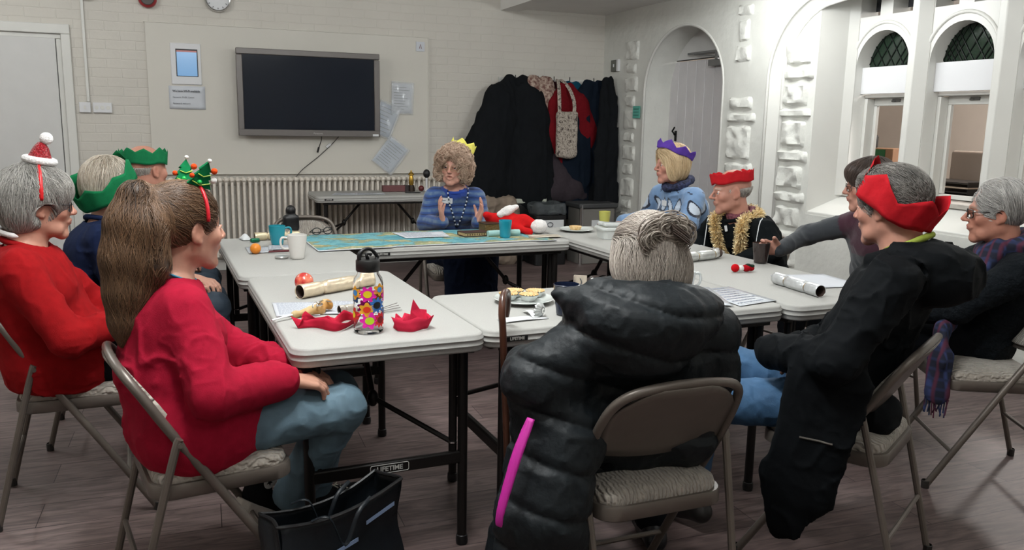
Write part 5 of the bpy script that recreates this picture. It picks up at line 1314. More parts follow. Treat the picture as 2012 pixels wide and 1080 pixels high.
cb=MB().tube(smooth_path([(1.50,BY-.05,1.25),(1.43,BY-.035,1.17),(1.30,BY-.03,1.05),(1.16,BY-.035,.94),(1.08,BY-.05,.86)],6),.004,6).build('power_cord',mat('grey cable','#4a4744',.6)); tag(cb,'thin grey cable running from the television down to the radiator','cable')
MB().box((1.395,BY-.04,1.155),(.05,.012,.02),rot=Matrix.Rotation(R(-40),3,'Y')).build('cable_clip',M_panel,parent=cb)
# tablet in a white surround, with a lit screen
t=thing('tablet','white wall-mounted tablet with a lit pale blue screen','tablet',(.168,BY-.02,1.855),0)
MB().box((0,0,0),(.25,.03,.355)).build('surround',M_panel,parent=t,bevel=.006)
MB().box((.008,-.016,.01),(.180,.006,.235)).build('bezel',M_dark,parent=t,bevel=.002)
sp=MB().box((.008,-.0195,.0),(.165,.002,.205)).build('screen',mat('lit screen','#1b2a38',.2,emit='#7fb4e6',estr=.62),parent=t)
MB().box((.008,-.0205,.108),(.165,.002,.014)).build('header_bar',mat('red header','#7a3a34',.3,emit='#a0504a',estr=.4),parent=sp)
M_ink=mat('grey ink','#55585e',.7)
def sheet(name,label,x,z,w,h,rot,lines,m,y=BY-.028,sheetcol=None,plastic=False,group=None,words=None):
    t=thing(name,label,'paper',(x,y,z),0,group); g=MB()
    g.grid(lambda u,v:((u-.5)*w,-.010*math.sin(PI*v)*u*(1-u)*4-.004*math.sin(3*u+v*5),(v-.5)*h),8,8)
    s=g.build('page',m,parent=t,solid=.0006); k=MB(); rs=random.Random(x)
    yy=-.014
    for i in range(lines):
        z0=h*.36-i*h*.74/max(1,lines-1) if lines>1 else 0; x1=w*(.40-rs.random()*.3)
        if not words or i>=len(words): k.box(((-.42*w+x1)/2,yy,z0),(x1+.42*w,.0005,h*.018))
    k.build('writing',M_ink,parent=s,smooth=False) if len(k.v) else None
    for i,wd in enumerate(words or []):
        text_obj('lettering',wd,h*.115 if i==0 else h*.09,M_ink,parent=s,M=Matrix.Translation((-.40*w,yy-.001,h*(.28-.27*i)))@YWALL@Matrix.Scale(1,4),align='LEFT',bold=.0007 if i==0 else 0)
    if plastic:
        g=MB(); g.grid(lambda u,v:((u-.5)*w*1.12,-.02-.006*math.sin(9*u+4*v)*math.sin(7*v),(v-.5)*h*1.10),14,14); g.build('plastic_sleeve',mat('clear plastic sleeve','#e8ecf0',.12,alpha=.28,spec=.8),parent=t,solid=.0004)
    t.rotation_euler=(0,R(rot),0); return t
M_paper=mat('white paper','#c9ccd2',.8,noise=.02); M_bpaper=mat('pale blue paper','#b4bfce',.75,noise=.03)
sheet('notice','white printed wifi notice pinned under the tablet','0' and .165,1.565,.30,.20,0,3,M_paper,words=['We have Wi-Fi available','Network: PARK Centre','Password: welcome'])
sheet('notice','printed rules in a shiny plastic sleeve right of the television',2.115,1.615,.20,.28,2,9,M_paper,plastic=True)
sheet('notice','crumpled blue sheet tucked behind the right edge of the television',1.945,1.405,.20,.30,22,7,M_bpaper,plastic=True)
sheet('notice','pale blue handwritten sheet pinned tilted below the television',1.995,1.065,.22,.29,38,9,M_bpaper,plastic=True)
t=thing('sign','small square white sign at the top right of the board','sign',(2.30,BY-.03,2.11),0)
MB().box((0,0,0),(.085,.006,.09)).build('plate',M_paper,parent=t); MB().tube([(-.01,-.005,-.02),(.0,-.005,.02),(.012,-.005,-.02)],.003,5).build('symbol',mat('dull red','#7c4a48',.6),parent=t)
# clock, sounder, camera at the top of the wall
t=thing('wall_clock','round chrome-rimmed white clock high on the back wall','clock',(.455,BY-.03,2.425),0)
MB().lathe([(.085,-.0),(.105,-.01),(.113,-.03),(.105,-.045),(.096,-.04)],40,(0,.03,0),'Y').build('rim',M_chrome,parent=t)
MB().lathe([(0,-.028),(.098,-.028)],32,(0,.03,0),'Y').build('dial',M_panel,parent=t)
k=MB()
for i in range(12): a=R(30*i); k.box((.082*math.sin(a),-.003,.082*math.cos(a)),(.005,.002,.014),rot=Matrix.Rotation(a,3,'Y'))
k.tube([(0,-.006,0),(.03,-.006,.05)],.002,5); k.tube([(0,-.006,0),(-.04,-.006,.02)],.0025,5); k.build('hands',M_dark,parent=t)
t=thing('fire_sounder','red round fire alarm sounder high on the back wall','alarm',(-.115,BY-.005,2.385),0)
MB().lathe([(0,-.07),(.055,-.065),(.068,-.05),(.075,-.03),(.068,0)],32,(0,0,0),'Y').build('body',mat('red alarm plastic','#a01622',.4),parent=t)
MB().lathe([(0,-.075),(.05,-.073),(.056,-.066)],24,(0,0,0),'Y').build('grille',mat('dark grille','#4a4240',.5),parent=t)
t=thing('security_camera','small black dome camera at the top left of the back wall','camera',(-.59,BY-.04,2.39),0)
MB().ball((0,0,-.01),(.04,.04,.035)).box((0,.03,.025),(.07,.03,.04)).build('dome',M_dark,parent=t)
# conduit and sockets by the left door
cd=MB().box((-.625,BY-.010,1.98),(.022,.020,.94)).build('cable_trunking',M_trim,bevel=.002); tag(cd,'white vertical cable trunking beside the door frame','trunking')
t=thing('light_switch','square white switch plate beside the door frame','switch',(-.655,BY-.012,1.462),0)
MB().box((0,0,0),(.088,.024,.088)).build('plate',M_panel,parent=t,bevel=.004); MB().box((0,-.014,0),(.018,.006,.03)).build('rocker',M_trim,parent=t)
t=thing('socket','wide white outlet plate right of the square switch','socket',(-.52,BY-.012,1.462),0)
MB().box((0,0,0),(.148,.022,.086)).build('plate',M_panel,parent=t,bevel=.004)
for i in range(3): MB().lathe([(0,-.012),(.016,-.012),(.018,-.010)],16,(-.045+.045*i,0,0),'Y').build('outlet',M_trim,parent=t)
# column radiator: a row of sections between the wall and the side table
t=thing('radiator','long cream column radiator under the board','radiator',(0,BY-.13,0),0)
M_rad=mat('cream radiator paint','#ddd5ca',.5,noise=.05,nscale=30)
proto=None; x=-.06; i=0
k=MB()
for yy in (-.045,.045):
    k.tube([(0,yy,.17),(0,yy,.84)],.0135,8)
k.ball((0,-.045,.845),(.021,.03,.022),10,8); k.ball((0,.045,.845),(.021,.03,.022),10,8); k.box((0,0,.842),(.03,.10,.035)); k.box((0,0,.165),(.03,.10,.035))
proto=k.build('section',M_rad,parent=t,angle=50); proto.location=(-.06,0,0)
for i in range(1,50):
    c_=proto.copy(); COL.objects.link(c_); c_.parent=t; c_.location=(-.06+.0512*i,0,0)
MB().tube([(-.09,0,.165),(2.50,0,.165),(2.58,0,.165),(2.58,0,.02)],.014,8).tube([(-.09,0,.84),(2.47,0,.84)],.014,8).build('pipe',M_rad,parent=t)
for xx in (.1,1.25,2.35): MB().box((xx,0,.08),(.03,.10,.16)).build('foot',M_rad,parent=t)
# switch and green sign on the right wall
t=thing('light_switch','grey metal switch plate on the stone wall above the coats','switch',(WX-.012,7.835,2.0),0)
MB().box((0,0,0),(.024,.13,.115)).build('plate',mat('brushed grey plate','#6f716c',.4,metal=.6),parent=t,bevel=.003); MB().box((-.014,-.0,0),(.008,.014,.03)).build('toggle',M_panel,parent=t)
MB().box((-.002,-.075,0),(.028,.03,.12)).build('back_box',M_panel,parent=t)
t=thing('sign','small teal sign with three lines beside the arched door','sign',(WX-.022,7.34,1.525),0)
MB().box((0,0,0),(.006,.13,.12)).build('plate',mat('teal sign','#5fae9f',.6),parent=t); k=MB()
for i in range(3): k.box((-.004,0,.03-.03*i),(.001,.10,.007))
k.build('writing',mat('dark teal ink','#2d6d62',.7),parent=t)
# ---------------------------------------------------------------- coats on the hooks
k=thing('coat_rack','dark coat hook rail fixed to the back wall above the coats','coat rack',(0,0,0))
MB().box((3.80,BY-.012,1.83),(1.35,.024,.05)).build('rail',M_trim,parent=k,bevel=.003)
for x in (3.27,3.52,3.70,3.88,4.16,4.28): MB().tube(smooth_path([(x,BY-.02,1.80),(x,BY-.09,1.80),(x,BY-.11,1.84),(x,BY-.11,1.875)],4),.005,6).build('hook',M_blackmetal,parent=k)
def coat(name,label,segs,m,fold=.010,sd=1,h=.009,sq=.55,cat='coat',extra=None):
    """hanging garment: segs = (x,z,halfwidth,depth-from-wall) rows, top to bottom, one list per panel"""
    T=SDF()
    for rows in segs:
        for (x,z,w,d),(x2,z2,w2,d2) in zip(rows,rows[1:]):
            T.seg((x-w*.5,BY-d,z),(x2-w2*.5,BY-d2,z2),w*.55,w2*.55,k=.04,u=(0,1,0),sq=sq); T.seg((x+w*.5,BY-d,z),(x2+w2*.5,BY-d2,z2),w*.55,w2*.55,k=.04,u=(0,1,0),sq=sq)
    T.disp.append(lambda P:-fold*np.clip(1-2.2*np.abs(vnoise(P*vec(1,1,.22),16,sd)),0,1)-fold*.4*vnoise(P*vec(1,1,.5),40,sd))
    if extra: T.disp.append(extra)
    T.plane((0,BY-.032,0),(0,1,0),k=.004); T.plane((WX-.035,0,0),(1,0,0),k=.004)
    o=sdf_obj(name,T,h,m,rel=1,slack=1.6); return tag(o,label,cat)
M_cb=cloth('black padded coat','#15171a',nscale=12); M_cn=cloth('navy coat','#111a26',nscale=12); M_cr=cloth('dark red jacket','#6a1119'); M_cteal=cloth('teal coat','#0f4257'); M_cg=cloth('grey trousers fabric','#3a3338'); M_lin=cloth('floral lining','#6a4a44',col2='#b5a294',nscale=34); M_cm=cloth('maroon coat','#33151a')
coat('coat','long black padded coat with fur hood hanging leftmost on the hooks',[[(3.28,1.79,.14,.13),(3.24,1.62,.30,.16),(3.24,1.40,.38,.18),(3.18,1.10,.46,.19),(3.16,.80,.52,.19),(3.15,.68,.53,.19)],[(3.04,1.62,.10,.20),(3.00,1.30,.12,.24),(2.94,.98,.12,.23)],[(3.42,1.58,.12,.22),(3.46,1.2,.14,.24),(3.45,.95,.13,.23)],[(3.30,.75,.40,.19),(3.38,.60,.24,.19),(3.46,.47,.10,.19)]],M_cb,fold=.016,sd=3)
coat('coat','coat hung inside out with a striped floral lining beside the black coat',[[(3.52,1.80,.14,.15),(3.54,1.60,.20,.17),(3.58,1.2,.20,.17),(3.60,.75,.24,.16)]],M_lin,sd=5)
coat('coat','dark maroon coat on the third hook behind the floral bag',[[(3.70,1.78,.10,.12),(3.70,1.60,.22,.13),(3.70,1.10,.26,.14),(3.72,.80,.28,.14),(3.74,.62,.22,.14)]],M_cm,sd=8)
coat('coat','dark red jacket hanging behind the floral tote bag',[[(3.80,1.76,.09,.20),(3.82,1.58,.22,.21),(3.86,1.30,.30,.20),(3.88,1.0,.22,.19),(3.90,.76,.12,.19)]],M_cr,sd=6)
coat('coat','teal coat hanging right of the floral tote bag',[[(3.90,1.78,.10,.12),(3.93,1.62,.24,.12),(3.96,1.2,.26,.11),(3.97,.9,.22,.11)]],M_cteal,sd=7)
coat('coat','dark navy coat with long sleeves hanging near the corner',[[(4.13,1.78,.12,.16),(4.08,1.55,.26,.18),(4.07,1.1,.34,.19),(4.10,.62,.38,.18)],[(3.96,1.45,.10,.25),(3.94,1.05,.12,.27),(3.97,.82,.11,.26)]],M_cn,fold=.014,sd=9)
coat('coat','black furry coat hanging in the corner against the stone wall',[[(4.23,1.84,.07,.30),(4.22,1.55,.10,.36),(4.20,1.1,.13,.40),(4.19,.62,.14,.42)],[(4.22,1.5,.10,.20),(4.20,.65,.14,.22)]],M_cb,fold=.018,sd=11)
coat('scarf','grey scarf and sleeves hanging below the red jacket',[[(3.60,1.05,.10,.24),(3.66,.85,.16,.26),(3.78,.72,.20,.26),(3.90,.66,.14,.25)]],M_cg,sd=12,cat='scarf')
# floral tote bag
t=thing('tote_bag','cream cotton tote bag printed with grey flowers hanging among the coats','bag',(0,0,0))
def florals():
    m=bpy.data.materials.new('floral print cotton'); m.use_nodes=True; nt=m.node_tree; N=nt.nodes; L=nt.links; b=N['Principled BSDF']; b.inputs['Roughness'].default_value=.9
    tc=N.new('ShaderNodeTexCoord'); v=N.new('ShaderNodeTexVoronoi'); v.inputs['Scale'].default_value=16; v.feature='DISTANCE_TO_EDGE'
    nz=N.new('ShaderNodeTexNoise'); nz.inputs['Scale'].default_value=22; mxv=N.new('ShaderNodeMixRGB'); mxv.blend_type='LINEAR_LIGHT'; mxv.inputs[0].default_value=.12
    L.new(tc.outputs['Object'],nz.inputs['Vector']); L.new(tc.outputs['Object'],mxv.inputs[1]); L.new(nz.outputs['Color'],mxv.inputs[2]); L.new(mxv.outputs[0],v.inputs['Vector'])
    n2=N.new('ShaderNodeTexNoise'); n2.inputs['Scale'].default_value=30; L.new(tc.outputs['Object'],n2.inputs['Vector'])
    r=N.new('ShaderNodeValToRGB'); r.color_ramp.elements[0].position=.03; r.color_ramp.elements[0].color=lin('#4f4642'); r.color_ramp.elements[1].position=.06; r.color_ramp.elements[1].color=(1,1,1,1); L.new(v.outputs['Distance'],r.inputs[0])
    r2=N.new('ShaderNodeValToRGB'); r2.color_ramp.elements[0].position=.36; r2.color_ramp.elements[0].color=lin('#5a504c'); r2.color_ramp.elements[1].position=.42; r2.color_ramp.elements[1].color=lin('#b3a89c'); L.new(n2.outputs['Fac'],r2.inputs[0])
    mx=N.new('ShaderNodeMix'); mx.data_type='RGBA'; mx.blend_type='MULTIPLY'; mx.inputs['Factor'].default_value=.8; L.new(r2.outputs[0],mx.inputs['A']); L.new(r.outputs[0],mx.inputs['B']); L.new(mx.outputs['Result'],b.inputs['Base Color']); return m
M_flor=florals()
T=SDF(); T.box((3.755,BY-.33,1.29),(.235,.07,.46),rad=.03,k=.02); T.ell((3.77,BY-.33,1.12),(.105,.045,.07),k=.03); T.disp.append(lambda P:-.006*vnoise(P,18,2)); sdf_obj('bag_body',T,.008,M_flor,t)
for a,b in ((3.665,3.735),(3.83,3.765)):
    MB().tube(smooth_path([(a,BY-.34,1.50),(a+.0,BY-.33,1.62),(a*.6+b*.4,BY-.25,1.76),(b,BY-.13,1.845),(b,BY-.10,1.80)],5),.020,8,squash=.25,up=(0,1,0)).build('strap',M_flor,parent=t)
# ---------------------------------------------------------------- things on the tables
ZT=.741
def W(x,y,z=ZT): return (x,y,z)
def lathe_thing(name,label,cat,loc,prof,m,part,parent=None,n=40,rz=0,group=None):
    t=thing(name,label,cat,loc,rz,group); MB().lathe(prof,n).build(part,m,parent=t,angle=50); return t
def mug(label,loc,col,h=.105,r0=.030,r1=.043,rz=0.,handle=True,name='mug',group=None,rough=.25):
    t=thing(name,label,'mug' if handle else 'cup',loc,rz,group); m=mat('glazed '+col,col,rough,coat=.3,noise=.03)
    prof=[(0,.004),(r0*.85,.0),(r0,.004),(r0*1.02,.012),(r1*.86,h*.45),(r1*.97,h*.8),(r1,h),(r1*.955,h+.001),(r1*.90,h*.8),(r1*.78,h*.4),(r0*.8,.012),(0,.010)]
    MB().lathe(prof,40).build('cup_body',m,parent=t,angle=50)
    if handle: MB().tube(smooth_path([(r1*.93,0,h*.86),(r1+.022,0,h*.88),(r1+.030,0,h*.68),(r1+.020,0,h*.45),(r1*.86,0,h*.42)],6),.0055,8).build('handle',m,parent=t,angle=180)
    return t
mug('teal mug at the left end of the table, beside the orange',W(.495,4.455),'#1c8797',.105,rz=R(5))
mug('tall white mug on the left table in front of the teal mug',W(.535,4.00),'#d8d5d0',.115,r0=.032,r1=.046,rz=R(172))
mug('teal tumbler on the map beside the red santa hat',W(1.755,4.40,.747),'#1c8ba0',.100,r0=.030,r1=.038,handle=False,name='tumbler')
mug('navy mug on the front table beside the mince pies',W(1.245,2.54),'#0f1b33',.108,r0=.034,r1=.046,rz=R(8))
mug('dark brown mug held by the reaching hand on the right table',W(2.650,3.265),'#2c2220',.100,r0=.032,r1=.042,rz=R(80))
mug('pale lime cup near the far right corner of the tables',W(2.57,4.72),'#b9b85f',.105,r0=.028,r1=.038,handle=False,name='tumbler')
mug('large white cup right of the grey bun on the front table',W(1.80,2.67),'#d9dcda',.105,r0=.036,r1=.052,rz=R(-5))
# bottle with printed flowers
t=thing('water_bottle','clear water bottle printed with bright flowers, black straw lid','bottle',W(.548,2.515),R(20)); t.scale=(1.2,1.2,1.0)
M_glass=mat('clear plastic','#ffffff',.03,trans=1.,ior=1.12); 
MB().lathe([(0,.004),(.030,.0),(.037,.004),(.0385,.012),(.0385,.155),(.036,.172),(.028,.186),(.0265,.195),(.0250,.195),(.0265,.184),(.0340,.170),(.0365,.153),(.0365,.014),(0,.010)],48).build('bottle_body',M_glass,parent=t,angle=60)
MB().lathe([(0,.198),(.029,.193),(.031,.196),(.031,.226),(.029,.230),(0,.230)],40).build('lid',mat('black lid plastic','#121212',.45,bump=.2,bscale=90),parent=t,angle=40)
MB().tube(smooth_path([(-.026,0,.228),(-.024,0,.250),(-.008,0,.262),(.012,0,.258),(.028,0,.236),(.026,0,.228)],6),.0055,8).tube([(.0,0,.23),(-.005,0,.248),(.010,0,.243)],.005,8).build('carry_loop',M_dark,parent=t,angle=180)
def flower_decal(name,ang,z,r,n,cols,par,deep=.32,square=False):
    m=MB(); R0=.0389
    def P(a,b,k): th=R(ang)+a/R0; return ((R0+k)*math.cos(th),(R0+k)*math.sin(th),z+b)
    for mi,(rr,dp,kk) in enumerate(((r,deep,.0003),(r*.42,.0,.0009))):
        m.m=mi; N_=48; pts=[]
        for i in range(N_):
            a=2*PI*i/N_; q=rr*(1-dp*(.5+.5*math.cos(n*a))**1.2); pts.append((q*math.cos(a),q*math.sin(a)))
        for s_ in (.5,): pass
        vs=[P(0,0,kk)]+[P(a*.5,b*.5,kk) for a,b in pts]+[P(a,b,kk) for a,b in pts]
        fs=[(0,1+i,1+(i+1)%N_) for i in range(N_)]+[(1+i,1+N_+i,1+N_+(i+1)%N_,1+(i+1)%N_) for i in range(N_)]
        m.add(vs,fs)
    return m.build(name,[mat('print '+c,c,.5) for c in cols],parent=par,smooth=False)
bottle=[c for c in t.children if c.name.startswith('bottle_body')][0]
fl_=[(-125,.128,.026,8,('#e81fa8','#e8d21c')),(-75,.140,.020,6,('#e8a020','#3f8fd0')),(-88,.092,.026,11,('#2f6fb8','#101418')),(-128,.080,.023,6,('#e8a828','#e03a1c')),(-118,.045,.028,7,('#e81fa8','#b8d820')),(-72,.045,.026,12,('#c8201c','#7a0f0f')),(-30,.12,.024,7,('#e81fa8','#e8d21c')),(-30,.06,.024,9,('#2f6fb8','#e8a020')),(20,.10,.026,8,('#e8a020','#c8201c')),(70,.07,.026,9,('#e81fa8','#b8d820')),(120,.11,.026,8,('#2f6fb8','#101418')),(165,.06,.026,8,('#c8201c','#e8d21c')),(180,.13,.022,6,('#e8a828','#3f8fd0'))]
for a,z_,r_,n_,c_ in fl_: flower_decal('flower_print',a,z_,r_,n_,c_,bottle,.34)
# christmas crackers
def cracker(label,p0,p1,col,band,r=.022,bend=0.,h0=ZT,inner='#4a3a33',name='christmas_cracker',gap=True):
    a=Vector(p0);b=Vector(p1); L_=(b-a).length; an=math.atan2(b.y-a.y,b.x-a.x); t=thing(name,label,'cracker',(a.x,a.y,h0+r),an)
    m=mat('foil '+col,col,.30,metal=.5,bump=.6,bscale=45,bdist=.004,noise=.12,nscale=30); prof=[]
    xs=[0,.02,.22,.26,.285,.31,.36,.66,.71,.735,.76,.80,.98,1.0]; rr=[1,1.0,1.0,.93,.62,.93,1,1,.93,.62,.93,1,1,1]
    g=MB(); k=24; n=len(xs); pts=[]
    for x,q in zip(xs,rr):
        bb=bend*max(0,x-.74)*L_; pts.append(((x*L_,bb,0),q))
    for (c,q) in pts:
        g.v+= [(c[0],c[1]+r*q*math.cos(2*PI*j/k)*(1+.02*math.sin(5*j)),c[2]+r*q*math.sin(2*PI*j/k)) for j in range(k)]
    g.f=[(i*k+j,i*k+(j+1)%k,(i+1)*k+(j+1)%k,(i+1)*k+j) for i in range(n-1) for j in range(k)]; g.mi=[0]*len(g.f)
    tb=g.build('tube',m,parent=t,solid=.0012,angle=60)
    im=mat('cardboard inside '+inner,inner,.85)
    for x0,x1 in ((.004,.2),(.80,.996)): MB().lathe([(r*.93,x0*L_),(r*.93,x1*L_)],20,(0,0 if x0<.5 else bend*.16*L_,0),'X').build('lining',im,parent=tb)
    if band:
        g=MB(); bm_=mat('foil band '+band,band,.3,metal=.9,bump=.6,bscale=120)
        for x in (.285,.735): g.lathe([(r*.66,x*L_-.006),(r*.80,x*L_-.003),(r*.80,x*L_+.003),(r*.66,x*L_+.006)],20,(0,0,0),'X')
        g.build('band',bm_,parent=t,angle=60)
    return t
cracker('gold Christmas cracker behind the flowered bottle on the left table',(.415,3.075),(.735,3.27),'#e0cfb4',None,.026)
cracker('silver cracker with gold bands and a bent end, middle of the right table',(2.30,3.385),(2.56,3.45),'#d3d5d2','#b89a5c',.024,.45)
cracker('silver snowflake cracker with an open end beside the white sheet at the right',(2.335,2.505),(2.36,2.80),'#cfd1d2','#a8906a',.024)
cracker('silver cracker with an open end left of the grey bun',(1.42,2.70),(1.60,2.93),'#cbcac8','#a89878',.021)
cracker('gold cracker lying behind the teal mug at the far left',(.40,4.67),(.64,4.69),'#d8c9a8',None,.022)
cracker('short silver cracker end behind the flowered bottle',(.58,2.80),(.505,2.78),'#b9b2a6',None,.015)
# balls, fruit, toys
def ballthing(name,label,cat,loc,r,m,n=28): 
    t=thing(name,label,cat,(loc[0],loc[1],loc[2]+r),0); MB().ball((0,0,0),r,n,20).build('ball',m,parent=t,angle=180); return t
t=ballthing('orange','small orange lying at the far left end of the table','orange',W(.362,4.20),.026,mat('orange peel','#d9811f',.45,bump=.4,bscale=160,bdist=.001)); MB().ball((0,0,.0245),(.004,.004,.0015),8,6).build('stalk',mat('green stalk','#4c5a24',.7),parent=[c for c in t.children][0])
ballthing('toy_ball','translucent red spotted ball behind the gold cracker','ball',W(.452,3.215),.036,mat('red rubber','#b7322f',.2,col2='#e07a5f',nscale=38,coat=.4))
t=thing('pompom_toy','red and green pompom toy lying on the right table','toy',W(2.365,3.085),R(-12))
MB().ball((0,0,.019),.019,14,10).build('red_pompom',cloth('red pompom','#c3121b',bump=1.),parent=t,angle=180)
MB().ball((.028,0,.017),(.017,.014,.014),12,8).build('white_band',cloth('white pompom2','#dcd8d4'),parent=t,angle=180)
MB().ball((.055,.0,.018),(.022,.017,.017),14,10).ball((.080,.008,.016),(.018,.014,.014),12,8).build('red_body',cloth('red felt','#a3101b',bump=1.),parent=t,angle=180)
MB().ball((.062,.0,.030),(.016,.012,.009),12,8).ball((.083,.002,.027),(.012,.010,.008),12,8).build('green_trim',cloth('dark green felt','#25352a'),parent=t,angle=180)
# paper crowns lying about
def loose_crown(label,pts,h0,h1,col,seed=1):
    """strip standing on edge along pts; top edge zigzags"""
    t=thing('paper_crown',label,'paper crown',(pts[0][0],pts[0][1],ZT+.001),0); P=[Vector((p[0]-pts[0][0],p[1]-pts[0][1],0)) for p in pts]; P=smooth_path([tuple(p) for p in P],10); n=len(P); rs=random.Random(seed)
    g=MB()
    for i,p in enumerate(P):
        u=i/(n-1); tri=abs(((u*6)%1)-.5)*2; h=h0+(h1-h0)*tri; lean=.010*math.sin(9*u+seed)
        g.v+=[(p.x+lean*k*2,p.y-lean*k,h*k) for k in (0,.33,.66,1.)]
    g.f=[(i*4+j,(i+1)*4+j,(i+1)*4+j+1,i*4+j+1) for i in range(n-1) for j in range(3)]; g.mi=[0]*len(g.f)
    g.build('tissue_strip',mat('tissue paper '+col,col,.85,spec=.15,noise=.10,nscale=30,bump=.5,bscale=40,bdist=.004),parent=t,solid=.0008,angle=70); return t
loose_crown('red paper crown crumpled flat left of the flowered bottle',[(.345,2.62),(.365,2.68),(.41,2.665),(.455,2.59),(.48,2.64),(.51,2.68),(.535,2.65),(.455,2.545),(.40,2.61),(.345,2.62)],.022,.040,'#b8203a',2)
c_=loose_crown('red paper crown standing right of the flowered bottle',[(.635,2.49),(.675,2.465),(.71,2.485),(.735,2.50),(.735,2.545),(.70,2.54),(.67,2.51),(.635,2.545),(.635,2.49)],.034,.046,'#bc2440',5)
g=MB(); g.add([(.05,.045,.0),(.105,.03,.0),(.11,.055,.05),(.085,.050,.055),(.065,.055,.088),(.055,.05,.05)],[(0,1,2,3,4,5)]); g.build('point',MATS['tissue paper #bc2440'],parent=c_,solid=.0008,smooth=False)
# papers on the tables
def tsheet(name,label,corners,m,lines=0,cat='paper',z=ZT+.001,ink=M_ink,pic=None):
    c=Vector((sum(p[0] for p in corners)/4,sum(p[1] for p in corners)/4,0)); t=thing(name,label,cat,(c.x,c.y,z),0); q=[Vector((p[0],p[1],0))-c for p in corners]
    f=lambda u,v:(q[0]*(1-u)*(1-v)+q[1]*u*(1-v)+q[2]*u*v+q[3]*(1-u)*v)
    g=MB(); g.grid(lambda u,v:tuple(f(u,v)+Vector((0,0,.0012+.0012*math.sin(3*u+2*v)))),8,8); s=g.build('page',m,parent=t,solid=.0004)
    if lines:
        k=MB(); rs=random.Random(len(label))
        for i in range(lines):
            v=.10+.80*i/(lines-1); u1=.92-rs.random()*.25
            u=.08; dv=.26*.8/lines
            while u<u1:
                w=.03+rs.random()*.07; k.add([tuple(p+Vector((0,0,.0036))) for p in (f(u,v),f(min(u+w,u1),v),f(min(u+w,u1),v+dv),f(u,v+dv))],[(0,1,2,3)]); u+=w+.02
        k.build('writing',ink,parent=s,smooth=False)
    return t
M_pink_ink=mat('faint ink','#7f879a',.8)
tsheet('song_sheet','printed sheet lying at the left edge under the cream cracker scraps',[(.30,2.80),(.44,2.775),(.47,3.00),(.31,3.02)],M_paper,16,ink=M_pink_ink)
tsheet('song_sheet','printed sheet beside the flowered bottle, partly behind it',[(.43,2.80),(.62,2.74),(.66,2.94),(.49,3.00)],M_paper,12,ink=M_pink_ink)
tsheet('song_sheet','white printed sheet on the right corner of the front table',[(1.92,2.46),(2.12,2.50),(2.12,2.80),(1.93,2.77)],mat('glossy paper','#c5cad0',.25),8,ink=M_pink_ink)
tsheet('song_sheet','glossy plastic sleeve sheet left of the other on the front table',[(1.72,2.55),(1.89,2.46),(2.02,2.80),(1.86,2.86)],mat('glossy paper','#c5cad0',.25),6,z=ZT+.0045,ink=M_pink_ink)
tsheet('song_sheet','white sheet under the open silver cracker at the right',[(2.42,2.66),(2.70,2.62),(2.73,2.92),(2.46,2.96)],M_paper,0)
tsheet('song_sheet','printed white sheet lying on the map in front of the striped jumper',[(1.20,4.51),(1.46,4.51),(1.49,4.75),(1.18,4.76)],M_paper,11,z=ZT+.006,ink=M_pink_ink)
tsheet('song_sheet','printed sheet under the orange on the far left table',[(.33,4.20),(.45,4.22),(.46,4.42),(.33,4.42)],mat('greyish paper','#b9bcc0',.8),9,ink=M_pink_ink)
tsheet('song_sheet','printed sheet between the orange and the white mug',[(.43,4.28),(.58,4.26),(.60,4.42),(.45,4.44)],mat('greyish paper','#b9bcc0',.8),8,z=ZT+.0044,ink=M_pink_ink)
tsheet('papers','papers lying on the side table near the dark red box',[(1.50,7.38),(1.78,7.38),(1.80,7.58),(1.55,7.60)],M_paper,9)
tsheet('papers','papers at the left part of the side table by the radiator',[(1.30,7.42),(1.50,7.38),(1.56,7.60),(1.38,7.64)],M_paper,6)
tsheet('leaflet','flat brown and cream leaflet at the right end of the map',[(1.88,4.33),(2.10,4.34),(2.11,4.46),(1.92,4.46)],mat('tan paper','#9d8f7c',.7,col2='#c9c2b4',nscale=14),0,z=ZT+.006)
# map cloth on the back table
def map_mat():
    m=bpy.data.materials.new('printed world map'); m.use_nodes=True; nt=m.node_tree; N=nt.nodes; L=nt.links; b=N['Principled BSDF']; b.inputs['Roughness'].default_value=.55
    tc=N.new('ShaderNodeTexCoord'); mp=N.new('ShaderNodeMapping'); mp.inputs['Location'].default_value=(.45,.3,0); mp.inputs['Scale'].default_value=(1,1.6,1); L.new(tc.outputs['Object'],mp.inputs[0])
    n=N.new('ShaderNodeTexNoise'); n.inputs['Scale'].default_value=3.6; n.inputs['Detail'].default_value=7; n.inputs['Roughness'].default_value=.6; L.new(mp.outputs[0],n.inputs['Vector'])
    r=N.new('ShaderNodeValToRGB'); r.color_ramp.interpolation='CONSTANT'; e=r.color_ramp.elements; e[0].position=0; e[0].color=lin('#4d8f9c'); e[1].position=.52; e[1].color=lin('#8a8f6a')
    for p,c in ((.44,'#6fabb2'),(.50,'#3f7680'),(.515,'#a9a67e'),(.57,'#c2b58c'),(.61,'#8f9a74')):
        x=e.new(p); x.color=lin(c)
    L.new(n.outputs['Fac'],r.inputs[0]); L.new(r.outputs[0],b.inputs['Base Color']); return m
t=thing('map','large blue and tan printed map spread over the back table','map',(1.30,4.50,ZT+.002),TH)
def mapf(u,v):
    x=-.645+1.34*u; y=-.285+.60*v-.03*(1-u)*0; z=.0018+.0018*math.sin(9*u)*math.sin(5*v)
    if y<-.275+.00: z-=.0
    if x<-.40 and y<-.26: z+=.001
    return (x,y-.03*(1-v)*(u<.25)*(1-u*4)+ (0.02 if v==0 and .3<u<.9 else 0),z)
MB().grid(mapf,50,22).build('map_sheet',map_mat(),parent=t,solid=.0008)
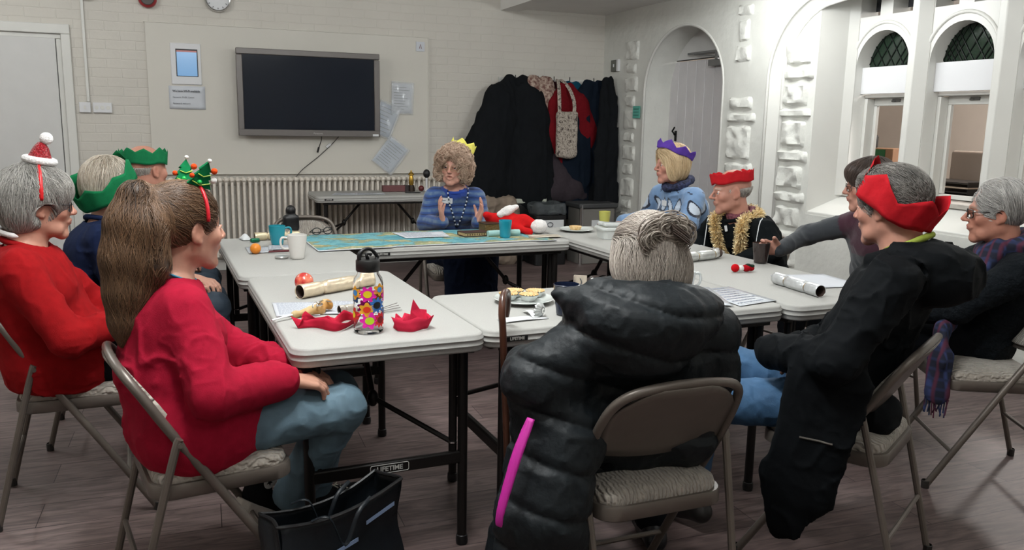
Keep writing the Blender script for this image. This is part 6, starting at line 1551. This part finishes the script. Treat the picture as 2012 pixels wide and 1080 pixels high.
g=MB(); e_=[mapf(u,0) for u in np.linspace(0,1,50)]; g.tube([(a,b,c+.0014) for a,b,c in e_],.003,5); e_=[mapf(0,v) for v in np.linspace(0,1,20)]; g.tube([(a,b,c+.0014) for a,b,c in e_],.003,5); g.build('white_border',M_paper,parent=t)
# spectacles on the map
t=thing('spectacles','black folded spectacles at the left end of the map','glasses',W(.78,4.775,ZT+.006),R(15)); g=MB()
for s in (-1,1): g.tube([(s*.034+.026*math.cos(a),0,.022+.019*math.sin(a)) for a in np.linspace(0,2*PI,20)[:-1]],.0028,6,closed=True)
g.tube([(-.01,0,.028),(.01,0,.028)],.0025,6); g.tube([(-.06,0,.03),(-.055,.05,.012),(.02,.06,.004)],.0025,6); g.tube([(.06,0,.03),(.055,.055,.012),(-.02,.07,.004)],.0025,6); g.build('frame',M_dark,parent=t,angle=180)
# book, box, santa hat, rolled napkin
t=thing('book','old thick brown book lying closed on the map','book',W(1.61,4.535,ZT+.006),R(6)); MB().box((0,0,.012),(.15,.10,.018)).build('pages',mat('yellowed pages','#b09a70',.8,bump=.5,bscale=120),parent=t,bevel=.002)
MB().box((0,0,.0225),(.158,.108,.004)).box((0,0,.002),(.158,.108,.004)).box((0,.053,.012),(.158,.004,.022)).build('cover',mat('dark brown leather','#3b2218',.5),parent=t,bevel=.002)
g=MB(); 
for i in range(9): g.box((-.06+.015*i,-.0515,.012),(.007,.001,.010))
g.build('page_ornament',mat('dark gilt pattern','#5e4a2c',.6),parent=t,smooth=False)
t=thing('ornate_box','brown patterned box between the raised hands and the santa hat','box',W(1.80,4.685,ZT+.004),R(4)); MB().box((0,0,.026),(.17,.10,.05)).build('box_body',mat('carved brass wood','#6b5530',.45,metal=.3,bump=1.,bscale=90,bdist=.003,kind='voronoi'),parent=t,bevel=.003); MB().box((0,0,.054),(.176,.106,.007)).build('lid',mat('dark wood lid','#3c2b1a',.5),parent=t,bevel=.002)
t=thing('santa_hat','red plush santa hat lying on the table behind the teal tumbler','hat',(0,0,0)); T=SDF()
T.chain([V3(1.80,4.74,.82),V3(1.88,4.68,.81),V3(1.96,4.62,.80),V3(2.01,4.58,.785)],[.035,.045,.045,.036],k=.03); T.seg(V3(1.88,4.62,.775),V3(1.95,4.50,.76),.03,.018,k=.03); T.disp.append(lambda P:-.006*vnoise(P,20,3)); T.plane((0,0,ZT+.004),(0,0,-1),k=.003)
T.seg(V3(1.76,4.72,.84),V3(1.79,4.74,.82),.022,.028,k=.02); sdf_obj('hat_body',T,.006,cloth('santa red plush','#c01a1c'),t)
T=SDF(); T.seg(V3(2.025,4.55,.785),V3(2.055,4.57,.785),.043,.040,k=.02); T.plane((0,0,ZT+.003),(0,0,-1),k=.003); T.disp.append(lambda P:-.004*vnoise(P,60,3)); sdf_obj('fur_brim',T,.006,Mfur,t)
T=SDF(); T.chain([V3(1.83,4.67,.850),V3(1.87,4.66,.872),V3(1.92,4.65,.895)],[.022,.026,.018],k=.02); T.disp.append(lambda P:-.004*vnoise(P,60,3)); sdf_obj('white_trim',T,.006,Mfur,t)
t=thing('napkin_roll','pale teal rolled napkin behind the teal tumbler','napkin',(1.775,4.475,ZT+.022),R(3)); MB().lathe([(0,-.10),(.018,-.10),(.0195,-.06),(.018,.0),(.0195,.07),(.018,.10),(0,.10)],20,(0,0,0),'X').build('roll',mat('pale teal paper','#9fc4c0',.7,bump=.4,bscale=60),parent=t,angle=60)
t=thing('toothbrush','white thin stick lying across the santa hat','stick',(0,0,0)) if False else None
# mince pies on a plate
def plate(label,loc,r,pies):
    t=thing('plate',label,'plate',loc,0); MB().lathe([(0,.002),(r*.62,.0),(r*.70,.006),(r*.96,.014),(r,.017),(r*.98,.019),(r*.93,.0165),(r*.68,.0095),(0,.006)],48).build('dish',mat('white china','#d3d8d4',.2,coat=.4),parent=t,angle=60)
    for i in range(48): pass
    return t
plate('white plate holding four mince pies on the front table',W(1.185,2.775),.112,4)
M_pastry=mat('baked pastry','#c99b5e',.75,col2='#e3c795',nscale=70,bump=.8,bscale=80,bdist=.003); M_foil=mat('silver foil case','#c9ccca',.35,metal=.6,bump=.5,bscale=90)
lab=['leftmost mince pie on the front plate','mince pie at the back of the front plate','mince pie at the front of the front plate','rightmost mince pie on the front plate']
for (dx,dy),l in zip([(-.055,.005),(-.012,.055),(.012,-.030),(.062,.025)],lab):
    t=thing('mince_pie',l,'mince pie',W(1.185+dx,2.785+dy,ZT+.008),random.Random(dx).random()*3,'mince pies on the front plate')
    g=MB(); n=28
    vs=[((.024 if k==0 else .036+.001*(i%2))*math.cos(2*PI*i/n),(.024 if k==0 else .036+.001*(i%2))*math.sin(2*PI*i/n),.003+.021*k) for k in (0,1) for i in range(n)]
    g.add(vs,[(i,(i+1)%n,n+(i+1)%n,n+i) for i in range(n)]+[tuple(range(n))[::-1]]); g.build('foil_case',M_foil,parent=t,angle=20)
    g=MB(); g.grid(lambda u,v:((.035-.001*math.cos(9*2*PI*u))*(v+.02)*math.cos(2*PI*u),(.035-.001*math.cos(9*2*PI*u))*(v+.02)*math.sin(2*PI*u),.026+.006*(1-v*v)+(.002*math.cos(20*2*PI*u) if v>.85 else 0)),60,8,True); g.build('pastry_lid',M_pastry,parent=t,angle=180)
t=thing('napkin','white folded napkin strip below the plate of mince pies','napkin',W(1.02,2.51,ZT+.001),R(6)); MB().grid(lambda u,v:(-.03+.17*u,-.025+.055*v,.002+.002*math.sin(4*u)),12,4).grid(lambda u,v:(.085+.025*v+.02*u,-.01+.11*u,.004+.010*math.sin(PI*u)),10,4).build('cloth',M_white,parent=t,solid=.0008)
t=thing('foil_case','crumpled empty foil pie case on the white napkin','foil case',W(1.15,2.52,ZT+.003),.6); MB().grid(lambda u,v:((.010+.022*v)*math.cos(2*PI*u),(.018*v)+.004*math.sin(14*2*PI*u)*v,.022+(.010+.020*v)*math.sin(2*PI*u)*.9),60,5,True).build('crumpled_foil',M_foil,parent=t,solid=.0005)
plate('white plate with a mince pie at the far end of the right table',W(2.31,4.60),.11,1)
t=thing('mince_pie','mince pie on the far white plate behind the plastic box','mince pie',W(2.30,4.595,ZT+.008)); MB().lathe([(0,.003),(.03,.003),(.04,.022),(.038,.026),(0,.030)],28).build('pastry_lid',M_pastry,parent=t,angle=60)
t=thing('food_box','clear frosted plastic food box by the lime cup','box',W(2.41,4.27),R(-8))
g=MB(); M_frost=mat('frosted plastic','#dfe3e0',.3,alpha=.75,spec=.6); ks=rrect(-.12,-.085,.12,.085,.03,5); kk=len(ks); lv=[(.86,.0),(.90,.05),(1,.052),(1.0,.060),(.93,.068)]
g.add([(a*f,b*f,z_) for f,z_ in lv for a,b in ks],[(i*kk+j,i*kk+(j+1)%kk,(i+1)*kk+(j+1)%kk,(i+1)*kk+j) for i in range(len(lv)-1) for j in range(kk)]+[tuple(range(kk))[::-1],tuple((len(lv)-1)*kk+j for j in range(kk))]); g.build('tub',M_frost,parent=t,angle=40)
T=SDF(); T.box((0,0,.082),(.20,.13,.02),rad=.008); T.disp.append(lambda P:-.008*vnoise(P,22,3)); sdf_obj('crumpled_film',T,.006,mat('cling film','#d8dcda',.2,alpha=.8),t)
t=thing('place_card','folded white table card standing right of the navy mug','card',W(1.44,2.84),R(20)); g=MB(); g.add([(-.045,-.02,0),(0,.02,0),(0,.02,.075),(-.045,-.02,.082)],[(0,1,2,3)]).add([(0,.02,0),(.05,0,0),(.05,0,.07),(0,.02,.075)],[(0,1,2,3)]); pc=g.build('card',mat('cream card','#d0c4b4',.7,noise=.1,nscale=30),parent=t,solid=.001,smooth=False)
g=MB(); g.box((-.022,-.004,.052),(.008,.002,.018),rz=R(42)); g.tube([(.02,.009,.02),(.028,.006,.045),(.022,.008,.06)],.002,5); g.build('drawing',M_ink,parent=pc,smooth=False)
t=thing('glass_bowl','shallow clear glass dish behind the grey bun','bowl',W(1.60,2.90),0); MB().lathe([(0,.004),(.03,.0),(.035,.004),(.07,.045),(.072,.046),(.033,.008),(0,.008)],36).build('dish',M_glass,parent=t,angle=60)
t=thing('cracker_end','small gold cracker end beside the penguin jumper sleeve','cracker',W(2.60,4.50,ZT+.02),R(-30)); MB().lathe([(.012,0),(.02,.03),(.012,.06),(.022,.10)],16,(0,0,0),'X').build('foil',mat('foil #c7b083','#c7b083',.3,metal=.8),parent=t,solid=.001)
t=thing('foil_case','small silver dish between the plastic box and the gold trinket','foil case',W(2.55,4.58),0); MB().lathe([(0,.002),(.022,.002),(.032,.018),(.033,.018),(.023,.001)],24).build('foil_cup',M_foil,parent=t)
t=thing('card_box','small pink-edged clear box behind the bun on the right table','box',W(2.38,4.02),R(0)); MB().box((0,0,.02),(.09,.06,.04)).build('box_body',mat('dusky pink card','#7a5a56',.6),parent=t,bevel=.003)
# scraps near the bottle: torn cracker, sticks, white dish, red pen
t=thing('torn_cracker','cream torn cracker paper with a gold bow at the left table edge','cracker',W(.375,2.775,ZT+.006),R(18))
T=SDF(); T.seg(V3(-.02,0,.006),V3(.08,.01,.010),.010,.020,k=.01); T.ell(V3(.10,.02,.018),(.03,.022,.018),k=.01); T.disp.append(lambda P:-.006*vnoise(P,50,3)); sdf_obj('crumpled_paper',T,.004,mat('cream crepe','#c9b88c',.7,col2='#b07a34',nscale=14,bump=.6,bscale=60),t)
MB().tube(smooth_path([(.04,-.01,.026),(.06,.01,.036),(.08,-.005,.03),(.05,-.02,.03),(.09,.02,.036),(.11,-.01,.034)],5),.0022,5).build('silver_ribbon',M_chrome,parent=t)
MB().tube([(-.11,-.02,.003),(-.02,.0,.008)],.005,6,squash=.6).build('snap_strip',mat('white card','#d8dadb',.6),parent=t)
t=thing('cracker_snap','dark thin cracker strips lying right of the flowered bottle','paper strips',W(.64,2.78),R(8)); g=MB()
for i in range(4): g.box((.02+.01*i,-.03+.015*i,.003+.004*i),(.12-.01*i,.003,.001),rz=R(8+9*i))
g.build('strip',mat('dark card','#5a524c',.8),parent=t,smooth=False)
t=thing('tin_lid','small silver and white dish in front of the white mug','dish',W(.465,4.03),0); MB().lathe([(0,.002),(.028,.002),(.032,.008),(.030,.012),(0,.010)],28).build('dish',mat('pale metal','#c6c5c2',.3,metal=.5),parent=t)
t=thing('pen','dark red pen behind the small silver dish','pen',W(.475,4.19,ZT+.010),R(4)); MB().lathe([(0,-.055),(.005,-.05),(.006,.04),(.002,.06)],10,(0,0,0),'X').build('barrel',mat('dark red plastic','#5a1c22',.3),parent=t)
t=thing('sweet','green foil-wrapped sweet beside the orange','sweet',W(.395,4.60,ZT+.012),.3); MB().box((0,0,0),(.05,.026,.022)).build('wrapper',mat('green foil','#1d6a4c',.3,metal=.5,bump=.6,bscale=60),parent=t,bevel=.007)
# paper plate / sheet on P3's side of the far table corner
t=thing('napkin','white tissue beside the far left table edge','napkin',W(.36,4.72,ZT+.001),.2); MB().grid(lambda u,v:(-.03+.05*u,-.05+.10*v,.03*math.sin(PI*u)*math.sin(PI*v)+.003),8,8).build('tissue',M_white,parent=t,solid=.0006)
# side table things
t=thing('card_box','dark red slim box on the side table','box',W(1.93,7.70),R(-2)); MB().box((0,0,.03),(.21,.07,.058)).build('box_body',mat('dusty maroon card','#6b3f40',.6),parent=t,bevel=.003); MB().box((.122,0,.03),(.034,.075,.062)).build('cap',mat('dark end cap','#2a2022',.6),parent=t,bevel=.003)
t=thing('lantern','small brass lantern with a dark base on the side table','lantern',W(2.10,7.69),0)
MB().lathe([(0,0),(.035,0),(.035,.03),(.028,.06),(.0,.06)],20).build('base',mat('dark bronze','#2c1f14',.5,metal=.4),parent=t,angle=40)
MB().lathe([(.018,.06),(.024,.08),(.022,.13),(.016,.15),(.030,.155),(.024,.17),(.008,.185),(.006,.20),(0,.20)],20).build('brass_top',mat('brass','#c09a48',.3,metal=1.),parent=t,angle=40)
t=thing('knob_stand','round black knob on a white stand at the right end of the side table','knob',W(2.26,7.72),0)
MB().lathe([(0,.0),(.035,.0),(.03,.02),(.012,.03),(.01,.13),(.0,.13)],16).build('stand',M_panel,parent=t,angle=40); MB().ball((0,0,.165),(.034,.034,.042)).build('knob_ball',M_dark,parent=t,angle=180)
t=thing('red_ball','small dark red ball beside the black knob','ball',W(2.19,7.66,ZT+.03),0); MB().ball((0,0,0),.028).build('ball',mat('dark red','#5a1a1c',.4),parent=t,angle=180)
t=thing('pen','black pen on the side table in front of the lantern','pen',W(2.06,7.50,ZT+.006),R(-8)); MB().lathe([(0,-.07),(.005,-.065),(.006,.06),(.002,.08)],10,(0,0,0),'X').build('barrel',M_dark,parent=t)
# walking stick hooked over the table edge
t=thing('walking_stick','brown wooden walking stick hooked at the left end of the front table','walking stick',(0,0,0))
P_=[V3(.985,2.452,.775),V3(.985,2.44,.81),V3(.975,2.415,.855),V3(.955,2.385,.868),V3(.935,2.355,.855),V3(.925,2.335,.81),V3(.930,2.335,.74),V3(.955,2.36,.45),V3(.985,2.385,.014)]
MB().tube(smooth_path([tuple(p) for p in P_],8),.0115,12).build('shaft',mat('varnished brown wood','#4a2a1c',.35,noise=.3,nscale=14,coat=.3),parent=t,angle=180)
MB().lathe([(0,0),(.015,0),(.014,.035),(.012,.036)],12,(.985,2.385,0)).build('rubber_tip',M_rubber,parent=t)
# bag on the floor beside the front table leg
t=thing('shopping_bag','dark translucent shopping bag standing on the floor by the table leg','bag',(0,0,0))
M_bag=mat('dark woven plastic','#12171c',.45,noise=.2,nscale=20,bump=.4,bscale=30,bdist=.006,spec=.3)
g=MB()
a=Vector((.215,2.10,0)); b=Vector((.56,2.20,0)); n_=Vector((-.28,.96,0))*.13
def bagf(u,v):
    U=u*4; 
    c=[a,b,b+n_,a+n_]; i=int(U)%4; f_=U-int(U); p=c[i]*(1-f_)+c[(i+1)%4]*f_; top=.345+(.05 if 0 else 0)
    zt=[.335,.385,.36,.33][i]*(1-f_)+[.335,.385,.36,.33][(i+1)%4]*f_-.035*math.sin(PI*f_)*(i%2==0); cen=(a+b+n_)/2
    bul=1+.04*math.sin(PI*v)+.015*math.sin(11*u*2+7*v); q=cen+(p-cen)*bul; return (q.x+.008*math.sin(9*v+20*u),q.y+.008*math.sin(8*v+13*u),.004+(zt-.004)*v)
g.grid(bagf,49,16); g.build('bag_body',M_bag,parent=t,solid=.0012,angle=80)
g=MB(); g.tube([bagf(u,1) for u in np.linspace(0,.9999,49)],.005,6,closed=True); g.build('hem',M_dark,parent=t)
MB().box(((a+b+n_)/2)[:2]+(.006,) if False else (tuple(((a+b+n_)/2)[:2])+(.006,)),(.33,.12,.006),rz=R(16)).build('bag_base',M_bag,parent=t)
lb=mat('pale blue label','#7f93b4',.5)
for (u,z_,w_) in ((.02,.22,.07),(.095,.235,.07),(.18,.28,.06)):
    p=Vector(bagf(u,z_/.36)); q=Vector(bagf(u+.06,z_/.36+.03)); d=(q-p).normalized(); g=MB(); nn=Vector((.28,-.96,0))*.004
    g.add([tuple(p+nn),tuple(q+nn),tuple(q+nn+Vector((0,0,.012))),tuple(p+nn+Vector((0,0,.012)))],[(0,1,2,3)]); g.build('pale_stripe',lb,parent=t,solid=.001,smooth=False)
for s in (0,1):
    o_=Vector((0,0,0)) if s==0 else n_; MB().tube(smooth_path([tuple(a*.75+b*.25+o_+Vector((0,0,.33))),tuple(a*.62+b*.38+o_+Vector((0,-.03,.34))),tuple(a*.5+b*.5+o_+Vector((0,-.035,.25))),tuple(a*.38+b*.62+o_+Vector((0,-.03,.33))),tuple(a*.25+b*.75+o_+Vector((0,0,.35)))],5),.006,6,squash=.4).build('handle',M_bag,parent=t)
# bags and bins along the back wall below the coats
def sdfthing(name,label,cat,part,build,m,h=.01,fold=.01,sd=1,zc=.003):
    t=thing(name,label,cat,(0,0,0)); T=SDF(); build(T)
    if fold: T.disp.append(lambda P:-fold*vnoise(P,9,sd)-fold*.5*np.clip(1-2.2*np.abs(vnoise(P,18,sd+2)),0,1))
    T.plane((0,0,zc),(0,0,-1),k=.005); sdf_obj(part,T,h,m,t,slack=1.6); return t
M_sack=mat('beige canvas','#8d7a6a',.9,noise=.15,nscale=12,bump=.4,bscale=40)
sdfthing('canvas_bag','beige canvas bag standing behind the striped jumper','bag','bag_body',lambda T:(T.box((2.62,7.45,.30),(.34,.22,.60),rad=.06,k=.03),T.ell((2.58,7.42,.08),(.18,.13,.10),k=.04)),M_sack,fold=.02,sd=4)
sdfthing('cloth_bundle','taupe coat bundle below the black coat','cloth','bundle',lambda T:(T.box((2.98,7.75,.34),(.40,.26,.66),rad=.07,k=.03)),mat('taupe cloth','#857668',.9,noise=.15,nscale=10,bump=.4,bscale=30),fold=.03,sd=7)
t=thing('storage_bin','dark plastic bin with a clear bag and white label under the coats','bin',(3.48,7.62,0)); MB().prism(rrect(-.17,-.14,.17,.14,.03,4),.0,.50).build('bin_body',M_dark,parent=t,bevel=.004)
MB().box((0,-.145,.40),(.26,.004,.11)).build('label',M_white,parent=t); MB().tube([(.03*math.cos(q_)-.02,-.15,.41+.022*math.sin(q_)) for q_ in np.linspace(0,2*PI,20)[:-1]],.004,5,closed=True).build('symbol',M_ink,parent=t)
sdfthing('plastic_bag','crumpled clear bag on top of the dark bin','bag','film',lambda T:T.box((3.48,7.60,.56),(.32,.26,.11),rad=.03),mat('grey film','#5a5f62',.15,alpha=.6),fold=.02,sd=3,zc=.505)
t=thing('storage_bin','grey flip-top bin with chrome corner beside the dark bin','bin',(3.98,7.60,0)); MB().prism(rrect(-.20,-.15,.20,.15,.03,4),.0,.56).build('bin_body',mat('grey plastic bin','#74716c',.5),parent=t,bevel=.004); MB().box((0,0,.59),(.44,.34,.05)).build('lid',mat('dark grey lid','#3c3d3e',.5),parent=t,bevel=.012)
MB().tube([(-.19,-.155,.0),(-.19,-.155,.60)],.018,10).build('chrome_post',M_chrome,parent=t); MB().box((.0,-.152,.40),(.14,.004,.09)).build('label',M_white,parent=t); MB().box((.02,-.155,.40),(.05,.003,.04)).build('red_print',mat('red print','#9a2a34',.6),parent=t)
t=thing('low_bench','black bench end with a pale seat under the coats','bench',(3.38,7.86,0)); MB().box((.0,0,.62),(.34,.20,.05)).build('seat_top',mat('cream seat','#b5b8aa',.6),parent=t,bevel=.01); MB().box((0,0,.30),(.30,.18,.58)).build('base',M_dark,parent=t,bevel=.01)
# black bag hanging on the empty chair
sdfthing('shoulder_bag','black bag hanging over the back of the empty patterned chair','bag','bag_body',lambda T:(T.box((.70,5.49,.72),(.10,.05,.13),rad=.02,k=.02),T.seg((.70,5.56,.79),(.70,5.50,.815),.025,.03,k=.02)),M_dark,h=.008,fold=.004,zc=.60)
# kitchen beyond the hatch
t=thing('kitchen_counter','dark slatted counter below the hatch in the next room','counter',(5.75,4.6,0)); MB().box((0,0,.45),(.5,3.2,.86)).build('base',M_trim,parent=t); MB().box((0,0,.90),(.56,3.2,.04)).build('worktop',mat('dark worktop','#3a3532',.5),parent=t,bevel=.004)
t=thing('storage_carton','green and brown cardboard carton on the kitchen counter','box',(5.75,5.55,.92),R(12)); MB().box((0,0,.16),(.30,.34,.32)).build('carton',mat('brown card','#8d6a50',.8,noise=.1),parent=t,bevel=.004); MB().box((-.152,.03,.16),(.004,.26,.30)).box((0,.172,.16),(.30,.004,.30)).build('green_side',mat('green card','#1d5a30',.7),parent=t)
t=thing('jar','dark round jar standing on the carton','jar',(5.72,5.66,1.24)); MB().lathe([(0,0),(.04,0),(.042,.09),(.03,.11),(0,.11)],20).build('jar_body',M_dark,parent=t,angle=40)
t=thing('plastic_chair','rounded taupe chair back leaning behind the counter','chair',(5.95,4.83,.92),0); T=SDF(); T.box((5.95,4.83,1.09),(.05,.40,.30),rad=.02); sdf_obj('chair_back',T,.01,mat('taupe plastic','#8a7d73',.5),t,origin=(5.95,4.83,.92))
t=thing('tray_rack','stack of dark metal trays on the kitchen counter','rack',(5.66,4.78,.92)); 
for i in range(3): MB().box((0,0,.02+.035*i),(.36,.62,.010)).build('tray',mat('dark tray','#2a2624',.4,metal=.5) if i!=1 else mat('tan tray','#9a8a7a',.6),parent=t)
for sx in (-1,1): MB().box((0,sx*.30,.05),(.34,.01,.10)).build('side',M_blackmetal,parent=t)
# ---------------------------------------------------------------- light
batten(3.75,4.75,2.52,1.2,R(0),38,'white batten lamp under the low ceiling near the window arch')
batten(3.7,2.3,2.52,1.2,R(0),20,'white batten lamp under the low ceiling above the man in the tartan scarf')
batten(1.5,4.3,3.12,1.5,R(0),34,'white batten lamp over the middle of the back tables')
batten(-1.7,5.6,3.12,1.5,R(0),58,'added batten lamp brightening the left door and floor')  # added lamp, lifts the left door and the floor at the left
batten(.3,1.9,3.12,1.5,R(0),180,'white batten lamp on the high ceiling over the near left table')
batten(1.4,-.4,3.12,1.5,R(90),20,'added batten fill lamp behind the camera')  # added out of view as front fill for people facing the camera
k=thing('ceiling_light','round lamp on the ceiling of the room beyond the hatch','light',(6.4,4.4,2.58))
MB().lathe([(.0,-.05),(.12,-.05),(.15,0)],24).build('diffuser',mat('kitchen lamp','#ffffff',.4,emit='#ffe2c0',estr=4),parent=k)
li=bpy.data.lights.new('lamp','POINT'); li.energy=130; li.color=(1,.95,.91); li.shadow_soft_size=.15
lo=bpy.data.objects.new('lamp',li); COL.objects.link(lo); lo.parent=k; lo.location=(0,0,-.2)
w=bpy.data.worlds.new('world'); bpy.context.scene.world=w; w.use_nodes=True
w.node_tree.nodes['Background'].inputs[0].default_value=(.03,.03,.035,1); w.node_tree.nodes['Background'].inputs[1].default_value=1
sc=bpy.context.scene
sc.view_settings.view_transform='Standard'; sc.view_settings.look='None'; sc.view_settings.gamma=1; sc.view_settings.exposure=0.08
sc.view_settings.use_curve_mapping=False
